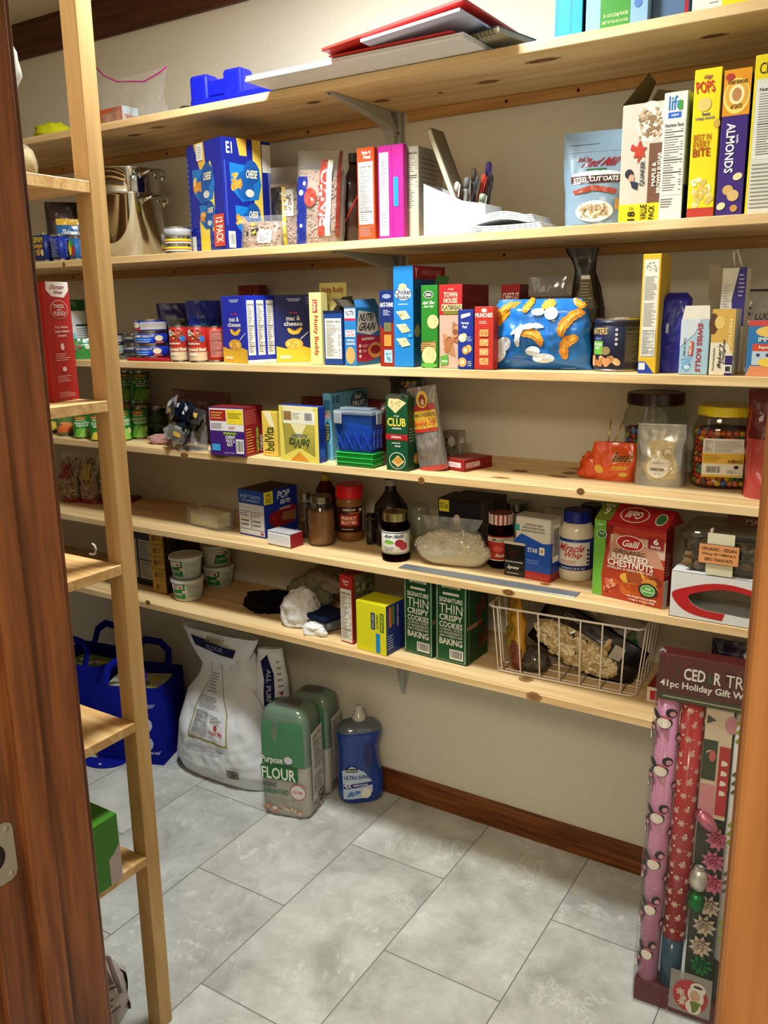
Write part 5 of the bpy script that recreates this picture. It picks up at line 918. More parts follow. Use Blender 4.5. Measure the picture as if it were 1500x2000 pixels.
box('pastry_carton', 'tall white and purple carton with a torn open top', 'box', 3, (1398, 715), (1445, 714), 524, .05, 'd8d2c2', ya=-.235, topc='5a523f', parts=fl2, front=[('p', [(.55, .45), (.45, .7), (.7, 1), (1, 1), (1, .45)], '3a2f7a'), ('+',), ('l', .7, .72, .95, .95, 6, 'b5aee0'), ('l', .08, .6, .4, .85, 10, 'b0a8a0'), ('r', .15, .55, .35, .6, '8a8ab5')])
p = ptY(1461, 722, -.165, SZ[3]); Hn = ztop(p, 1457, 563)-p.z
f = bagf(.085, Hn, .06, .008, 44, tp=curve((0, 1), (.6, .8), (1, .15)), wp=curve((0, .75), (.4, .7), (.8, 1), (1, 1))); b = B(); addbag(b, f, C('a9a59c', 'film')); bface(b, f, .085, Hn).draw([('t', "I'S", .1, .66, .5, .78, K_, 0, .1), ('t', 'LUC', .6, .62, .95, .7, '3a3a3a'), ('r', .3, .96, .9, .985, '2a2622')])
tag(b.obj('rice_cake_bag', loc=p, rz=face_rz(p)*.5), 'crumpled grey white bag with black letters near the right end', 'bag')
p = ptY(1490, 715, -.10, SZ[3]); box('yellow_folder', 'yellow sliver of a box at the far right end of the third shelf', 'box', 3, (1484, 712), (1530, 712), 590, .03, 'c9a92c', ya=-.12)
box('drink_mix_box', 'blue and orange immunity drink mix box, rightmost on the third shelf', 'box', 3, (1456, 722), (1530, 722), 626, .05, '2a6fa5', ya=-.308, front=[('r', 0, .9, 1, 1, 'c4453c'), ('r', .14, .45, 1, .58, 'c9452c'), ('p', [(.0, .0), (.1, .18), (1, .2), (1, 0)], 'd88a5c'), ('r', .14, .2, 1, .45, 'b5c4d0'), ('+',), ('e', .6, .8, .4, .1, 'e0b85c'), ('e', .6, .25, .3, .08, 'e8c84c'), ('t', 'IMMUNE', .28, .62, .95, .7, W_), ('t', 'Super Orange', .3, .48, .95, .55, W_), ('e', .3, .38, .05, .03, '3a3a6a'), ('e', .55, .38, .05, .03, '3a3a6a'), ('e', .7, .38, .05, .03, '3a3a6a')])

# tall red brownie box on the side rack
A = ptZ(99, 788, SB[1]); Bq = ptZ(156, 778, SB[1])
box('brownie_mix_box', 'tall red brownie mix box standing on the side rack by the door', 'box', SB[1], (107, 786), (156, 778), 548, .035, 'a8251f', front=[('p', [(.1, 1), (.95, 1), (.95, .93), (.75, .87), (.3, .88), (.1, .93)], 'e0d6cc'), ('+',), ('t', 'Duncan', .22, .94, .85, .975, '8a3a2c', 0, .2), ('t', 'Hines', .35, .90, .75, .93, '8a3a2c', 0, .2), ('e', .52, .77, .34, .08, 'd8b0a8'), ('+',), ('e', .52, .77, .32, .075, 'a8251f'), ('+',), ('t', 'THICK', .3, .785, .72, .815, 'e0c4bc'), ('t', 'FUDGY', .3, .72, .76, .755, 'e0c4bc'), ('t', 'and', .44, .763, .6, .778, 'e0c4bc'), ('t', 'Try these', .28, .61, .78, .635, 'e0c4bc'), ('t', 'ingredient', .28, .575, .84, .6, 'e0c4bc'), ('t', 'swaps!', .35, .54, .7, .565, 'e0c4bc'), ('e', .5, .46, .07, .03, 'e0c4bc'), ('l', .2, .34, .8, .41, 4, 'd8a8a0'), ('e', .5, .27, .08, .02, 'e0c4bc'), ('l', .2, .16, .8, .22, 4, 'd8a8a0'), ('l', .2, .03, .85, .08, 4, 'd8a8a0')], topc='2a1512')
# ================================================================ FOURTH SHELF
gb = lambda tx, veg, base='2a7a2a': [('r', 0, 0, 1, 1, base), ('e', .45, .9, .3, .08, 'b53a2c'), ('+',), ('t', 'Del Monte', .28, .87, .62, .93, 'e8c84c'), ('t', 'Fresh Cut', .25, .77, .7, .83, 'e0e8d0', 0, .2), ('t', tx, .2, .6, .85, .72, 'e0e8d0'), ('t', 'BEANS', .3, .5, .8, .58, 'e0e8d0')]+veg
beans_ = [('p', [(.15, 0), (.3, .4), (.5, .48), (.55, .1), (.5, 0)], '6aa83c'), ('p', [(.35, 0), (.55, .42), (.75, .35), (.85, 0)], '8ac04c'), ('e', .78, .3, .1, .1, 'd8cf8a')]
def ccan(label, x0, x1, yb, yt, ops, base, Y=None, lift=0, turn=0, top='9a968a'):
    c, r, h = cyl(4, x0, x1, yb, yt, Y=Y, lift=lift); can('vegetable_can', label, 'can', c, min(r, .0385), h, ops, base, group='vegetable cans on the fourth shelf', turn=turn, top=top); return c, r, h
SZ4 = SZ[4]
ccan('can with a yellow label, leftmost of the vegetable cans', 88, 117, 846, 812, [('e', .5, .4, .4, .3, 'd8c04c'), ('r', 0, .7, 1, 1, '3c7a2c')], '5a6a2c')
ccan('can with orange carrots on its label, second from the left', 113, 146, 852, 812, [('r', 0, .75, 1, 1, '5a7a3c'), ('e', .5, .45, .4, .14, 'd8703c', 12), ('e', .45, .25, .38, .12, 'c9602c', 8), ('e', .6, .6, .3, .1, 'd88a4c', -10)], '6a6a3c')
ccan('green can of french style beans between the carrots and the post', 145, 178, 857, 810, gb('FRENCH STYLE', beans_), '2a6a24')
ccan('can with yellow corn or fruit on its label, left edge of the post', 178, 210, 862, 808, gb('GOLDEN', [('p', [(.1, 0), (.3, .3), (.6, .35), (.9, .25), (.9, 0)], 'd8c03c')]), '2a6030')
ccan('bright green bean can just right of the post, partly hidden', 222, 259, 862, 800, gb('CUT GREEN', beans_), '2f8a2c')
ccan('green bean can right beside it with a round badge', 257, 291, 855, 796, gb('FRENCH STYLE', beans_), '2c7a28', Y=-.20)
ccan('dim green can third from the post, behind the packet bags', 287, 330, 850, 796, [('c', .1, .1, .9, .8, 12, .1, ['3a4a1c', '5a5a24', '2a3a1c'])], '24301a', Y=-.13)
c, r, h = cyl(4, 240, 264, 850, 790, Y=-.09)
for k, (xx, lab) in enumerate(((250, 'dim green can stacked in the top tier at the back, left one'), (277, 'dim green can stacked in the top tier at the back, right one'))):
    for j in range(2):
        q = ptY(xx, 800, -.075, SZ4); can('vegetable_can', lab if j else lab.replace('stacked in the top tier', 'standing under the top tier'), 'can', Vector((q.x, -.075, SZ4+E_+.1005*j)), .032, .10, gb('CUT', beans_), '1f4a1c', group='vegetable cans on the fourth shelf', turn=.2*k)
# zip bags with meat packets
p = ptZ(345, 868, 4); p.y = -.13; p.z += .0
t = thing('zip_bag', 'dark zip bag of reddish packets slumped behind the silver packets', 'bag', p, -.1); f = bagf(.27, .15, .10, .014, 51, tp=curve((0, 1), (.5, .7), (1, .08)), fr=6); b = B(); addbag(b, f, clear('b58a84', .32, .15)); b.obj('bag_film', t)
b = B(); b.add(gbev(-.10, -.03, .002, .09, .035, .055, .012, 3), C('5a2a24', 'film')); b.add(lump((.11, .04, .05), 6, .35), C('6b3a34', 'film'), True, T=Matrix.Translation((0, 0, .03))); b.obj('packets', t); b = B(); b.add(gtube([f(0, 1), f(.3, .98), f(.6, 1), f(1, .99)], .002, 6), C('7a1f30', 'gloss')); b.obj('zip_seal', t)
p = ptZ(318, 868, 4); p += camdir(p)*.02; b = B(); b.add(lump((.045, .028, .018), 8, .35), C('a87c74', 'film'), True); tag(b.obj('meat_packet', loc=p, rz=.3), 'small pinkish clear packet lying left of the silver black packets', 'packet')
p = ptZ(375, 882, 4); p += camdir(p)*.04
t = thing('packet_bag', 'clear bag of silver and black snack packets in front of the shelf wall', 'bag', p, .1)
rnd = random.Random(4); b = B()
f = bagf(.115, .105, .05, .012, 52, tp=curve((0, 1), (.5, .9), (1, .12)), fr=8); addbag(b, f, M_film2, 24, 20); b.obj('bag_film', t)
for i in range(17):
    b = B(); w = rnd.uniform(.05, .07); M = Matrix.Translation((rnd.uniform(-.045, .045), rnd.uniform(-.045, .005), .014+.0062*i)) @ Matrix.Rotation(rnd.uniform(-.7, .7), 4, 'Z') @ Matrix.Rotation(rnd.uniform(-.6, .6), 4, 'Y') @ Matrix.Rotation(rnd.uniform(-.7, .2), 4, 'X')
    g = bagf(w, .045, .012, .003, 60+i); vs, fs = ggrid(lambda u, v: g(u, v, 0, -1), 10, 8); vs2, fs2 = ggrid(lambda u, v: g(u, v, 0, 1), 10, 8, True)
    m = C(rnd.choice(['1c1c1f', '3a3c40', 'a8acb0', '1d2840', '57585a']), 'foil'); b.add((vs, fs), m, True, T=M); b.add((vs2, fs2), m, True, T=M)
    b.add((ggrid(lambda u, v: g(.3+.35*u, .35+.3*v, .0008, -1), 4, 4)), C(rnd.choice(['c9a04c', 'b5b5b5', '2a2a30', 'd8d4c8'])), False, T=M); b.obj('packet', t)
# bar boxes
box('snack_bar_box', 'purple and red snack bar box showing its white and yellow end', 'box', 4, (412, 888), (480, 893), 795, 517, '3f1d6e', side='8a1f24', topc='7a2224',
    front=[('r', .03, .52, .99, .98, 'd8d4d4'), ('+',), ('r', .04, .72, .5, .95, '9a2420'), ('r', .52, .66, .98, .96, 'e0c82c'), ('+',), ('l', .08, .76, .46, .92, 3, 'd8b45c'), ('l', .56, .78, .94, .9, 3, '6b5a14'), ('l', .06, .56, .48, .68, 4, '77777a'), ('l', .56, .56, .8, .62, 2, 'c9602c'), ('p', [(.38, .44), (.4, .5), (.78, .5), (.8, .44)], '3c6a2c'), ('+',), ('t', 'NATURE VALLEY', .42, .455, .76, .49, 'd8cf4c'), ('t', 'CHEWY', .46, .35, .74, .43, W_), ('t', 'FRUIT &', .48, .28, .72, .34, W_), ('t', 'NUT', .5, .2, .66, .27, W_), ('r', .06, .1, .3, .24, '3c9ad0'), ('b', .75, .06, .97, .36), ('t', 'VARIETY PACK', .4, .05, .7, .08, 'b0a0d0')],
    right=[('l', .05, .65, .8, .95, 8, 'c46a54'), ('p', [(.58, .02), (.58, .5), (.72, .62), (.74, .1)], '3c6a1c'), ('+',), ('t', 'NATURE VALLEY', .6, .06, .7, .56, 'd8d04c', 90), ('t', 'CHEWY', .78, .05, .95, .4, W_, 90), ('l', .08, .06, .5, .58, 9, 'd8a04c')])
p = ptZ(505, 872, 4); b = B(); f = bagf(.30, .075, .11, .01, 54, tp=curve((0, 1), (.6, .8), (1, .1)), fr=5)
addbag(b, f, C('6b2a20', 'film')); q = Vector((-.07, -.075, SZ4+.1005*0+E_)); tag(b.obj('dark_snack_bag', loc=Vector((-.10, -.12, SZ4+.128)) if 0 else Vector((-.02, -.07, SZ4+E_))), 'long dark red bag lying at the back above the yellow biscuit boxes', 'bag')
bpy.data.objects[-1] if 0 else None
o = [x for x in bpy.data.objects if x.name.startswith('dark_snack_bag')][0]; o.scale = (1, 1, 1.9)
box('biscuit_box', 'yellow breakfast biscuit box standing behind the purple bar box', 'box', 4, (514, 884), (543, 888), 803, .07, 'd8b84c', ya=-.285, yb=-.285, front=[('p', [(.1, 1), (.6, 1), (.9, .6), (.5, .7)], 'e8dcb0'), ('t', 'belVita', .15, .12, .8, .66, '3a4a24', 90), ('l', .1, .05, .9, .1, 1, 'c9853c')])
box('biscuit_box', 'pale yellow blueberry biscuit box standing upside down', 'box', 4, (549, 897), (624, 905), 791, 637, 'dfd6a2', side='1c3a9c', topc='22409c',
    front=[('p', [(0, 0), (.25, .0), (.5, .18), (.75, 0), (1, 0), (1, 1), (.93, 1), (.9, .1), (.5, .25), (.12, .1), (.06, 1), (0, 1)], 'e0cf5c'), ('p', [(.25, 0), (.5, .17), (.75, 0)], 'd8902c'), ('r', .1, .68, .92, .92, 'e0dcc4'), ('+',), ('r', .12, .74, .32, .9, '8a6a3c'), ('l', .34, .76, .58, .88, 4, '8d8d83'), ('b', .64, .72, .88, .9), ('t', 'belVita', .2, .24, .78, .42, '2f4a2c', 180, .1), ('t', 'BLUEBERRY', .3, .44, .7, .5, '4a5a6a', 180)], right=[('r', .1, .1, .9, .25, '2a5ac0'), ('r', .2, .35, .8, .6, '16307c')])
# fruit pouch carton, end towards us
box('fruit_snack_box', 'light blue fruit snack box standing behind the blue plastic bin', 'box', 4, (634, 897), (650, 899), 768, 720, '6fb0cf', ya=-.262, yb=-.262, side='6aa5c2', topc='4a7a94', front=[('r', .1, .75, .9, .9, '3a7aa8'), ('r', .2, .62, .85, .74, 'd8c0c8'), ('e', .5, .42, .33, .16, '23456a'), ('+',), ('t', "MOTT'S", .3, .3, .65, .54, 'e8d84c', 90), ('r', .2, .03, .8, .25, '4a86b0')], right=[('t', '10', .05, .84, .22, .96, '1c4a8a'), ('e', .75, .84, .24, .14, '3a5a66'), ('+',), ('t', 'Real', .62, .86, .82, .94, W_, 0, .2), ('t', 'FRUIT', .58, .75, .92, .83, W_)])
# blue bin with clear lid on green trays
A = ptZ(656, 909, 4); Bq = ptZ(722, 917, 4); A.y = max(A.y, -.318); Bq.y = max(Bq.y, -.316); v = Bq-A; Lw = v.length; rz = math.atan2(v.y, v.x); Dw = .17*.62
p2 = pcol(Bq)
n_ = Vector((-v.y, v.x, 0)).normalized(); Dw = .02
while pcol(Bq+n_*Dw) < 748 and Dw < .2: Dw += .002
for k in range(3):
    b = B(); b.add(gbev(0, 0, 0, Lw, Dw, .0095, .003, 2), C('1f9a3c', 'gloss')); b.add(gbev(-.003, -.003, .0095, Lw+.003, Dw+.003, .0118, .001), C('2cae48', 'gloss'))
    tag(b.obj('green_tray', loc=A+Vector((0, 0, .0122*k)), rz=rz), ('lowest of the green plastic trays under the blue bin', 'middle one of the green plastic trays under the blue bin', 'topmost of the green plastic trays, directly under the blue bin')[k], 'tray', 'green trays under the blue bin')
zb = A.z+.0375; Hb_ = ztop(A, 650, 800)-zb
t = thing('plastic_bin', 'transparent blue plastic bin with a clear latched lid', 'bin', Vector((A.x, A.y, zb)), rz)
MBl = clear('4a88f0', .34, .06, 'blue_plastic'); b = B(); bn = .012
def shell(z0, z1, o0, o1): return ([(o0, o0, z0), (Lw-o0, o0, z0), (Lw-o0, Dw-o0, z0), (o0, Dw-o0, z0), (-o1, -o1, z1), (Lw+o1, -o1, z1), (Lw+o1, Dw+o1, z1), (-o1, Dw+o1, z1)], [(0, 1, 5, 4), (1, 2, 6, 5), (2, 3, 7, 6), (3, 0, 4, 7), (0, 3, 2, 1)])
b.add(shell(0, Hb_*.9, .006, .001), MBl); b.obj('bin_body', t)
b = B(); mr = C('1645b8', 'gloss')
for i in range(5):
    x = Lw*i/4; 
    if i < 4: b.add(gtube([(x+.003, -.002, .01), (x+Lw/4-.003, -.002, Hb_*.5)], .0012, 5), mr); b.add(gtube([(x+Lw/4-.003, -.002, .01), (x+.003, -.002, Hb_*.5)], .0012, 5), mr)
for i in range(3):
    y = Dw*i/3; b.add(gtube([(Lw+.001, y+.004, .01), (Lw+.001, y+Dw/3-.004, Hb_*.55)], .0012, 5), mr); b.add(gtube([(Lw+.001, y+Dw/3-.004, .01), (Lw+.001, y+.004, Hb_*.55)], .0012, 5), mr)
b.obj('ribs', t)
b = B(); b.add(gbev(.006, .006, .004, Lw-.006, Dw-.006, Hb_*.30, .003), C('1550c0', 'gloss')); b.add(gbev(.012, .02, Hb_*.3, Lw-.02, Dw-.012, Hb_*.7, .003), C('2a86c9', 'gloss'), T=Matrix.Rotation(.12, 4, 'Y')); b.obj('contents', t)
b = B(); b.add(gbev(-.005, -.005, Hb_*.9, Lw+.005, Dw+.005, Hb_*1.0, .004, 2), clear('e0eef8', .38, .1, 'clear_plastic')); b.add(gbev(.008, .008, Hb_, Lw-.008, Dw-.008, Hb_+.006, .002), clear('e0eef8', .38, .1, 'clear_plastic')); b.obj('lid', t)
for (x, y, a) in ((.012, -.007, 0), (Lw+.007, Dw*.45, PI/2)):
    b = B(); b.add(gbev(-.012, -.002, Hb_*.68, .012, .002, Hb_*.97, .002), clear('e8f0f4', .6, .1, 'latch_plastic'), T=Matrix.Translation((x, y, 0)) @ Matrix.Rotation(a, 4, 'Z')); b.obj('latch', t)
# crackers and banana chip pouch
def cfl(w, d, h):
    b = B(); m = C('2a2a1c', 'matte'); b.add(([(0, 0, h), (w, 0, h), (w*.98, .012, h+.012), (w*.02, .012, h+.012)], [(0, 1, 2, 3)]), m); b.add(([(w, 0, h), (w, d, h), (w-.02, d, h+.014), (w-.02, 0, h+.012)], [(0, 1, 2, 3)]), C('1d4a28')); return [('flap', b)]
box('cracker_box', 'dark green cracker box near the middle of the fourth shelf', 'box', 4, (755, 917), (797, 921), 778, .065, '11492a', side='0d3a20', topc='1a2416', parts=cfl,  # side green darkened, its shade is part of the colour
    front=[('p', [(.1, .9), (.45, .8), (.95, .95), (.6, 1), (.15, 1)], 'd6c890'), ('+',), ('c', .2, .86, .85, .98, 10, .03, ['9a8a50']), ('t', 'Kelloggs', .35, .75, .65, .775, 'd8d4c8', 0, .2), ('t', 'CLUB', .08, .62, .92, .735, 'e6cf4c'), ('t', 'crackers', .28, .58, .72, .61, W_), ('r', 0, .43, 1, .51, 'a81f24'), ('+',), ('t', 'ORIGINAL', .24, .455, .72, .485, W_), ('t', 'perfect for', .25, .37, .7, .4, W_, 0, .2), ('t', 'topping', .38, .33, .7, .36, W_, 0, .2), ('e', .52, .14, .38, .12, 'd8d4c8'), ('+',), ('e', .52, .14, .35, .11, '11492a'), ('+',), ('p', [(.25, .12), (.55, .05), (.85, .13), (.55, .22)], 'd6b878'), ('+',), ('p', [(.33, .14), (.56, .09), (.78, .15), (.56, .2)], 'c98a3c')], right=[('l', .1, .4, .6, .6, 5, '7a9a84'), ('e', .7, .15, .25, .08, 'b5863c')])
p = ptZ(848, 921, 4); p += camdir(p)*.024; Hn = (ztop(p, 815, 752)-p.z)*1.0
t = thing('banana_chip_pouch', 'clear pouch of chocolate banana chips leaning left on the cracker box', 'pouch', M=place(p, face_rz(p)*.35, .0, -.16))
f = bagf(.074, Hn, .036, .003, 55, tp=curve((0, .9), (.3, 1), (.85, .4), (1, .05)), wp=lambda v: 1); b = B(); addbag(b, f, clear('e6e0d6', .3, .1)); F_ = bface(b, f, .074, Hn); F_.draw([('r', .1, .5, .9, .78, 'e0b83c'), ('r', 0, 0, 1, .06, 'a8352c'), ('+',), ('r', .1, .72, .9, .79, 'b02a24'), ('r', .1, .47, .9, .51, 'b02a24'), ('+',), ('e', .5, .85, .2, .1, 'e0b83c'), ('+',), ('e', .5, .84, .12, .07, '8a2a1c'), ('+',), ('e', .52, .82, .06, .035, 'd8b49a'), ('t', 'MILK CHOCOLATE', .2, .65, .88, .69, '3a1c14'), ('t', 'BANANA CHIP', .14, .54, .88, .62, 'a8241c')]); b.obj('pouch_film', t)
rnd = random.Random(9); b = B()
for i in range(90):
    u, v = rnd.uniform(.12, .88), rnd.uniform(.05, .48); q = f(u, v)*1; b.add(gsph((q.x*.8, q.y*.5, q.z), (.009, .004, .009), 8, 5), C(rnd.choice(['4a2c1c', '6b4630', '35201a', '8a6a50'])), True)
b.obj('banana_chips', t)['kind'] = 'stuff'
p = ptY(790, 900, -.14, SZ4); f = bagf(.10, .215, .05, .006, 56, tp=curve((0, 1), (.7, .6), (1, .06))); b = B(); addbag(b, f, C('1f1a12', 'film')); bface(b, f, .1, .215).draw([('c', .2, .8, .8, .95, 8, .06, ['8a6a2c', 'c9a04c'])])
tag(b.obj('chip_bag', loc=Vector((p.x, -.115, SZ4+E_)), rz=.2), 'black bag sticking up behind the green cracker box', 'bag')
# clear plastic pack and red flat box
box('clear_bakery_pack', 'clear plastic pack behind the banana chip pouch', 'box', 4, (862, 884), (895, 889), 842, 909, '6b6152', ya=-.165, side='8f897b', front=[('c', .1, .1, .9, .8, 12, .1, ['3a2c20', '8a7a64', '4a4236']), ('e', .6, .7, .2, .16, 'b0aa9a')], right=[('r', .2, .1, .8, .8, 'b5b0a2'), ('b', .25, .12, .75, .7)], kind='gloss')
box('flat_red_box', 'flat red box lying on the shelf right of the banana chips', 'box', 4, (862, 909), (907, 911), 893, 961, '8c1a1c', ya=-.235, yb=-.255, side='7a1618', topc='8a3a34', front=[('r', .3, .3, .85, .75, 'd8c8c8'), ('l', .4, .38, .8, .65, 2, 'b05a5a')], right=[('r', .05, .3, .55, .75, 'c9a8a8'), ('l', .08, .35, .5, .7, 3, '8a2a2c')])
# orange candy bag with a twisted gold tie
p = ptZ(1200, 941, 4); p += camdir(p)*.030
t = thing('candy_bag', 'orange candy bag with gold foil tie, left of the silver pouch', 'bag', p, .1)
f = bagf(.115, .085, .05, .012, 57, tp=curve((0, .8), (.4, 1), (1, .25)), fr=6, wp=curve((0, .85), (.5, 1), (1, .8))); b = B(); addbag(b, f, C('d8501a', 'film')); bface(b, f, .125, .085).draw([('t', "Reese's", .42, .5, .95, .8, 'e8c02c', -0, .3), ('t', "Reese's", .43, .51, .94, .79, '4a2410', 0, .3), ('t', 'minis', .45, .3, .8, .45, 'e8c02c', 0, .2), ('e', .2, .3, .1, .12, 'e0b03c'), ('e', .7, .18, .1, .06, 'e0b03c')]); b.obj('bag_body', t)
b = B(); b.add(lump((.030, .018, .035), 12, .4), C('d04a18', 'film'), True, T=Matrix.Translation((-.052, .0, .0))); b.obj('bag_fold', t)
for dx, a in ((-.005, .12), (.006, .3)): b = B(); b.add(gtube([(dx-.02, 0, .06), (dx-.015+.02*a, 0, .09), (dx-.02+.09*a, .002, .135)], .0018, 6), C('c09a4c', 'metal'), True); b.obj('tie', t)
# silver pouch with round sticker
p = ptZ(1287, 950, 4); p += camdir(p)*.022; Hn = ztop(p, 1287, 826)-p.z; Wn = 92/FPX*depth(p)/.97
t = thing('silver_pouch', 'silver zip pouch with a clear window and a round white sticker', 'pouch', M=place(p, face_rz(p)*.7, .06))
f = bagf(Wn, Hn, .045, .005, 58, tp=curve((0, 1), (.4, .8), (.8, .2), (1, .03)), wp=curve((0, 1.02), (.5, .95), (1, .92))); b = B(); addbag(b, f, C('aaa9a5', 'foil')); F_ = bface(b, f, Wn, Hn); F_.draw([('p', [(.25, .72), (.5, .76), (.8, .72), (.76, .55), (.86, .3), (.8, .14), (.3, .12), (.16, .3), (.3, .55)], 'c9b98c'), ('+',), ('c', .25, .2, .78, .66, 26, .09, ['d8cba4', 'b5a474', 'e0d6b8']), ('+',), ('e', .47, .32, .23, .165, 'e6e1d4'), ('+',), ('t', 'SEZBIS', .32, .27, .6, .31, '2a2a2a', 180), ('l', .36, .38, .6, .42, 2, '8a8a8a'), ('l', .4, .21, .55, .24, 1, '8a8a8a'), ('r', .1, .93, .9, .96, 'a8a8a4')]); b.obj('pouch_body', t)
# candy jars
def candy(t, prof, sx, sy, n, z0, z1, cols, seed, e=2.6, rad=.0072, inset=.006):
    rnd = random.Random(seed); b = B(); hh = [z for _, z in prof]; rr = [r for r, _ in prof]
    lay = int((z1-z0)/(rad*1.65)); 
    for j in range(lay):
        z = z0+rad+j*rad*1.65; R = float(np.interp(z, hh, rr)); m = int(2*PI*(R if sx is None else sx*R)/(rad*2.05))
        for i in range(m):
            a = 2*PI*(i+.5*(j % 2)+rnd.uniform(-.15, .15))/m; c_, d_ = math.cos(a), math.sin(a)
            if d_ > .55: continue
            if sx is None: q = (c_*(R-inset-rad*.8), d_*(R-inset-rad*.8), z)
            else: k = (abs(c_)**e+abs(d_)**e)**(-1/e); q = (c_*k*(sx*R-inset-rad*.6), d_*k*(sy*R-inset-rad*.6), z)
            b.add(gsph(q, (rad*rnd.uniform(.9, 1.1), rad, rad*rnd.uniform(.8, 1)), 9, 6), C(rnd.choice(cols), 'gloss'), True)
    # a dark core keeps the heap from looking hollow
    pr = [(max(.05, r-(.25 if sx else .018)), z) for r, z in prof if z < z1]; pr.append((pr[-1][0], z1))
    b.add(gsuper(pr, sx, sy, 32, e) if sx else glathe(pr, 32), C('4a2a1a', 'matte'), True)
    b.obj('candies', t)['kind'] = 'stuff'
MC = ['c9451c', '2a6ab5', 'd8b824', '2f8a2c', 'c9601c', 'b3281c', '5a3018', 'd87a2c']
p = ptZ(1408, 958, 4); r = 64/FPX*depth(p)/1.02; c = p+camdir(p)*r; c.y = min(max(c.y, -.26), -.08); h = ztop(c, 1408, 790)-c.z
pf = [(.86, 0), (.97, .006), (1, .02), (.98, h*.12), (.93, h*.17), (1, h*.25), (.97, h*.40), (.92, h*.5), (.97, h*.58), (1, h*.66), (.93, h*.76), (.80, h*.85), (.80, h*.9)]
def ex(t):
    candy(t, pf, r*1.0, r*.9, 0, .004, h*.72, MC, 3)
t = jarobj('candy_jar', 'big clear jar of coloured candies with a yellow screw lid', 'jar', c, pf, lid=(r*.845, h*.88, h), lidc='d8c41a', lidkind='gloss', glass=clear('f0ece6', .05, .03, 'clear_glass'), sup=(r, r*.9, 3.2), extra=ex, turn=.05)
b = B(); w_, hl = r*1.2, h*.47
Face(b, lambda x, y, l: (x-w_/2-.004, -r*.9-.0035-l, h*.16+y), w_, hl).draw([('r', 0, 0, 1, 1, 'e0dcd0'), ('+',), ('r', 0, .35, 1, .62, 'd8b03c'), ('r', 0, 0, 1, .06, 'd8b03c'), ('n', .03, .62, .25, .97), ('l', .28, .64, .95, .95, 10, '8d8d83'), ('+',), ('t', "m&m's", .62, .38, .97, .48, '3a2418'), ('l', .05, .4, .55, .58, 6, 'a8842c'), ('b', .08, .08, .48, .3), ('r', .75, .14, .92, .3, 'e0dcd0'), ('e', .83, .27, .06, .05, '2a2a2a'), ('l', .6, .1, .85, .2, 3, '77777a')])
b.obj('label', t)
p = ptZ(1302, 918, 4); r = 58/FPX*depth(p)/1.02; c = p+camdir(p)*r; c.y = min(c.y, -.082); h = ztop(c, 1302, 766)-c.z
pf2 = [(r*.9, 0), (r, .01), (r, h*.3), (r*.93, h*.42), (r*.93, h*.5), (r, h*.6), (r, h*.72), (r*.86, h*.84), (r*.86, h*.9)]
def ex2(t): candy(t, [(q_, z_) for q_, z_ in pf2], None, None, 0, .004, h*.58, ['2a6ab5', 'd8b824', '4a2a1a', '2f8a2c', '6b3a1c', 'b3281c'], 5, inset=.004)
jarobj('candy_jar', 'big clear candy jar with a dark brown screw lid, behind the silver pouch', 'jar', c, pf2, lid=(r*.9, h*.86, h), lidc='2e120f', lidkind='gloss', extra=ex2)
# red bag at the right end
p = ptZ(1500, 965, 4); p.y = -.215; Hn = ztop(p, 1500, 760)-p.z
f = bagf(.13, Hn, .08, .01, 59, tp=curve((0, .9), (.45, .8), (.7, .6), (1, .08)), fr=6); b = B(); addbag(b, f, C('a83a34', 'film')); bface(b, f, .13, Hn).draw([('r', 0, .55, 1, 1, '5a0f12')]); tag(b.obj('snack_bag', loc=p+Vector((.018, 0, 0)), rz=0), 'red foil bag at the right end of the fourth shelf', 'bag')
# ================================================================ FIFTH SHELF
SZ5 = SZ[5]
# pasta bags behind the post
for k, (px, W, H, sd, lab) in enumerate(((112, .085, .17, 71, 'leftmost clear bag of pasta behind the oak door frame'), (160, .085, .17, 72, 'middle clear bag of pasta with a red bottom edge'), (208, .085, .16, 73, 'right clear bag of pasta with a yellow label, behind the post'))):
    p = ptZ(px, 985, 5); p.y = -.17+.02*k; t = thing('pasta_bag', lab, 'bag', p, .1)
    f = bagf(W, H, .07, .01, sd, tp=curve((0, 1), (.5, 1), (1, .15))); b = B(); addbag(b, f, M_film, 18, 16); bface(b, f, W, H).draw([('r', .25, .5, .75, .8, ('8a2a24', 'b59a3c', 'c9a53c')[k]), ('r', 0, 0, 1, .1, '8a241c')]); b.obj('bag_film', t)
    b = B(); rnd = random.Random(sd)
    for i in range(120):
        u, v = rnd.uniform(.1, .9), rnd.uniform(.04, .88); q = f(u, v, 0, rnd.choice((-1, 1))); q.y *= .8; a = rnd.uniform(0, 3); d = Vector((math.cos(a), .2, math.sin(a)))*.009
        b.add(gtube([q-d, q+d], .0032, 6), C(rnd.choice(['c9a468', 'b58f54', '9a7440']), 'matte'), True)
    b.add(lump((W*.36, .022, H*.4), sd, .1), C('8a6638', 'matte'), True); b.obj('pasta', t)['kind'] = 'stuff'
p = ptZ(267, 972, 5); p.y = -.06; b = B(); b.add(gbev(-.04, -.03, 0, .04, .03, .012, .003), C('6b1a16')); tag(b.obj('small_red_box', loc=Vector((p.x, -.075, p.z)), rz=.3), 'small dark red box lying at the back right of the post', 'box')
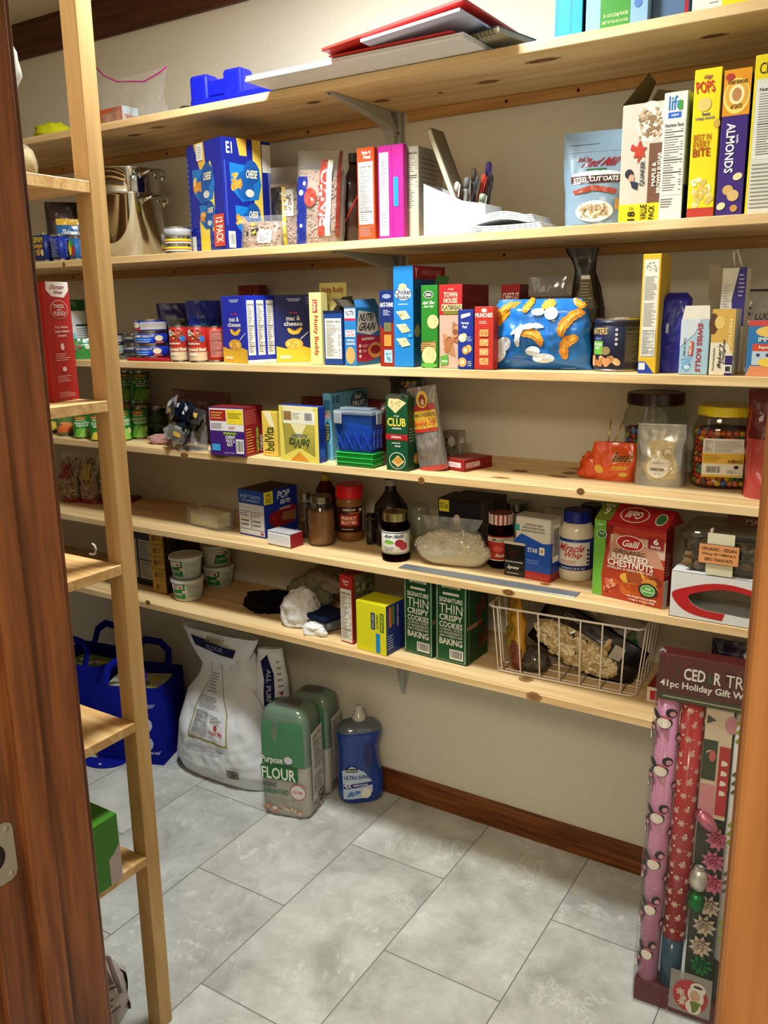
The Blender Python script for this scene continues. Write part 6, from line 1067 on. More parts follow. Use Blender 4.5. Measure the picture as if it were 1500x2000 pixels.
# wrapped pale block in a clear bag
p = ptZ(412, 1032, 5); p += camdir(p)*.035; t = thing('butter_block', 'pale yellow block wrapped in a clear bag, left of the blue toaster pastry box', 'food', p, -.12)
b = B(); b.add(gbev(-.062, -.03, .002, .062, .03, .046, .006, 2), C('d8cf9c', 'matte')); b.obj('block', t)
f = bagf(.20, .055, .075, .005, 74, tp=curve((0, .9), (.5, 1), (1, .85)), wp=lambda v: 1, fr=8, pw=5); b = B(); addbag(b, f, M_film2, 24, 8); b.obj('bag_film', t)
# toaster pastry box
box('toaster_pastry_box', 'blue toaster pastry box with a yellow value badge', 'box', 5, (469, 1042), (519, 1052), 955, 583, '1c3f9a', side='1c3390', topc='2a1c1c',
    front=[('r', .02, .0, .98, .7, 'd3d5da'), ('+',), ('r', .04, .58, .96, .67, 'c4c9d4'), ('t', 'POP TARTS', .1, .82, .86, .9, '8fb0dc'), ('t', 'RASPBERRY', .15, .75, .85, .8, '8fb0dc'), ('l', .05, .42, .45, .56, 3, '3a4a9a'), ('l', .52, .42, .95, .56, 3, '6a6a70'), ('r', .48, .16, .5, .56, '3a3a4a'), ('r', .02, .14, .98, .15, '3a3a4a'), ('l', .08, .2, .42, .38, 2, '5a5a66'), ('l', .54, .2, .9, .38, 2, '5a5a66'), ('r', 0, 0, 1, .03, '1c2f8a'), ('e', .88, .08, .07, .03, 'b04a4a')],
    right=[('r', -.0, .72, .26, .99, 'e0d42c'), ('+',), ('t', '16', .06, .88, .18, .96, '2a2a1c'), ('t', 'VALUE', .04, .81, .22, .86, '2a2a1c'), ('t', 'PACK', .05, .75, .21, .8, '2a2a1c'), ('t', 'POP', .38, .78, .78, .95, 'dfe3ee', 0, .1), ('t', 'tarts', .45, .66, .8, .77, 'dfe3ee', 0, .1), ('p', [(.12, .3), (.15, .5), (.85, .62), (.98, .5), (.9, .2), (.3, .18)], '8a1c24'), ('+',), ('t', 'RASPBERRY', .45, .53, .8, .59, 'e0c8c8'), ('p', [(.5, .3), (.55, .48), (.95, .46), (.92, .25)], '9a6a44'), ('+',), ('c', .15, .25, .5, .45, 10, .04, ['b3242c', '6b0f1c'])])
# paper wrapped blocks
A = ptZ(520, 1057, 5); Bq = ptZ(568, 1061, 5); box('wrapped_packet', 'white and red paper wrapped packet lying before the toaster pastry box', 'packet', 5, (521, 1055), (567, 1060), 1036, 592, 'e0e0e2', ya=-.292, yb=-.300, side='8a1620', topc='b0b0b4', bev=.005, kind='film')
# jars
lidm = '8f8a7c'
def mjar(label, x0, x1, yb, yt, fill, fillc, Y=None, lid=True, s=5, lidc=lidm, gl=None):
    c, r, h = cyl(s, x0, x1, yb, yt, Y=Y)
    pr = [(r*.88, 0), (r*.98, .004), (r, .012), (r, h*.62), (r*.93, h*.74), (r*.76, h*.82), (r*.76, h*.86), (r*.78, h*.87), (r*.76, h*.98)]
    return jarobj('mason_jar', label, 'jar', c, pr, lid=(r*.80, h*.86, h) if lid else None, lidc=lidc, fill=h*fill if fill else None, fillc=fillc, glass=gl)
mjar('glass mason jar filled with brown sugar, metal lid, standing in front', 601, 657, 1068, 973, .68, '8a5a30')
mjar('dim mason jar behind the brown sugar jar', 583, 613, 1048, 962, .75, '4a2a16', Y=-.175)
c, r, h = cyl(5, 618, 658, 1020, 926, Y=-.085)
jarobj('honey_bottle', 'amber honey bottle with a yellow cap at the back', 'bottle', c, [(r*.9, 0), (r, .01), (r, h*.55), (r*.9, h*.65), (r*1.02, h*.72), (r*.6, h*.85), (r*.4, h*.9)], lid=(r*.42, h*.88, h), lidc='c9a824', lidkind='gloss', glass=clear('a8641c', .1, .04, 'amber'), fill=h*.7, fillc='7a4416')
c, r, h = cyl(5, 656, 714, 1059, 951)
jarobj('peanut_butter_jar', 'peanut butter jar with a bright red lid on the fifth shelf', 'jar', c, [(r*.9, 0), (r*.97, .004), (r, .012), (r*.98, h*.15), (r*.98, h*.62), (r, h*.68), (r*.96, h*.74), (r*.9, h*.78)], lid=(r*.95, h*.77, h), lidc='c4161c', lidkind='gloss', glass=C('7a4c24', 'gloss'), band=(h*.17, h*.63), bandc='2f130e', turn=.1,
    ops=[('t', 'KIRKLAND', .3, .86, .6, .93, W_), ('r', .2, .25, .68, .72, 'a82a20'), ('+',), ('r', .22, .28, .66, .69, '2a120c'), ('+',), ('r', .23, .3, .65, .67, 'b03024'), ('t', 'PEANUT', .26, .5, .62, .64, 'ece0cc'), ('t', 'BUTTER', .26, .33, .62, .46, 'ece0cc'), ('r', .45, .74, .7, .8, 'a8561c'), ('l', .25, .1, .6, .18, 1, 'd8c8b0'), ('n', .8, .05, .97, .95, 'b5a898'), ('e', .72, .88, .04, .06, 'd8d4c8')])
mjar('small dark jar squeezed right of the peanut butter', 714, 734, 1048, 1003, .8, '120c0a', Y=-.15, lidc='3a3632')
# syrup jug at the back
c, r, h = cyl(5, 729, 801, 1072, 925, Y=-.115)
hh = h*.93
jarobj('syrup_jug', 'large dark syrup jug behind the pickled beet jar', 'jug', c, [(r*.9, 0), (r, .01), (r, hh*.45), (r*.9, hh*.6), (r*.5, hh*.75), (r*.32, hh*.82), (r*.3, hh*.97), (r*.34, hh)], glass=C('100a0b', 'gloss'), lid=(r*.33, hh*.9, hh*1.0), lidc='a8a49a', lidkind='gloss')
# beets
c, r, h = cyl(5, 744, 803, 1099, 1005)
jarobj('beet_jar', 'pickled beet jar with a gold lid and a white label', 'jar', c, [(r*.85, 0), (r*.97, .004), (r, .012), (r*.96, h*.16), (r*.96, h*.63), (r, h*.7), (r*.9, h*.8), (r*.84, h*.84)], lid=(r*.88, h*.83, h), lidc='a8a06c', fill=h*.8, fillc='120507', glass=clear('5a1a20', .06, .03, 'dark_red_glass'), band=(h*.17, h*.63), bandc='dcdcd6', turn=-.1,
    ops=[('r', 0, .93, 1, .97, '2f5a2c'), ('r', 0, .03, 1, .06, '2f5a2c'), ('t', 'Aunt Nellie', .2, .72, .78, .9, '1f2a5c', 0, .2), ('p', [(.22, .5), (.3, .66), (.45, .6), (.5, .5), (.4, .45)], '7ab03c'), ('e', .62, .5, .11, .17, '9a2430'), ('e', .72, .35, .11, .18, 'b03440'), ('p', [(.5, .48), (.56, .6), (.62, .55)], '9a2430'), ('t', 'PICKLED', .22, .23, .48, .31, '7a7a80'), ('t', 'BEETS', .25, .12, .45, .2, '7a7a80')])
mjar('empty glass jar with a wide ribbed neck, behind the clear bag of oats', 794, 846, 1062, 984, 0, '', Y=-.14, lid=False)
# coffee or salt cartons
box('salt_carton', 'black carton with a yellow price sticker and a white figure', 'box', 5, (856, 1085), (938, 1095), 972, 967, '16151a', ya=-.155, yb=-.155, side='5f594d', topc='2a2622', front=[('r', .03, .78, .26, .98, 'e0cf2c'), ('+',), ('t', "3% 5oz", .05, .83, .24, .93, '1a1a1a'), ('e', .45, .66, .08, .09, 'c9b49a'), ('e', .45, .56, .05, .09, 'c9a03c'), ('t', 'MORTON', .3, .42, .68, .52, 'd8d4c8'), ('+',), ('r', .1, .1, .9, .14, '4a4a50')], right=[('t', 'COFFEE', .3, .6, .85, .66, '2a2622', 0, .1), ('l', .3, .3, .8, .4, 2, '3a352e')])
box('salt_carton', 'dark carton behind the black carton, its grey side showing', 'box', 5, (885, 1065), (968, 1070), 966, 993, '1c1a1c', ya=-.068, yb=-.068, side='5a5448', topc='24201d', right=[('t', 'COFFEE', .3, .6, .85, .68, '2a2622')])
# clear bag of white grain
p = ptZ(882, 1112, 5); p += camdir(p)*.050
t = thing('oats_bag', 'tied clear bag of white rolled oats lying on the dark strip', 'bag', p, .12)
Wz = 168/FPX*depth(p)/.97; Hz = .11
b = B(); vs, fs = lump((Wz*.45, .047, .055), 77, .16, 36, 20, .75, 1.8); b.add((vs, fs), clear('f4f2ea', .14, .06), True); b.obj('bag_film', t)
b = B(); b.add(lump((Wz*.43, .041, .047), 77, .16, 36, 20, .75, 1.8), C('d8d2c0', 'matte'), True, T=Matrix.Translation((0, 0, .003)))
rnd = random.Random(3)
for i in range(420):
    th = rnd.uniform(PI*.9, PI*2.1); ph = rnd.uniform(.15, 1.); d = Vector((math.cos(th)*math.sin(ph*PI/2), math.sin(th)*math.sin(ph*PI/2), math.cos(ph*PI/2)))
    k = 1+.16*noise.noise(d*1.8+Vector((77*3.7, 77, 0)))+.08*noise.noise(d*4.7+Vector((0, 77*2.1, 0))); q = Vector((d.x*Wz*.43*k, d.y*.041*k, max(d.z*.047*k, -.03)+.047*.75+.003))
    b.add(gsph(q, (.0035, .002, .003), 6, 4), C(rnd.choice(['e6e0cf', 'cfc6ae', 'f0ecdf']), 'matte'), True)
b.obj('oats', t)['kind'] = 'stuff'
b = B(); g = bagf(.15, .06, .035, .009, 78, tp=curve((0, 1), (.4, .6), (1, .15)), fr=9, wp=curve((0, .7), (.4, .85), (1, 1.1))); addbag(b, g, M_film2, 22, 12, bottom=False); b.obj('bag_top', t, (.0, .0, .062))
b = B(); b.add(gtube([(.035, -.03, .065), (.045, -.034, .085), (.04, -.03, .10)], .0016, 6), C('d8d8d8', 'gloss')); b.obj('tie', t)
# raspberry jam, white lid jar, pepper tin, yeast bag, paper bag
c, r, h = cyl(5, 952, 1003, 1088, 1000, Y=-.165)
def gingham(t_):
    pass
jarobj('jam_jar', 'raspberry jam jar with a red and white gingham lid', 'jar', c, [(r*.85, 0), (r, .008), (r, h*.6), (r*.95, h*.72), (r*.8, h*.8)], lid=(r*.9, h*.8, h), lidc='b03a34', fill=h*.75, fillc='2a0a0e', glass=clear('7a1a24', .06, .03, 'jam_glass'), band=(h*.16, h*.6), bandc='a8281f', turn=.1,
    ops=[('r', 0, .78, 1, .95, 'ddd6c0'), ('+',), ('t', "SMUCKER'S", .2, .8, .75, .93, '2a1a1a'), ('e', .4, .5, .14, .12, 'c9503c'), ('t', 'Raspberry', .3, .12, .72, .3, 'e8d0c8', 0, .2), ('r', 0, .0, 1, .04, 'd8d4c8')])
b = B()
for i in range(16):
    a = 2*PI*i/16; b.add(gbox(-.0035, -.0012, 0, .0035, .0003, (h*.18)), C('d8c4bc'), T=Matrix.Translation((c.x, c.y, c.z+h*.81)) @ Matrix.Rotation(a, 4, 'Z') @ Matrix.Translation((0, -r*.905, 0)))
jj = [o for o in bpy.data.objects if o.name.startswith('jam_jar')][0]; o = b.obj('lid_checks'); o.parent = jj; bpy.context.view_layer.update(); o.matrix_parent_inverse = jj.matrix_world.inverted()
mjar('jar with a pale grey lid behind the jam and the yeast bag', 982, 1036, 1060, 980, .8, '8a8478', Y=-.07, lidc='9aa0a0')
box('pepper_tin', 'small black pepper tin with a cream top', 'tin', 5, (984, 1122), (1024, 1129), 1056, 1036, '141214', kind='gloss', topc='d8d0b8', side='1d1a1a', front=[('r', .0, .93, 1, 1, 'cfc8b0'), ('e', .4, .66, .14, .14, '5a1c1a'), ('+',), ('e', .4, .66, .12, .12, '2a1012'), ('t', 'GROUND BLACK PEPPER', .06, .4, .92, .45, 'd8d4cc'), ('t', 'Supreme', .1, .18, .8, .32, 'e6e3da', 0, .25), ('l', .15, .06, .85, .12, 1, 'c9c5bc')], right=[('r', .0, .93, 1, 1, 'cfc8b0')])
p = ptZ(1045, 1122, 5); Hn = ztop(p, 1040, 1003)-p.z; A = ptZ(1003, 1116, 5); 
box('yeast_bag', 'white blue and red dry yeast packet with a folded top', 'packet', 5, (1003, 1117), (1074, 1123), 1005, 1092, 'd3cdbf', ya=-.225, yb=-.235, topc='a59f90', side='1a3c9a', bev=.006, kind='film', front=[('r', 0, 0, 1, .13, 'b02a24'), ('p', [(0, .13), (1, .13), (1, .62), (.8, .6), (.5, .66), (.2, .72), (0, .6)], '1b50b0'), ('+',), ('t', 'ACTIVE DRY YEAST', .3, .86, .78, .89, K_), ('t', 'LEVURE SECHE ACTIVE', .22, .81, .82, .84, K_), ('t', 'LEVADURA SECA ACTIVA', .2, .76, .84, .79, K_), ('r', .02, .76, .15, .86, '3a9a94'), ('t', 'STAR', .38, .44, .66, .51, W_), ('r', .7, .42, .84, .54, W_), ('+',), ('p', [(.77+.055*(1 if k % 2 == 0 else .45)*math.sin(k*PI/5), .48+.045*(1 if k % 2 == 0 else .45)*math.cos(k*PI/5)) for k in range(10)], 'b5862c'), ('l', .35, .25, .8, .33, 2, '7aa0d8')], right=[('r', 0, .62, 1, 1, 'b5ad9d'), ('r', 0, 0, 1, .13, '8a1f1c'), ('+',), ('b', .2, .3, .85, .9)])
p = ptZ(1092, 1090, 5); p.y = -.10; p.x += .03; f = bagf(.10, .150, .05, .006, 80, tp=curve((0, 1), (.8, .9), (1, .3))); b = B(); addbag(b, f, C('a59c8a', 'film')); tag(b.obj('paper_bag', loc=p, rz=0), 'folded tan paper bag behind the yeast packet', 'bag')
# whipped dressing
c, r, h = cyl(5, 1088, 1158, 1138, 1002)
jarobj('dressing_jar', 'jar of white salad dressing with a blue lid', 'jar', c, [(r*.86, 0), (r*.96, .005), (r, .02), (r*.98, h*.16), (r*.98, h*.62), (r, h*.68), (r*.92, h*.76), (r*.72, h*.84)], lid=(r*.75, h*.83, h), lidc='14237c', lidkind='gloss', glass=C('d6ccb2', 'gloss'), band=(h*.17, h*.62), bandc='1d2f7a', turn=-.05,
    ops=[('r', .06, .16, .8, .9, 'dcd6cc'), ('+',), ('t', 'Miracle', .12, .6, .72, .84, 'b32a2c', 0, .15), ('t', 'Whip', .24, .36, .66, .6, 'b32a2c', 0, .15), ('l', .18, .2, .7, .33, 2, 'c46a64'), ('r', .0, .9, 1, .92, '5a86c9'), ('e', .76, .65, .03, .04, K_), ('e', .76, .52, .03, .04, K_), ('e', .76, .38, .03, .04, K_), ('e', .76, .25, .03, .04, K_), ('t', 'DRESSING 30 FL OZ', .2, .04, .7, .1, 'c9cde0')])
c, r, h = cyl(5, 1130, 1174, 1090, 984, Y=-.09)
jarobj('dark_jar', 'dark jar with a black lid behind the salad dressing', 'jar', c, [(r*.86, 0), (r, .01), (r, h*.7), (r*.85, h*.82)], lid=(r*.9, h*.8, h), lidc='14121c', lidkind='gloss', glass=C('1c1512', 'gloss'))
# chestnut carton
chn = ['9a4a24', 'b5652c', '7a3416', 'c9853c', 'd8a03c']
def chf(w, d, h): return []
box('chestnut_box', 'green and red carton of roasted chestnuts on the fifth shelf', 'box', 5, (1156, 1158), (1293, 1190), 1012, 1308, '7a1c1c', side='6b1416', topc='a01c20',
    front=[('r', 0, 0, .17, 1, '6aa83c'), ('+',), ('p', [(.15, 0), (.13, .3), (.17, .6), (.3, .98), (1, 1), (1, 0)], 'a83a24'), ('r', .24, .62, 1, .84, 'c9a894'), ('p', [(.2, .5), (.3, .86), (.9, .7), (1, .5)], 'c08a70'), ('r', .2, .95, 1, 1, 'a01c20'), ('+',), ('c', .18, .0, 1, .28, 34, .05, ['a8441c', 'b5521f', 'c4622c']), ('c', .38, .2, .98, .42, 24, .085, chn), ('c', .14, .06, .36, .28, 16, .035, ['c46a4c', '9a3420', 'd88a6c']), ('+',), ('e', .52, .76, .195, .1, 'e6dcd2'), ('+',), ('e', .52, .76, .18, .09, 'b01f24'), ('+',), ('t', 'Galil', .4, .71, .66, .8, 'ece6da', 0, .15), ('r', .77, .74, .98, .88, '8a1c1e'), ('+',), ('t', '6', .84, .8, .91, .875, W_), ('t', 'BAGS', .81, .755, .94, .785, W_), ('t', 'ORGANIC', .3, .61, .74, .67, '6a4a3a'), ('t', 'ROASTED', .28, .53, .78, .61, 'e6ded2'), ('t', 'CHESTNUTS', .22, .44, .86, .525, 'e6ded2'), ('t', 'SHELLED & READY TO EAT', .22, .4, .86, .43, 'e0cfc0'), ('e', .8, .2, .13, .095, '26301c'), ('+',), ('e', .8, .2, .1, .072, 'd8e0c8'), ('+',), ('e', .8, .2, .09, .065, '4a9a34'), ('+',), ('t', 'All', .76, .21, .84, .24, W_), ('t', 'Natural', .73, .175, .87, .2, W_), ('t', 'Net Weight 21.2 oz (600g)', .52, .07, .92, .1, W_), ('t', '6 bags x 3.5 oz (100g)', .54, .03, .9, .06, W_), ('e', .12, .82, .075, .055, 'e0e6d8'), ('+',), ('e', .12, .82, .066, .048, '3a6a2c'), ('+',), ('t', 'USDA', .08, .82, .16, .84, W_), ('t', 'Vegan', .04, .93, .15, .96, W_, 0, .2)],
    right=[('r', 0, 0, .55, .35, 'b5aca0'), ('l', .05, .04, .5, .33, 12, '5a5650'), ('l', .1, .4, .8, .7, 8, 'a8746a')])
# slanting gable of that carton
p = ptZ(1156, 1158, 5); q = ptZ(1293, 1190, 5)
cb = [o for o in bpy.data.objects if o.name.startswith('chestnut_box')][0]
v = q-p; w = v.length; h0 = ztop(p, 1160, 1012)-p.z; hg = ztop(p+Vector((0, .04, 0)), 1167, 978)-p.z
t = B(); dd = .045
t.add(gprism([(0, h0), (dd, hg), (dd+.004, hg), (dd*1.9, h0)], .0005, w-.0005, 'x'), C('a01c20'))
vv = Vector((0, dd, hg-h0)); ll = vv.length; vn = Vector((0, -vv.z, vv.y)).normalized()
Face(t, lambda x, y, l: Vector((x, 0, h0))+vv*(y/ll)+vn*l, w, ll).draw([('r', 0, 0, .22, 1, '6a7a2c'), ('r', .22, 0, 1, 1, 'a81d22'), ('+',), ('e', .5, .5, .2, .42, 'e0d6cc'), ('+',), ('e', .5, .5, .185, .38, 'a81d22'), ('+',), ('t', 'Galil', .38, .3, .62, .7, 'ece6da', 180, .1), ('e', .87, .45, .075, .32, 'e0e6d8'), ('+',), ('e', .87, .45, .065, .27, '3a6a3c'), ('t', '6', .08, .3, .15, .7, W_, 180), ('t', 'BAGS', .05, .74, .18, .86, W_, 180)])
# joined into the carton's own mesh
mt = {m.name: i for i, m in enumerate(cb.data.materials)}
bm = bmesh.new(); bm.from_mesh(cb.data)
for m in t.m:
    if m.name not in mt: cb.data.materials.append(m); mt[m.name] = len(cb.data.materials)-1
vs_ = [bm.verts.new(x) for x in t.v]
for f_, mi in zip(t.f, t.mi):
    try: nf_ = bm.faces.new([vs_[i] for i in f_]); nf_.material_index = mt[t.m[mi].name]
    except ValueError: pass
bm.to_mesh(cb.data); bm.free()
# clear box of crackers on the torn white box
A = ptZ(1303, 1205, 5); A.y = max(A.y, -.319); dW = .235; hW = ztop(A, 1310, 1113)-A.z
t = thing('bread_box', 'white box with a torn red rimmed window, right end of the fifth shelf', 'box', (A.x, -.3185, A.z), 0)
b = B(); mw = C('d9d8d6'); Db = .13
n = 40; el = [(.125+.088*math.cos(2*PI*i/n), hW*.46+hW*.26*math.sin(2*PI*i/n)+.002*math.sin(i*.7)) for i in range(n)]
# front sheet with the oval hole
def ring(pts_, outr, z, mat, bld):
    vs = []; fs = []
    for i in range(n):
        a = 2*PI*i/n; ca, sa = math.cos(a), math.sin(a); k = min(.5/abs(ca) if abs(ca) > 1e-6 else 9, .5/abs(sa) if abs(sa) > 1e-6 else 9)
        vs += [(pts_[i][0], z, pts_[i][1]), (outr[0]+outr[2]*(.5+ca*k), z, outr[1]+outr[3]*(.5+sa*k))]
    for i in range(n): j = (i+1) % n; fs.append((i*2, i*2+1, j*2+1, j*2))
    bld.add((vs, fs), mat); return
ring(el, (0, 0, dW, hW), 0, mw, b); ring(el, (0, 0, dW, hW), .0012, mw, b)
b.add(gbox(0, 0, 0, dW, Db, .001), mw); b.add(gbox(0, 0, hW-.001, dW, Db, hW), mw); b.add(gbox(0, .0, 0, .001, Db, hW), mw); b.add(gbox(dW-.001, 0, 0, dW, Db, hW), mw); b.add(gbox(0, Db-.001, 0, dW, Db, hW), C('a8987a')); b.obj('box_body', t)
b = B(); vs = []; fs = []
for i in range(n):
    x, z = el[i]; cx, cz = .125, hW*.5; k = 1.42+.03*math.sin(i*2*PI/n*3)
    vs += [(x, -.0005, z), (cx+(x-cx)*k*.97, -.0005, cz+(z-cz)*k*1.08)]
for i in range(n):
    j = (i+1) % n
    if 29 <= i <= 32: continue
    fs.append((i*2, i*2+1, j*2+1, j*2))
b.add((vs, fs), C('b5141c', 'gloss')); b.obj('red_rim', t)
b = B(); Face(b, lambda x, y, l: (.04+x, Db-.003-l, .012+y), .17, hW-.02).draw([('r', 0, 0, 1, 1, 'b5a788'), ('+',), ('r', .05, .6, .9, .98, 'd8d2c4'), ('l', .1, .7, .4, .9, 3, '6b2a3a')]); b.obj('inner_print', t)
t = thing('cracker_tub', 'clear plastic tub of brown seed crackers with an orange label, on the torn white box', 'tub', (A.x+.125, -.3185+.074, A.z+hW+E_), 0)
hx, hy = .118, .07; ht = ztop(Vector((A.x, -.32, 0)), 1315, 1032)-A.z-hW
b = B(); b.add(gsuper([(.86, 0), (.9, .006), (.97, ht*.72), (1.0, ht*.76), (1.03, ht*.78), (1.03, ht*.86), (.96, ht*.9), (.94, ht)], hx, hy, 56, 5), clear('e8e4da', .08, .04, 'clear_plastic'), True); b.obj('tub_body', t)
rnd = random.Random(8); b = B()
for i in range(120):
    a = rnd.uniform(0, 1); x = rnd.uniform(-hx*.82, hx*.82); y = -hy*rnd.uniform(.5, .84); z = rnd.uniform(.012, ht*.66)
    b.add(gsph((x, y, z), (.012, .006, .009), 8, 5, .5, i), C(rnd.choice(['5a4630', '6f5638', '3f3020', '83683f']), 'matte'), True)
b.add(gbev(-hx*.82, -hy*.72, .006, hx*.82, hy*.8, ht*.6, .006), C('4a3826', 'matte')); b.obj('crackers', t)['kind'] = 'stuff'
b = B(); F_ = Face(b, lambda x, y, l: (-.058+x, -hy*1.0-.004-l+0*y, .001+y), .052, ht*.98); F_.draw([('r', 0, 0, 1, 1, 'd6cdae')]); F_.b.obj('paper_band', t)
b = B(); b.add(gbev(-.073, -hy-.008, ht*.28, .005, -hy-.0055, ht*.74, .0008), C('2a2018')); Face(b, lambda x, y, l: (-.072+x, -hy-.008-l, ht*.29+y), .076, ht*.44).draw([('r', 0, 0, 1, 1, 'd8935c'), ('+',), ('t', 'ORGANIC - VEGAN', .06, .68, .94, .86, '3a2418'), ('t', '570mg OF OMEGA-3', .08, .41, .92, .57, '3a2418'), ('t', 'ZERO TRANS FATS', .14, .14, .86, .3, '3a2418')]); b.obj('label', t)
b = B(); b.add(gbev(-.05, -.03, 0, .07, .05, .022, .002), C('5a3220')); Face(b, lambda x, y, l: (-.05+x, -.03-l, y), .12, .022).draw([('t', "MARY'S", .3, .3, .8, .8, 'a87a5c')]); tag(b.obj('small_brown_box', loc=Vector((A.x+.14, -.22, A.z+hW+ht+.002))), 'small brown box lying on top of the cracker tub', 'box')
# dark metal strip at the edge
p = ptZ(790, 1103, 5); q = ptZ(1130, 1161, 5); b = B(); b.add(gbev(0, 0, 0, q.x-p.x, .038, .0012, .0004), C('6a6f74', 'gloss')); tag(b.obj('metal_strip', loc=(p.x, -.307, SZ5+E_)), 'long flat grey strip lying along the front edge of the fifth shelf', 'strip')

# ================================================================ LOWEST SHELF
SZ6 = SZ[6]
# white hook on the side rack board
p = ptZ(196, 1085, SB[2]); b = B(); b.add(gtube([(-.018, 0, .003), (-.008, 0, .003), (-.002, 0, .006), (.002, 0, .014), (-.001, 0, .022), (-.008, 0, .025)], .0022, 8), C('b5b0aa', 'gloss'), True); tag(b.obj('hook', loc=p+Vector((0, -.01, 0))), 'small white curved hook lying on the side rack board', 'hook')
# boxes behind the post
box('nutrition_box', 'dark box with white nutrition panels, partly hidden behind the post', 'box', 6, (248, 1112), (300, 1130), 1030, .12, '1d1c2a', ya=-.20, yb=-.20, front=[('r', .0, .12, .45, .82, 'aaa8a2'), ('r', .52, .12, 1, .82, 'aaa8a2'), ('+',), ('l', .03, .15, .42, .8, 16, '55534c'), ('l', .55, .15, .97, .8, 16, '55534c'), ('r', 0, .45, 1, .47, '2a2a30')])
A = ptZ(298, 1133, 6); Bq = ptZ(326, 1141, 6)
box('pudding_box', 'yellow cardboard box of small packs with dark picture side', 'box', 6, (298, 1134), (325, 1140), 1036, .055, 'a8862f', ya=-.235, yb=-.235, side='2a2018', front=[x for k in range(5) for x in (('r', .05, .02+.195*k, .95, .19+.195*k, 'b8943a'), ('+',), ('e', .35, .1+.195*k, .14, .05, '7a5a1c'), ('l', .5, .06+.195*k, .9, .15+.195*k, 3, '6b521c'), ('+',))], right=[('c', .05, .05, .95, .95, 26, .1, ['4a3a24', '6b5034', '1c140e', '5a2a1c'])])
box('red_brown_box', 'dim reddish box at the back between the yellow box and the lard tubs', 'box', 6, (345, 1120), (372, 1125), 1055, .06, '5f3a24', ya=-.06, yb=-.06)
# lard tubs
lop = lambda w_: [('p', [(.12, .08), (.2, .95), (.48, .95), (.48, .08)], '1f7a34'), ('+',), ('p', [(.16, .66), (.2, .92), (.44, .92), (.44, .68), (.3, .62)], 'dcd9d0'), ('+',), ('t', 'ARMOUR', .2, .73, .31, .8, 'b03a3c'), ('p', [(.33, .7), (.36, .83), (.41, .8), (.41, .7)], 'b02a34'), ('e', .45, .5, .04, .1, 'e0b0a8'), ('t', w_, .2, .3, .42, .42, W_), ('l', .2, .14, .42, .22, 1, '9ac0a0'), ('l', .52, .15, .85, .85, 9, '7a9a7a')]
def tub(label, x0, x1, yb, yt, word, Y=None, lift=0, turn=0):
    c, r, h = cyl(6, x0, x1, yb, yt, Y=Y, lift=lift); return c, r, h
def mktub(label, c, r, h, word, turn=0):
    t = thing('lard_tub', label, 'tub', c, face_rz(c)+turn, 'lard tubs on the lowest wall shelf')
    rb = r*.78; rt = r*.93
    B().add(glathe([(rb*.93, 0), (rb, .002), (rt, h-.008), (rt, h-.006)], 44), C('c9cbc4', 'gloss'), True).obj('tub_body', t)
    b = B(); rf = lambda y: rb+(rt-rb)*((y+.006)/(h-.008))+.0003; b.add(glathe([(rf(0), .006), (rf(h*.8), .006+h*.8)], 44), C('d0d2cb'), True)
    sp_ = PI*.95; w = sp_*rt; Face(b, lambda x, y, l: ((rf(y)+.0003+l)*math.sin((x/w-.5)*sp_), -(rf(y)+.0003+l)*math.cos((x/w-.5)*sp_), .006+y), w, h*.8, curved=w/16, lift=.0003).draw(lop(word)); b.obj('label_band', t)
    b = B(); b.add(glathe([(rt, h-.010), (r, h-.009), (r, h-.003), (r*.985, h-.0005), (r*.94, h), (r*.93, h-.002), (.001, h-.002)], 48), C('cfd0cb', 'gloss'), False); b.obj('lid', t)
c, r, h = tub('', 335, 404, 1178, 1120, '')
h = .052*r/.040*1.04 if 0 else (ztop(c, 369, 1126)-c.z)
hT = h
mktub('lower front lard tub, under the one with a word on a green patch', c, r, hT-.0008, 'LARD', -.15); mktub('upper front lard tub, nearest to the left post', c+Vector((-.004, .003, hT)), r, hT-.0008, 'MANTECA', -.2)
c2, r2, h2 = tub('', 400, 458, 1150, 1104, ''); c2 = Vector((c2.x, max(c2.y, -.18), c2.z))
mktub('lower rear lard tub, its front patch reading lard', c2, r, hT-.0008, 'LARD', .1); mktub('upper rear lard tub, close under the board above', c2+Vector((-.006, .003, hT)), r, hT-.0008, 'LARD', .9)
# heap of cloths
def cloth(label, px, py, r, seed, col, dz=0, rz=0, nz=.35, dy=0, name='towel', cat='towel', flat=.5, kind='cloth'):
    p = ptZ(px, py, 6); p += camdir(p)*(r[1]*.9+dy); p.z += dz; b = B(); vs, fs = lump(r, seed, nz*.75, 60, 34, flat, 1.3)
    vs = [q+Vector((q.x, q.y, 0)).normalized()*(.0045*math.sin(70*q.z+9*noise.noise(q*22+Vector((seed, 0, 0)))+40*q.x))*(1 if q.length > .01 else 0) for q in vs]; b.add((vs, fs), C(col, kind), True)
    return tag(b.obj(name, loc=p, rz=rz), label, cat, 'towels and rags on the lowest wall shelf')
cloth('black cloth lying flat at the left of the white towels', 530, 1200, (.075, .05, .042), 91, '0b0a0c', rz=.3, nz=.4)
cloth('off white towel hanging from the heap towards the shelf edge', 592, 1228, (.055, .05, .072), 98, 'd5d3d0', rz=.5, nz=.3)
cloth('small white balled cloth at the very front of the heap', 617, 1243, (.040, .026, .022), 93, 'dbdad8', nz=.3)
cloth('olive green towel on top of the heap', 615, 1210, (.07, .055, .055), 94, '6f6d52', dz=.035, dy=.03, nz=.5)
cloth('beige brown towel at the top back of the heap', 640, 1215, (.07, .045, .045), 95, '85745e', dz=.075, dy=.05, nz=.45)
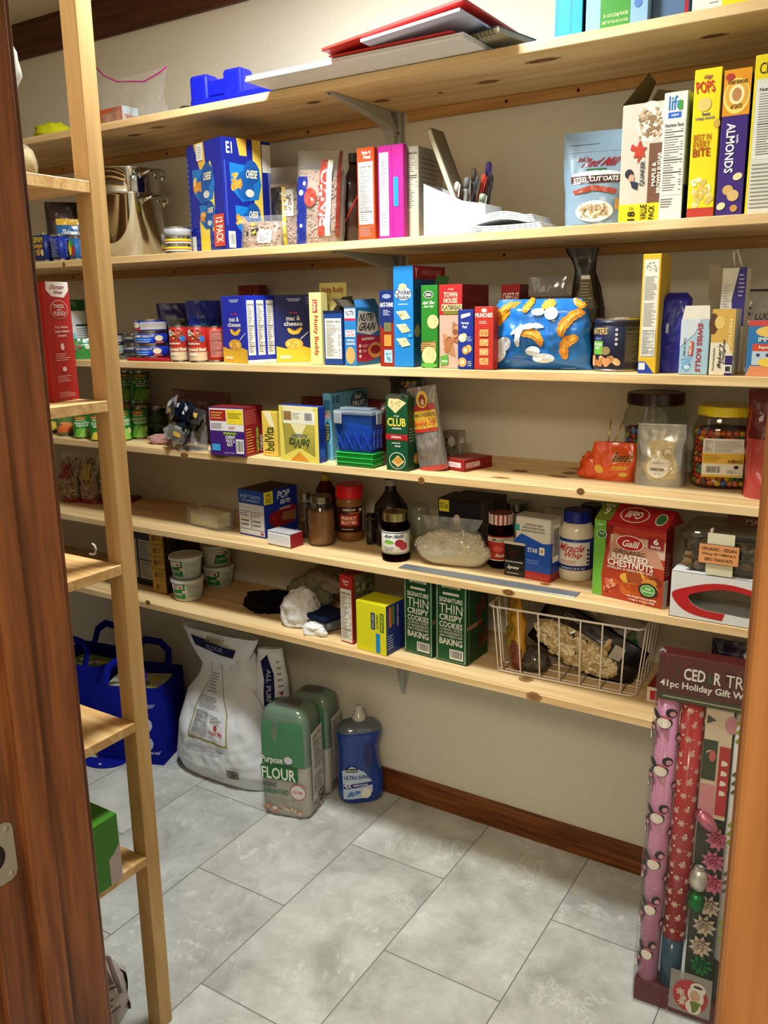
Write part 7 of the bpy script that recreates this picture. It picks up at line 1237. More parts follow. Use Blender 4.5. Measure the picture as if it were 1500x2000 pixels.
for k, (col, lab) in enumerate((('6f7779', 'grey terry towel fold at the front right of the heap'), ('15203c', 'navy folded towel between two grey ones'), ('5f6567', 'second grey terry towel fold, under the navy one'))):
    p = ptZ(636, 1238, 6); p += camdir(p)*.045; f_ = B()
    vs, fs = gbev(-.05, -.05, 0, .045, .045, .015, .006, 3); vs = [Vector(q)+Vector((0, 0, .004*math.sin(q[0]*60+k)-.0)) for q in vs]; f_.add((vs, fs), C(col, 'cloth'), True)
    o = f_.obj('towel', loc=p+Vector((.004*k, .006*k, .0045+.0165*(0, 2, 1)[k])), rz=-.35+.1*k); tag(o, lab, 'towel', 'towels and rags on the lowest wall shelf')
cloth('pale sage cloth lying over the folded navy towel', 650, 1200, (.036, .035, .018), 97, '96967c', dz=.056, dy=.01, nz=.4)
# stuffing box, yellow bar box, cookie boxes
box('stuffing_box', 'red box with a long white nutrition panel beside the yellow box', 'box', 6, (666, 1252), (690, 1259), 1122, .10, 'a8241c', side='5a5440', topc='7a1c18', front=[('n', .06, .02, .94, .8), ('t', 'Stove', .3, .9, .75, .94, W_), ('t', 'Top', .35, .85, .7, .885, W_)], right=[('c', .1, .3, .95, .95, 30, .08, ['4a4a30', '6b6a4c', '8a8464', '2a2c1c']), ('r', 0, 0, .1, 1, '8a1c18')])
box('granola_bar_box', 'bright yellow granola bar box lying on its side', 'box', 6, (697, 1266), (755, 1282), 1172, 790, 'd8d41f', side='1f2f74', topc='d0c81c', front=[('r', .5, .48, .64, .82, '1c2a66'), ('+',), ('t', 'VARIETY PACK', .54, .5, .6, .8, 'c9cf9c', 270), ('t', 'CRUNCHY', .68, .5, .75, .8, '2a3a1c', 270), ('r', .8, .46, .93, .84, '3a6a24'), ('+',), ('t', 'NATURE VALLEY', .83, .48, .9, .82, 'e0d83c', 270), ('r', .66, .03, .8, .42, '1f86c4')], right=[('r', .15, .55, .3, .95, 'c46a2c'), ('r', .33, .58, .46, .96, '5a7a2c'), ('l', .1, .1, .4, .4, 6, 'b5bde0'), ('r', .05, .1, .08, .9, '5a6ab5'), ('t', 'VARIETY PACK', .6, .5, .68, .95, 'd8d8e8', 90)])
tt = [('r', .04, .02, .96, .022, W_), ('r', .04, .02, .055, 1, W_), ('r', .945, .02, .96, 1, W_), ('r', .2, .9, .8, 1, 'd8dcd0'), ('+',), ('t', "TATE'S", .24, .93, .76, .99, '2a4a34'), ('t', 'BAKE SHOP', .3, .895, .7, .915, '2a4a34'), ('p', [(.12, .86), (.88, .86), (.82, .83), (.88, .805), (.12, .805), (.18, .83)], '1c3a26'), ('+',), ('r', .24, .82, .76, .85, 'c9d0c0'), ('t', 'SIGNATURE', .13, .73, .87, .785, W_), ('t', 'THIN', .13, .6, .87, .71, W_, 0, 0, 0), ('t', 'CRISPY', .13, .51, .87, .585, W_), ('t', 'COOKIES', .13, .425, .87, .495, W_), ('t', 'COMBINING THE BEST', .13, .39, .87, .415, W_, 0, 0, 0), ('t', 'OF INGREDIENTS', .13, .345, .87, .38, W_, 0, 0, 0), ('t', 'AND A PASSION FOR', .13, .31, .87, .335, W_), ('t', 'BAKING', .13, .215, .87, .295, W_), ('b', .46, .05, .9, .17)]
zt = ptZ(790, 1272, 6)
def tates(A_, B_, rx, lab, **k): return box('cookie_box', lab, 'box', 6, A_, B_, k.pop('top'), rx, '17512c', side='0f3a20', front=tt, group='green cookie boxes on the lowest wall shelf', topc='12301e', right=[('r', .1, .02, .12, 1, '6a8a70'), ('c', .4, .1, 1, .8, 20, .1, ['4a2214', '6b3420', '3a1a10']), ('r', .0, .42, .5, .47, '8a6a54'), ('r', .55, .88, .9, .93, W_)], **k)  # right sides painted a darker green for the shade on them
tates((790, 1271), (845, 1286), .10, 'left one of the two green thin crispy cookie boxes', top=1118)
tates((851, 1287), (911, 1302), 952, 'right one of the two green thin crispy cookie boxes, its brown side showing', top=1128)
# wire basket and its bags
M_wire = C('e8ddd2', 'gloss')
P = [ptZ(968, 1310, 6), ptZ(1238, 1364, 6)]; zf = P[0].z+.004
v = P[1]-P[0]; Lb = v.length; rz = math.atan2(v.y, v.x); n_ = Vector((-v.y, v.x, 0)).normalized()
zb_ = ztop(P[0], 952, 1178)-SZ6; print('basket', P, Lb, zb_)
t = thing('wire_basket', 'white wire basket filled with nut bags at the right of the lowest shelf', 'basket', (P[0].x, P[0].y, P[0].z), rz)
Hb_ = zb_; Dk = .20; o_ = .016; r_ = .0021
def rim(z, o, r): return gtube([(-o+.01, -o, z), (Lb+o-.01, -o, z), (Lb+o, -o+.01, z), (Lb+o, Dk+o-.01, z), (Lb+o-.01, Dk+o, z), (-o+.01, Dk+o, z), (-o, Dk+o-.01, z), (-o, -o+.01, z)], r, 7, True)
b = B(); b.add(rim(Hb_, o_, .0026), M_wire, True); b.obj('top_rim', t); b = B(); b.add(rim(.004, 0, .002), M_wire, True); b.obj('bottom_rim', t)
nw = 7
for i in range(nw):
    x = Lb*(i+.35)/nw*1.0; xt = x+(x/Lb-.5)*o_*1.2
    B().add(gtube([(xt, -o_, Hb_), (x, 0, .004), (x, Dk, .004), (xt, Dk+o_, Hb_)], r_, 6), M_wire, True).obj('wire', t)
for i in range(5):
    y = Dk*(i+.4)/5
    B().add(gtube([(-o_, y, Hb_), (0, y, .003), (Lb, y, .003), (Lb+o_, y, Hb_)], r_, 6), M_wire, True).obj('wire', t)
TB = Matrix.Translation(P[0]) @ Matrix.Rotation(rz, 4, 'Z')
# yellow pouch at the left in the basket
f = bagf(.12, Hb_*1.08, .04, .007, 101, tp=curve((0, 1), (.6, .9), (1, .1))); M = TB @ Matrix.Translation((.030, .075, .008)) @ Matrix.Rotation(-1.0, 4, 'Z') @ Matrix.Rotation(.05, 4, 'X')
b = B(); addbag(b, f, C('c9922c', 'film')); bface(b, f, .12, Hb_*1.08).draw([('r', .04, .25, .2, .8, '8a8a7a'), ('c', .4, .2, .85, .62, 14, .05, ['7a8a3c', '9aa05c', '8a9a4c']), ('e', .85, .12, .2, .25, '7a3a2c')])
o = b.obj('yellow_pouch', M=M); tag(o, 'mustard yellow pouch standing at the left inside the wire basket', 'pouch')
p_ = TB @ Vector((.082, .045, .006)); b = B(); b.add(lump((.042, .03, .034), 14, .2), clear('8a8478', .4, .1), True); b.add(lump((.036, .026, .03), 14, .2), C('3a3126', 'matte'), True); tag(b.obj('seed_bag', loc=p_, rz=rz), 'small clear bag of dark seeds at the basket bottom beside the yellow pouch', 'bag')
# big black pistachio bag with its window
Wp, Hp = .27, .125
M = TB @ Matrix.Translation((.198, .080, .062)) @ Matrix.Rotation(.42, 4, 'Y') @ Matrix.Rotation(-.12, 4, 'X') @ Matrix.Translation((0, 0, -.045))
t = thing('pistachio_bag', 'black bag with a window full of pistachios inside the wire basket', 'bag', M=M)
f = bagf(Wp, Hp, .075, .006, 103, tp=curve((0, .3), (.25, .9), (.6, 1), (1, .25)), fr=6); b = B(); addbag(b, f, C('0d0c0e', 'film')); F_ = bface(b, f, Wp, Hp)
F_.draw([('e', .43, .37, .43, .36, 'a8946a'), ('r', .72, .62, .82, .86, 'b5aea0'), ('l', .5, .7, .66, .9, 5, '55504a'), ('c', .62, .62, .72, .9, 6, .03, ['a8804c', 'c9a46c']), ('l', .2, .82, .4, .92, 2, '77777a')]); b.obj('bag_film', t)
b = B(); rnd = random.Random(6); cols = ['d6c49c', 'c4ad80', 'b59a6a', 'e0d2b0']
for i in range(300):
    for _ in range(30):
        x, y = rnd.uniform(-1, 1), rnd.uniform(-1, 1)
        if x*x+y*y < 1: break
    u = .43+.40*x+.04*y; v = .37+.33*y; q = f(u, v, .001+rnd.uniform(0, .002)); a = rnd.uniform(0, PI); T = Matrix.Translation(q) @ Matrix.Rotation(a, 4, 'Y') @ Matrix.Rotation(rnd.uniform(-.5, .5), 4, 'X')
    b.add(gsph((0, 0, 0), (.0098, .0045, .0058), 10, 6), C(rnd.choice(cols), 'card'), True, T=T); b.add(gsph((.002, -.0018, .001), (.0088, .0042, .0028), 8, 5), C('9a9060', 'card'), True, T=T) if i % 7 == 0 else None
b.obj('pistachios', t)['kind'] = 'stuff'
f = bagf(.20, .10, .04, .006, 104, fr=6); M = TB @ Matrix.Translation((.225, .155, .085)) @ Matrix.Rotation(.38, 4, 'Y') @ Matrix.Rotation(-.25, 4, 'X') @ Matrix.Translation((0, 0, -.03)); b = B(); addbag(b, f, C('b0aaa0', 'film')); bface(b, f, .2, .1).draw([('l', .1, .3, .5, .8, 8, '77716a'), ('t', 'ORO', .5, .45, .66, .65, '2a2420', 90), ('c', .75, .3, .95, .8, 8, .06, ['3a6a3c', '2a4a2c']), ('l', .68, .2, .9, .5, 5, '55504a')]); tag(b.obj('foil_bag', M=M), 'pale grey printed bag behind the pistachio bag in the basket', 'bag')
# red box sliver and purple chocolate bags
box('red_gift_box', 'red box with a white edge lying at the right end of the lowest shelf', 'box', 6, (1262, 1370), (1330, 1385), 1340, .12, 'd0c8bc', topc='8a1c20', front=[('r', .1, .2, .9, .8, 'a8241f')])
p = ptZ(1440, 1400, 6); p.y = -.12; q = ptY(1430, 1290, -.12, SZ6); Hn = ztop(q, 1430, 1252)-q.z; q.x += .035; f = bagf(.16, Hn, .05, .006, 106, tp=curve((0, 1), (.7, .7), (1, .1)), wp=lambda v: 1); b = B(); addbag(b, f, C('1d1030', 'film')); bface(b, f, .16, Hn).draw([('r', .1, .72, .9, .74, 'b5aec4'), ('l', .1, .78, .5, .84, 1, '6b5f8a'), ('r', .4, .3, .9, .55, '16205a')]); tag(b.obj('chocolate_bag', loc=Vector((q.x, -.12, SZ6+E_))), 'dark purple bag behind the gift wrap pack on the lowest shelf', 'bag')
# ================================================================ ON THE FLOOR
# reusable blue bags filled with magazines
MBg = C('0f1a8c', 'cloth')
def tote(label, P0, P1, dep, H, mags, seed, front=(), flap=False):
    v = P1-P0; L = v.length; rz = math.atan2(v.y, v.x); t = thing('shopping_bag', label, 'bag', (P0.x, P0.y, P0.z), rz, 'blue reusable shopping bags on the floor')
    b = B(); rnd = random.Random(seed)
    def wall(a, c, nu, inner):
        def f(u, v):
            q = a.lerp(c, u); n = (c-a).normalized(); n = Vector((n.y, -n.x, 0)); bul = .018*math.sin(PI*u)*math.sin(PI*v*.8)+.004*noise.noise(Vector((u*5, v*5, seed)))
            return Vector((q.x, q.y, v*H))+n*(bul-(.0015 if inner else 0))
        b.add(ggrid(f, nu, 10, inner), MBg, True)
    c = [Vector((0, 0, 0)), Vector((L, 0, 0)), Vector((L, dep, 0)), Vector((0, dep, 0))]
    for i in range(4): wall(c[i], c[(i+1) % 4], 12, False); wall(c[i], c[(i+1) % 4], 12, True)
    b.add(gbox(0, 0, .0005, L, dep, .003), MBg)
    Face(b, lambda x, y, l: (x, -.0195*math.sin(PI*x/L)*math.sin(PI*y/H*.8)-.001-l, y), L, H, curved=.02, lift=.0012, kind='matte').draw(front); b.obj('bag_body', t)
    for yy in (.0, dep):
        b = B(); pts = [(L*.22, yy, H*.75), (L*.22, yy, H), (L*.24, yy+.02, H+.05), (L*.38, yy+.03, H+.075), (L*.62, yy+.03, H+.07), (L*.76, yy+.02, H+.045), (L*.78, yy, H), (L*.78, yy, H*.75)]
        sp = []; 
        for i in range(len(pts)-1): sp += [tuple(pts[i][k]+(pts[i+1][k]-pts[i][k])*j/3 for k in range(3)) for j in range(3)]
        sp.append(pts[-1]); vs = []
        for (x, y, z) in sp: vs += [(x-.0, y-.002, z-.012), (x, y-.002, z+.012), (x, y+.001, z+.012), (x, y+.001, z-.012)]
        vs = []
        for i, (x, y, z) in enumerate(sp):
            a = sp[max(0, i-1)]; d = sp[min(len(sp)-1, i+1)]; tx, tz = d[0]-a[0], d[2]-a[2]; ll = math.hypot(tx, tz) or 1; nx, nz = -tz/ll*.013, tx/ll*.013
            vs += [(x-nx, y-.0025, z-nz), (x+nx, y-.0025, z+nz), (x+nx, y, z+nz), (x-nx, y, z-nz)]
        fs = [(i*4+j, i*4+(j+1) % 4, i*4+4+(j+1) % 4, i*4+4+j) for i in range(len(sp)-1) for j in range(4)]
        b.add((vs, fs), MBg, True); b.obj('handle', t)
    if flap:
        b = B(); b.add(gprism([(.03+.08*math.cos(a*PI/12), -.001-.06*math.sin(a*PI/12)) for a in range(13)], .001, .004, 'z'), MBg); b.add(gsph((.03, -.04, .0045), (.006, .006, .001)), C('c9ccd8', 'gloss'), True); b.obj('bottom_flap', t)
    bpy.context.view_layer.update()
    for k in range(mags):
        w, d = L*.80, dep*.72; m = B(); zt_ = H-.055+.0095*k; m.add(gbev(-w/2, -d/2, 0, w/2, d/2, .0085, .001), C('c9c9bc')); Face(m, lambda x, y, l: (x-w/2, y-d/2, .0085+l), w, d).draw([('r', .02, .02, .98, .98, ('3c8ab0', '6a9a3c', 'b5b0a0')[k % 3]), ('+',), ('c', .05, .05, .95, .95, 18, .1, ['7a9a2c', 'c9b53c', '2a5a8c', 'd8d4c8', 'b04a34', '4a7a24'])])
        M = t.matrix_world @ Matrix.Translation((L*.5, dep*.5, zt_)) @ Matrix.Rotation(.12*(k % 3-1), 4, 'Z'); o = m.obj('magazine', M=M)
        tag(o, '%s magazine of the pile in the %s blue bag' % (('lowest', 'second', 'third', 'topmost')[k], ('front', 'rear')[seed-1]), 'magazine', 'magazines in the blue bags')
    # box of other goods under the magazines
    m = B(); m.add(gbev(-L*.42, -dep*.4, 0, L*.42, dep*.4, H-.060, .004), C('8d8a7c')); o = m.obj('carton', M=t.matrix_world @ Matrix.Translation((L*.5, dep*.5, .004))); tag(o, 'cardboard carton under the magazines in the %s blue bag' % ('front', 'rear')[seed-1], 'box')
    return t
pf_ = [(.0, 0), (1, 0)]
P0 = at(200, 1505, Z=.0006); P1 = at(348, 1480, Z=.0006)
P0 = Vector((-.905, -.345, .0006)); P1 = Vector((-.672, -.262, .0006))
leafl = lambda cx, cy, a: [('p', [(cx+.0*r_, cy) if 0 else (cx+r_*math.cos(a)-w_*math.sin(a), cy+(r_*math.sin(a)+w_*math.cos(a))*.9) for r_, w_ in ((0, 0), (.07, .045), (.14, .04), (.2, 0), (.14, -.04), (.07, -.045))], 'b8bcd8')]
tote('front blue reusable shopping bag with white script and petals, full of magazines', P0, P1, .19, .285, 3, 1, flap=True, front=[('t', 'Cleaner, green', .5, .72, .98, .82, 'b8bcd8', 0, .25, 0)]+leafl(.86, .45, 1.7)+leafl(.84, .4, 3.0)+leafl(.86, .36, 4.5)+[('t', 'live well', .8, .14, .98, .19, 'b8bcd8', 0, .2)])
tote('rear blue reusable shopping bag half hidden behind the rack', Vector((-1.22, -.27, .0006)), Vector((-.99, -.25, .0006)), .17, .285, 2, 2)
p = at(165, 1330, Z=.30); b = B(); b.add(lump((.05, .035, .05), 19, .3), M_film2, True); b.add(lump((.035, .025, .03), 19, .3), C('a8b0ae', 'film'), True); tag(b.obj('plastic_bag', loc=Vector((-1.08, -.36, .0006))), 'crumpled clear plastic bag by the blue shopping bags', 'bag')
# the big white flour sack
P0 = at(335, 1505, Z=0); P1 = at(500, 1562, Z=0); print('sack', P0, P1)
mid = (P0+P1)/2; v = P1-P0; Ls = v.length; rz = math.atan2(v.y, v.x)
Hs = .50; n_ = Vector((-v.y, v.x, 0)).normalized(); base = mid+n_*.085
top_z = at(430, 1215, Y=-.10).z; print('sack top z', top_z, Ls)
Hs = top_z-.004
M = Matrix.Translation((base.x, base.y, .004)) @ Matrix.Rotation(rz, 4, 'Z')
t = thing('flour_sack', 'large white paper sack of flour with a twisted open neck, on the floor', 'sack', M=M)
f = bagf(Ls*1.04, Hs, .175, .010, 111, tp=curve((0, .75), (.1, 1), (.35, 1), (.58, .62), (.70, .30), (.78, .2), (.9, .35), (1, .3)), wp=curve((0, 1.04), (.1, 1.1), (.35, .98), (.58, .78), (.70, .50), (.76, .44), (.85, .62), (1, .84)), xo=curve((0, -.0), (.6, -.0), (.75, -.01), (1, -.02)), yo=curve((0, 0), (.5, .0), (1, .02)), fr=5, pw=3.2)
msk = C('e0e3e8', 'matte'); b = B(); addbag(b, f, msk, 48, 52); F_ = bface(b, f, Ls, Hs, 'matte', .0012)
F_.draw([('p', [(.27, .30), (.255, .33), (.24, .5), (.3, .66), (.34, .76), (.37, .76), (.33, .66), (.27, .5), (.285, .335), (.66, .325), (.66, .5), (.60, .66), (.56, .76), (.59, .76), (.63, .66), (.70, .5), (.70, .30)][:0] or [(.26, .30), (.70, .30), (.70, .312), (.26, .312)], '9a8a3c'),
         ('r', .26, .30, .272, .5, '9a8a3c'), ('r', .69, .30, .702, .5, '9a8a3c'), ('p', [(.26, .5), (.272, .5), (.345, .68), (.335, .68)], '9a8a3c'), ('p', [(.69, .5), (.702, .5), (.62, .68), (.61, .68)], '9a8a3c'), ('p', [(.335, .68), (.345, .68), (.36, .80), (.35, .80)], '9a8a3c'), ('p', [(.62, .68), (.61, .68), (.58, .80), (.59, .80)], '9a8a3c'),
         ('n', .29, .34, .47, .5, 'c4c8cc'), ('l', .3, .52, .6, .6, 7, '77797a'), ('l', .38, .62, .56, .74, 7, '8a8c90'), ('t', 'Ardent Mills', .5, .37, .66, .395, 'b5403a'), ('e', .575, .415, .02, .016, 'b5403a'), ('l', .5, .44, .66, .49, 3, '8a8c90'), ('l', .25, .22, .7, .28, 4, '8d9095'), ('b', .66, .07, .79, .16), ('l', .5, .04, .62, .06, 1, '8d9095'),
         ('p', [(.18, .90), (.8, .86), (.82, .92), (.16, .965)], '1a1d4c'), ('+',), ('t', 'FLOUR', .38, .895, .66, .925, '8a8cb0'), ('r', .36, .94, .72, .945, '9a8a3c'), ('t', 'BAKERY', .4, .95, .66, .98, '8a7a3c')])
b.obj('sack_body', t)
b = B(); g = bagf(.14, .24, .02, .008, 112, fr=6); Msd = Matrix.Translation((Ls*.40, .03, Hs*.50)) @ Matrix.Rotation(.95, 4, 'Z')
# printed side gusset
f2 = bagf(.11, Hs*.66, .07, .008, 113, tp=curve((0, .8), (.5, 1), (1, .3)), wp=curve((0, 1), (.6, 1), (1, .7)), fr=6)
addbag(b, f2, msk, 20, 26); bface(b, f2, .11, Hs*.66, 'matte').draw([('p', [(.3, .3), (.62, .3), (.62, .75), (.4, .95), (.15, .88), (.3, .7)], '1a1d4c'), ('+',), ('t', 'ALL PURPOSE', .38, .32, .52, .8, 'b0b2c8', 270), ('l', .72, .3, .9, .9, 10, '9a968a'), ('e', .82, .55, .05, .02, 'a8403a')])
b.obj('side_gusset', t).matrix_local = Matrix.Translation((Ls*.43, .055, .13)) @ Matrix.Rotation(.5, 4, 'Z')
b = B(); b.add(lump((.055, .045, .085), 116, .22, 36, 22, .7, 1.5), msk, True); b.obj('neck_fold', t).location = (Ls*.20, .03, Hs*.60)
# two shrink wrapped flour bags
def flour(label, cpos, w, d, h, rz, txt):
    t = thing('flour_bag', label, 'bag', cpos, rz, 'shrink wrapped flour bags')
    b = B(); prof = [(.90, 0), (.98, .012), (1, .05), (1.0, h*.5), (.97, h*.85), (.9, h*.955), (.72, h*.99), (.5, h)]
    def mk(sc, lo, hi, c, bb):
        pr = [(s*sc, z) for s, z in prof if lo <= z <= hi]
        for zz_ in (lo, hi):
            if not any(abs(z-zz_) < 1e-4 for _, z in pr): pr.append((float(np.interp(zz_, [z for _, z in prof], [s for s, _ in prof]))*sc, zz_))
        pr.sort(key=lambda q: q[1]); vs, fs = gsuper(pr, w/2, d/2, 48, 5)
        vs = [Vector(q)*(1)+Vector((.006*noise.noise(Vector(q)*12), .006*noise.noise(Vector(q)*14+Vector((3, 0, 0))), 0))*min(1, 8*q[2]) for q in vs]; bb.add((vs, fs), C(c, 'matte'), True)
    mk(1, 0, h, 'cfc8c0', b); mk(1.003, h*.48, h, '4a7d5a', b)
    pr_z = [z for _, z in prof]; pr_s = [s for s, _ in prof]
    def mf(x, y, l, side):
        s = float(np.interp(y, pr_z, pr_s))
        return ((x-.5*w)*s, -d/2*s-.004-l, y) if side == 0 else (w/2*s+.004+l, (x-.5*d)*s, y)
    Face(b, lambda x, y, l: mf(x, y, l, 0), w, h, curved=.02, lift=.0007, kind='matte').draw([('r', .06, .5, .94, .90, '4a7d5a'), ('+',), ('r', .02, .36, .8, .49, '2a6a34'), ('c', .04, .02, .96, .14, 14, .05, ['c9a890', 'b5806a', 'd8ccc0'])]+([('+',), ('t', 'Purpose', .05, .5, .5, .58, 'd8dcd0'), ('t', 'FLOUR', .04, .365, .76, .475, 'e0e0d8'), ('t', 'ORGANIC', .04, .29, .35, .33, '3a5a4a'), ('t', 'UNBLEACHED', .04, .225, .6, .27, '2f6a3c'), ('e', .8, .27, .17, .075, 'b56a68'), ('+',), ('e', .8, .27, .15, .066, 'cfc8c4'), ('t', 'NON GMO', .7, .255, .9, .285, 'b5403a'), ('e', .62, .56, .09, .035, 'c9c4cc'), ('l', .2, .13, .8, .18, 3, '9a9690')] if txt else []))
    Face(b, lambda x, y, l: mf(x, y, l, 1), d, h, curved=.02, lift=.0007, kind='matte').draw([('r', .2, .14, .96, .78, 'cdc7c0'), ('+',), ('n', .24, .4, .92, .76, 'cdc7c0'), ('l', .24, .2, .9, .38, 6, '8a8680'), ('r', .5, .14, .9, .18, '4a4850'), ('+',), ('t', 'KIRKLAND', .54, .15, .86, .17, W_), ('c', .05, .02, .95, .12, 12, .05, ['c9a890', 'b5806a', 'd8ccc0'])])
    b.obj('paper_bag', t)
    b = B(); vs, fs = gsuper([(s*1.05, z+.0) for s, z in prof[:-1]]+[(.5, h*1.02)], w/2, d/2, 48, 5); vs = [Vector(q)+Vector((.004*noise.noise(Vector(q)*22), -.005*abs(noise.noise(Vector(q)*20)), 0)) for q in vs]; b.add((vs, fs), clear('f0f0ee', .2, .12, 'clear_film'), True); b.obj('shrink_film', t)
p1 = at(500, 1588, Z=0); p2 = at(612, 1603, Z=0); print('flour', p1, p2)
w_ = .125; d_ = .135
fz = ztop(at(560, 1603, Z=0), 560, 1385)
c1 = at(560, 1608, Z=0)+Vector((-.035, .080, .0006)); c1.z = .001
flour('front shrink wrapped bag of flour with a green top on the floor', c1, .155, .115, fz*.94, .25, True)
c3 = c1+Vector((-.010, .135, 0)); flour('rear shrink wrapped bag of flour close to the wall', c3, .135, .095, fz*.90, .20, False)
# dish soap bottle
c, r, h = cyl(0, 659, 752, 1580, 1400); c.y = min(c.y, -.075)
t = thing('soap_bottle', 'large blue dish soap bottle with a moulded handle, near the wall', 'bottle', c, face_rz(c)+.15)
hb = h*.86; hx = r*1.0; hy = r*.62; ms = C('1a3a8c', 'gloss')
b = B(); vs, fs = gsuper([(.84, 0), (.95, .008), (1, .03), (1, hb*.3), (.96, hb*.5), (.95, hb*.7), (.99, hb*.84), (.93, hb*.91), (.75, hb*.955), (.45, hb*.985), (.28, hb*1.0)], hx, hy, 56, 3)
vs = [Vector((q.x-(.018*math.exp(-((q.z/hb-.62)/.16)**2) if q.x > hx*.55 else 0), q.y, q.z)) for q in map(Vector, vs)]
b.add((vs, fs), ms, True)
Face(b, lambda x, y, l: (-hx*.86+x, -hy*(1-.0)*(1-abs((-hx*.86+x)/hx)**3)**(1/3)*.985-.0022-l, .02+y), hx*1.35, hb*.42, curved=.012, lift=.0006, kind='card').draw([('p', [(.02, .0), (.0, .85), (.3, 1.0), (.7, .8), (.95, .5), (.96, .2), (.8, .02)], 'b8c9dc'), ('+',), ('p', [(.02, .3), (.95, .4), (.95, .5), (.02, .45)], '1f2f8c'), ('r', .1, .82, .48, .93, K_), ('+',), ('t', 'KIRKLAND', .13, .85, .45, .9, W_), ('t', 'ULTRA SHINE', .05, .6, .85, .72, '1d3a7c'), ('t', '4X', .04, .34, .28, .5, W_), ('t', 'GREASE FIGHTING', .32, .39, .8, .45, W_), ('c', .1, .05, .6, .28, 8, .07, ['4a7ac0', '8ab0d8']), ('e', .74, .17, .17, .16, 'e0e0d4')])
b.obj('bottle_body', t)
b = B(); b.add(gsuper([(.3, hb*.86), (.965, hb*.89), (.935, hb*.913), (.755, hb*.96), (.46, hb*.99), (.30, hb*1.005), (.28, hb*1.01)], hx*1.01, hy*1.01, 48, 3), clear('9aa4b0', .55, .1, 'shoulder_plastic'), True); b.obj('shoulder', t)
b = B(); b.add(gprism([(hx*.28+hx*.2*math.cos(a*PI/10), hb*.60+hb*.17*math.sin(a*PI/10)) for a in range(20)], -hy*.97-.001, -hy*.97+.008), C('0f1c5a', 'gloss')); b.obj('handle_hole', t)
b = B(); b.add(glathe([(.019, hb*.99), (.021, hb*1.0), (.021, hb*1.04), (.017, hb*1.05), (.016, hb*1.09), (.011, hb*1.105), (.011, h*.99), (.009, h), (.001, h)], 28), C('b9b8b0', 'gloss'), True); b.obj('cap', t)
# green box on the lowest rack board
z = SB[4]; p = at(186, 1750, Z=z); q = at(236, 1707, Z=z); print('green', p, q)
zt_ = ztop(Vector((xr(z)-.06, -1.08, 0)), 226, 1586)
x1_ = at(232, 1712, Z=z).x; y1_ = at(236, 1708, Z=z).y; print(x1_, y1_, zt_)
b = B(); X1 = min(x1_, xr(z)-.005); Y1 = -1.10
hgb = ztop(Vector((X1, -1.0, 0)), 227, 1588)-z
farx = at(228, 1590, Y=-1.12).x
b = B(); L0 = .26; dpt = .25
ya_ = -1.12
xg = at(234, 1650, Y=ya_).x; hg_ = at(227, 1588, Y=ya_).z-z; print('greenbox', xg, hg_)
b.add(gbev(0, 0, 0, .25, .28, hg_, .001), C('3d7a1c'))
Face(b, lambda x, y, l: (.25+l, x, y), .28, hg_).draw([('p', [(0, .0), (1, 0), (1, .58), (.62, .42), (.0, .30)][:0] or [(.90, 0), (1, 0), (1, .56), (.94, .44), (.90, .40)], 'b5a3a0'), ('l', .05, .1, .9, .95, 26, '47861f')])
tag(b.obj('green_box', loc=(xg-.25, ya_-.28, z+E_)), 'bright green box with a pale corner on the lowest side rack board', 'box')
# grocery bag bottom left
p = at(235, 1985, Z=.0); print('gbag', p)
f = bagf(.18, .155, .13, .02, 121, tp=curve((0, 1), (.5, .9), (.85, .4), (1, .3)), wp=curve((0, 1), (.6, .95), (.9, .6), (1, .35)), fr=5)
t = thing('grocery_bag', 'crumpled plastic grocery bag at the foot of the side rack, bottom left', 'bag', (p.x-.065, p.y-.03, .001), .7)
b = B(); addbag(b, f, C('b5aaa2', 'film'), 30, 30); bface(b, f, .18, .155).draw([('l', .6, .2, .95, .6, 5, '6b4444'), ('r', .75, .6, .9, .9, '6b4a52')]); b.obj('bag_film', t)
b = B(); b.add(gtube([(.03, -.02, .13), (.04, -.03, .165), (.06, -.03, .16), (.07, -.035, .12), (.08, -.04, .08)], .005, 8), C('8a7478', 'film'), True); b.obj('handle', t)
# bread bag and clear items by the door frame, on upper rack board
p = at(50, 300, Y=-1.30); z = SB[0]
for (px, py, Y, rr, lab, nm) in ((50, 285, -1.12, .034, 'bread bag end poking out above the topmost side rack board', 'bread_bag'),):
    q = at(60, 285, Y=Y); b = B(); b.add(lump((.042, .04, .042), 31, .15), M_film2, True); b.add(lump((.038, .036, .036), 31, .15), C('d8c48a', 'matte'), True); tag(b.obj(nm, loc=(q.x-.056, Y, z+E_)), lab, 'bag')
q = at(44, 110, Y=-1.22); b = B(); f = bagf(.16, .30, .05, .02, 131, tp=curve((0, 1), (.6, .7), (1, .1)), wp=curve((0, .7), (.30, .75), (.40, 1.0), (.50, 1.0), (.58, .8), (.70, .8), (.76, 1.0), (.88, 1.), (1, .7)), fr=7); addbag(b, f, clear('f4f4f4', .5, .15, 'clear_film'), 24, 30)
tag(b.obj('clear_bag', loc=(q.x-.096, -1.22, SB[0]+E_)), 'tall crumpled clear bag whose corners show beside the door frame, top left', 'bag')
# gift wrap pack leaning on the shelf front
B0 = at(1236, 1950, Z=.0006); T0 = at(1286, 1286, Y=-.375); B1 = at(1410, 2002, Z=.0006)
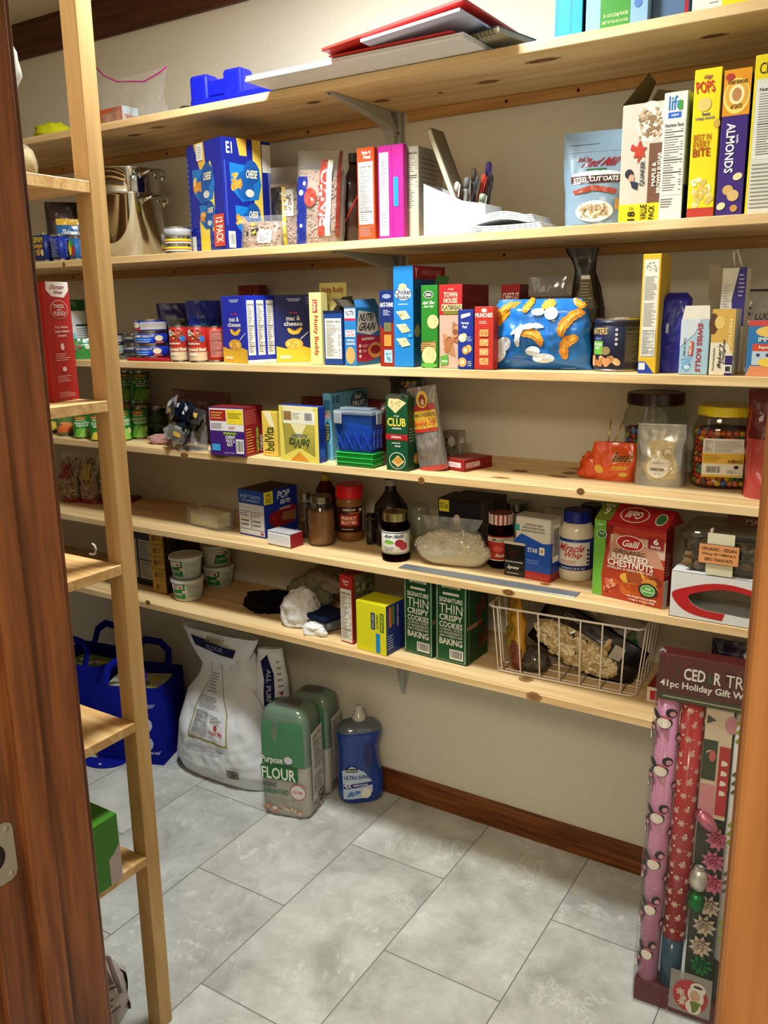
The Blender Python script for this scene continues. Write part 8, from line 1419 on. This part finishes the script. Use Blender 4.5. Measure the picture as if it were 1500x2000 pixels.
# gift wrap pack leaning on the front of the lowest shelf
Wg, Hg, Dg = .30, .80, .052
Mg = Matrix.Translation((B0.x, B0.y, .003)) @ Matrix.Rotation(.06, 4, 'Z') @ Matrix.Rotation(-.082, 4, 'X')
t = thing('gift_wrap_pack', 'tall shrink wrapped pack of holiday gift wrap rolls and bows at the right', 'gift wrap', M=Mg)
MAR = '4f1a1e'
b = B(); b.add(gbev(0, 0, 0, Wg, Dg, .05, .001), C('5b2226')); fF = Face(b, lambda x, y, l: (x, -l, y), Wg, .05); rnd = random.Random(2)
fF.draw([('c', 0, 0, 1, 1, 10, .006, ['b58a80'])]); b.obj('bottom_tray', t)
b = B(); hz = Hg-.098; b.add(gbev(0, 0, hz, Wg, Dg, Hg, .0015), C(MAR, 'gloss')); Face(b, lambda x, y, l: (x, -l, hz+y), Wg, .098).draw([('c', 0, .2, 1, 1, 26, .03, ['5f2024', '471519', '3c3418'], .5), ('+',), ('r', 0, 0, 1, .16, '3f4226'), ('t', 'CED', .17, .5, .31, .76, 'e6e0d6'), ('t', 'R', .365, .5, .41, .76, 'e6e0d6'), ('t', 'TRAIL', .44, .5, .68, .76, 'e6e0d6', 0, 0, 0), ('t', '41pc Holiday Gift Wrap', .02, .25, .64, .44, 'e6e0d6'), ('l', .04, .04, .8, .12, 1, 'a8a58c'), ('p', [(.315, .5), (.338, .78), (.36, .5)], '3c4a2c')]); b.obj('header_card', t)
def roll(label, cx, r, z0, z1, base, ops, cy=None):
    cy = r+.002 if cy is None else cy; b = B(); b.add(glathe([(r*.9, z0), (r, z0), (r, z1), (r*.9, z1)], 32), C(base, 'gloss'), True)
    w = PI*r; cp = Face(b, lambda x, y, l: (cx+(r+l)*math.sin(x/r-PI/2), cy-(r+l)*math.cos(x/r-PI/2), z0+y), w, z1-z0, curved=.006, lift=.0004, kind='card')
    b.v = [Vector((q.x+cx, q.y+cy, q.z)) for q in b.v]; cp.draw(ops); o = b.obj('paper_roll', t); o['label'] = label; return o
def peng(cx, cy, s, fl=1):
    g = 2.0*.0225*PI/.65                                     # keeps the birds round on a tall face
    e = lambda dx, dy, rx, ry, c, a=0: ('e', cx+fl*dx*s, cy+dy*s*.11, rx*s, ry*s*.11, c, a)
    return [e(0, 0, .20, .20, '2a2226'), e(-.2, .2, .08, .17, '2a2226', 30), e(.16, .32, .13, .15, '2a2226'), ('+',), e(.0, -.03, .165, .16, 'e6dccb'), e(.19, .30, .07, .08, 'd89aa8'), e(.05, .16, .14, .045, 'b5586a')]
rnd = random.Random(5); pk = [('e', rnd.uniform(.03, .97), rnd.uniform(.01, .99), .012, .0013, 'ead0dc') for _ in range(150)]
for k in range(6): pk += peng(.46, .10+.165*k, .95)+peng(1.0, .185+.165*k, .9, -1)+peng(.06, .045+.165*k, .85)
roll('pink penguin paper roll', .0235, .0225, .05, hz, 'c987a8', pk)
rd = []
for k in range(17):
    for j in range(3): rd.append(('x', .18+.30*j+.12*(k % 2), .03+.058*k+.012*(j % 2), (.0072, .0056, .0066)[(k+j) % 3], 'dfc0ae'))
    rd += [('e', .33+.3*(k % 2), .055+.058*k, .035, .0045, 'e0c8b8'), ('e', .62-.25*(k % 2), .045+.058*k, .02, .0026, 'e0c8b8')]
roll('red snowflake paper roll', .0715, .0240, .165, hz, 'ac2c2e', rd)
roll('dark blue tissue roll under the red one', .0700, .0225, .05, .164, '1f4458', [])
tr = []
for k in range(5):
    y = .08+.2*k
    for j in range(3): tr.append(('p', [(.2, y+.035*j), (.8, y+.035*j), (.5, y+.05+.035*j)], '55584e' if k % 2 else '8aa038')); tr += [('p', [(.32+.12*i, y+.035*j+.001), (.36+.12*i, y+.035*j+.001), (.5, y+.046+.035*j)], 'c9c9c0') for i in range(3)] if k % 2 else []
    tr.append(('r', .47, y-.03, .53, y, '3a3a34'))
roll('white paper roll with drawn trees', .1775, .0235, .15, hz, 'd6d2ca', [('+',) if o is None else o for o in tr])
roll('red snowflake paper roll hidden behind the door frame', .262, .024, .05, hz, 'ac2c2e', rd[:30])
b = B(); b.add(gbev(.158, .012, .05, .236, .03, .15, .003), C('2a2a26')); b.obj('dark_tissue', t)
b = B(); b.add(gbev(.098, .030, .05, .160, .034, hz, .0005), C('3f4634')); b.obj('backing_board', t)
# tags on their card
b = B(); x0, x1, z0 = .099, .152, .46; b.add(gbev(x0, .012, z0, x1, .014, hz, .0004), C('d8c4a8')); Face(b, lambda x, y, l: (x0+x, .012-l, z0+y), x1-x0, hz-z0).draw([('e', .95, .86, .25, .08, 'c98a90'), ('c', .1, .72, .6, .98, 40, .012, ['77776a']), ('p', [(.06, .92), (.4, .88), (.06, .84)], '3f4a38'), ('r', .0, .34, .52, .70, '3c4230'), ('e', .36, .56, .12, .05, 'c4605a'), ('r', .6, .04, 1, .66, 'b52c30'), ('r', .0, .02, .55, .30, 'd0888c'), ('+',)]+[('p', [(.7, .22+.09*k), (.72, .27+.09*k), (.9, .26+.09*k), (.94, .24+.09*k), (.88, .225+.09*k)], 'e6dccb') for k in range(4)]+[('s', .2, .6, .25, .6, .8, .05, 'd8c8a0')]); b.obj('tag_card', t)
def bow(c, r, col, seed, lab):
    rnd = random.Random(seed); b = B(); m = C(col, 'foil')
    for ring, (n, el, L) in enumerate(((9, .15, 1.), (8, .65, .85), (5, 1.15, .6))):
        for i in range(n):
            a = 2*PI*i/n+ring*.4; d = Vector((math.cos(a)*math.cos(el), -math.sin(el), math.sin(a)*math.cos(el))); s_ = d.cross(Vector((0, -1, .01))).normalized(); u_ = s_.cross(d)
            p0 = Vector(c); p1 = p0+d*r*L*.55; p2 = p0+d*r*L
            b.add(([p0-s_*r*.05, p0+s_*r*.05, p1+s_*r*.22+u_*r*.10, p1-s_*r*.22+u_*r*.10, p2, p1+s_*r*.16-u_*r*.12, p1-s_*r*.16-u_*r*.12], [(0, 1, 2, 3), (3, 2, 4), (1, 0, 6, 5), (5, 6, 4), (2, 1, 5), (2, 5, 4), (0, 3, 6), (3, 4, 6)]), m)
    o = b.obj('bow', t); o['label'] = lab
for k, (z, col, lab) in enumerate(((.415, 'c9708a', 'pink bow'), (.365, 'c9708a', 'pink bow'), (.315, 'cc7088', 'pink bow'), (.262, 'c4b09c', 'champagne bow'), (.215, 'c9b8a4', 'champagne bow'), (.165, 'cdbba8', 'champagne bow'), (.120, '1d7a3c', 'green foil bow'), (.078, '1d6a38', 'green foil bow'))):
    bow((.142-.004*(k % 2)-(.0 if k < 4 else .010), .016, z), .026, col, k, lab)
for (x, z, rx, rz_, col, lab, a) in ((.118, .452, .016, .028, 'd07890', 'pink curling ribbon spool', -.9), (.1130, .318, .0195, .028, 'd8d2c6', 'white curling ribbon spool', 0), (.1115, .266, .0185, .024, '1f7a3c', 'green curling ribbon spool', 0)):
    b = B(); vs, fs = gsph((0, 0, 0), (rx, rx*.9, rz_), 20, 14, .12, 3); T = Matrix.Translation((x, .010, z)) @ Matrix.Rotation(a, 4, 'Y'); b.add((vs, fs), C(col, 'foil'), True, T=T); b.add(glathe([(.0001, rz_*.8), (rx*.45, rz_*.82), (rx*.5, rz_*1.02), (rx*.62, rz_*.9)], 16), C(col if a == 0 else 'b52c50', 'foil'), True, T=T); o = b.obj('ribbon_spool', t); o['label'] = lab
# round sticker on its clear card
b = B(); b.add(gbev(.075, -.004, .012, .160, -.0025, .105, .0004), clear('e8e0d8', .35, .1, 'sticker_card')); Face(b, lambda x, y, l: (.078+x, -.0042-l, .014+y), .08, .088).draw([('e', .5, .45, .45, .43, 'b03034'), ('+',), ('e', .68, .7, .2, .16, 'e0d6c4'), ('e', .64, .5, .2, .24, 'e0d6c4', 20), ('e', .6, .2, .2, .2, 'e0d6c4'), ('x', .25, .5, .009, 'e6dccb'), ('x', .34, .36, .007, 'e6dccb'), ('x', .3, .24, .008, 'e6dccb'), ('+',), ('e', .62, .5, .13, .15, 'cda088'), ('p', [(.5, .34), (.78, .36), (.72, .16), (.6, .02)], '6a7a2c'), ('e', .62, .12, .06, .06, '6a7a2c'), ('e', .68, .75, .12, .04, '4a3a34')]); b.obj('sticker', t)
b = B(); b.add(gbox(-.002, -.0065, .001, Wg+.002, -.006, Hg+.002), clear('ffffff', .015, .05, 'wrap_film')); b.add(gbox(-.0025, -.006, .001, -.002, Dg, Hg+.002), clear('ffffff', .015, .05, 'wrap_film')); b.obj('shrink_film', t)
b = B(); b.add(gtube([(-.002, .006, Hg), (.004, .008, Hg+.006), (.012, .004, Hg+.003)], .003, 6), M_film2, True); b.obj('film_corner', t)
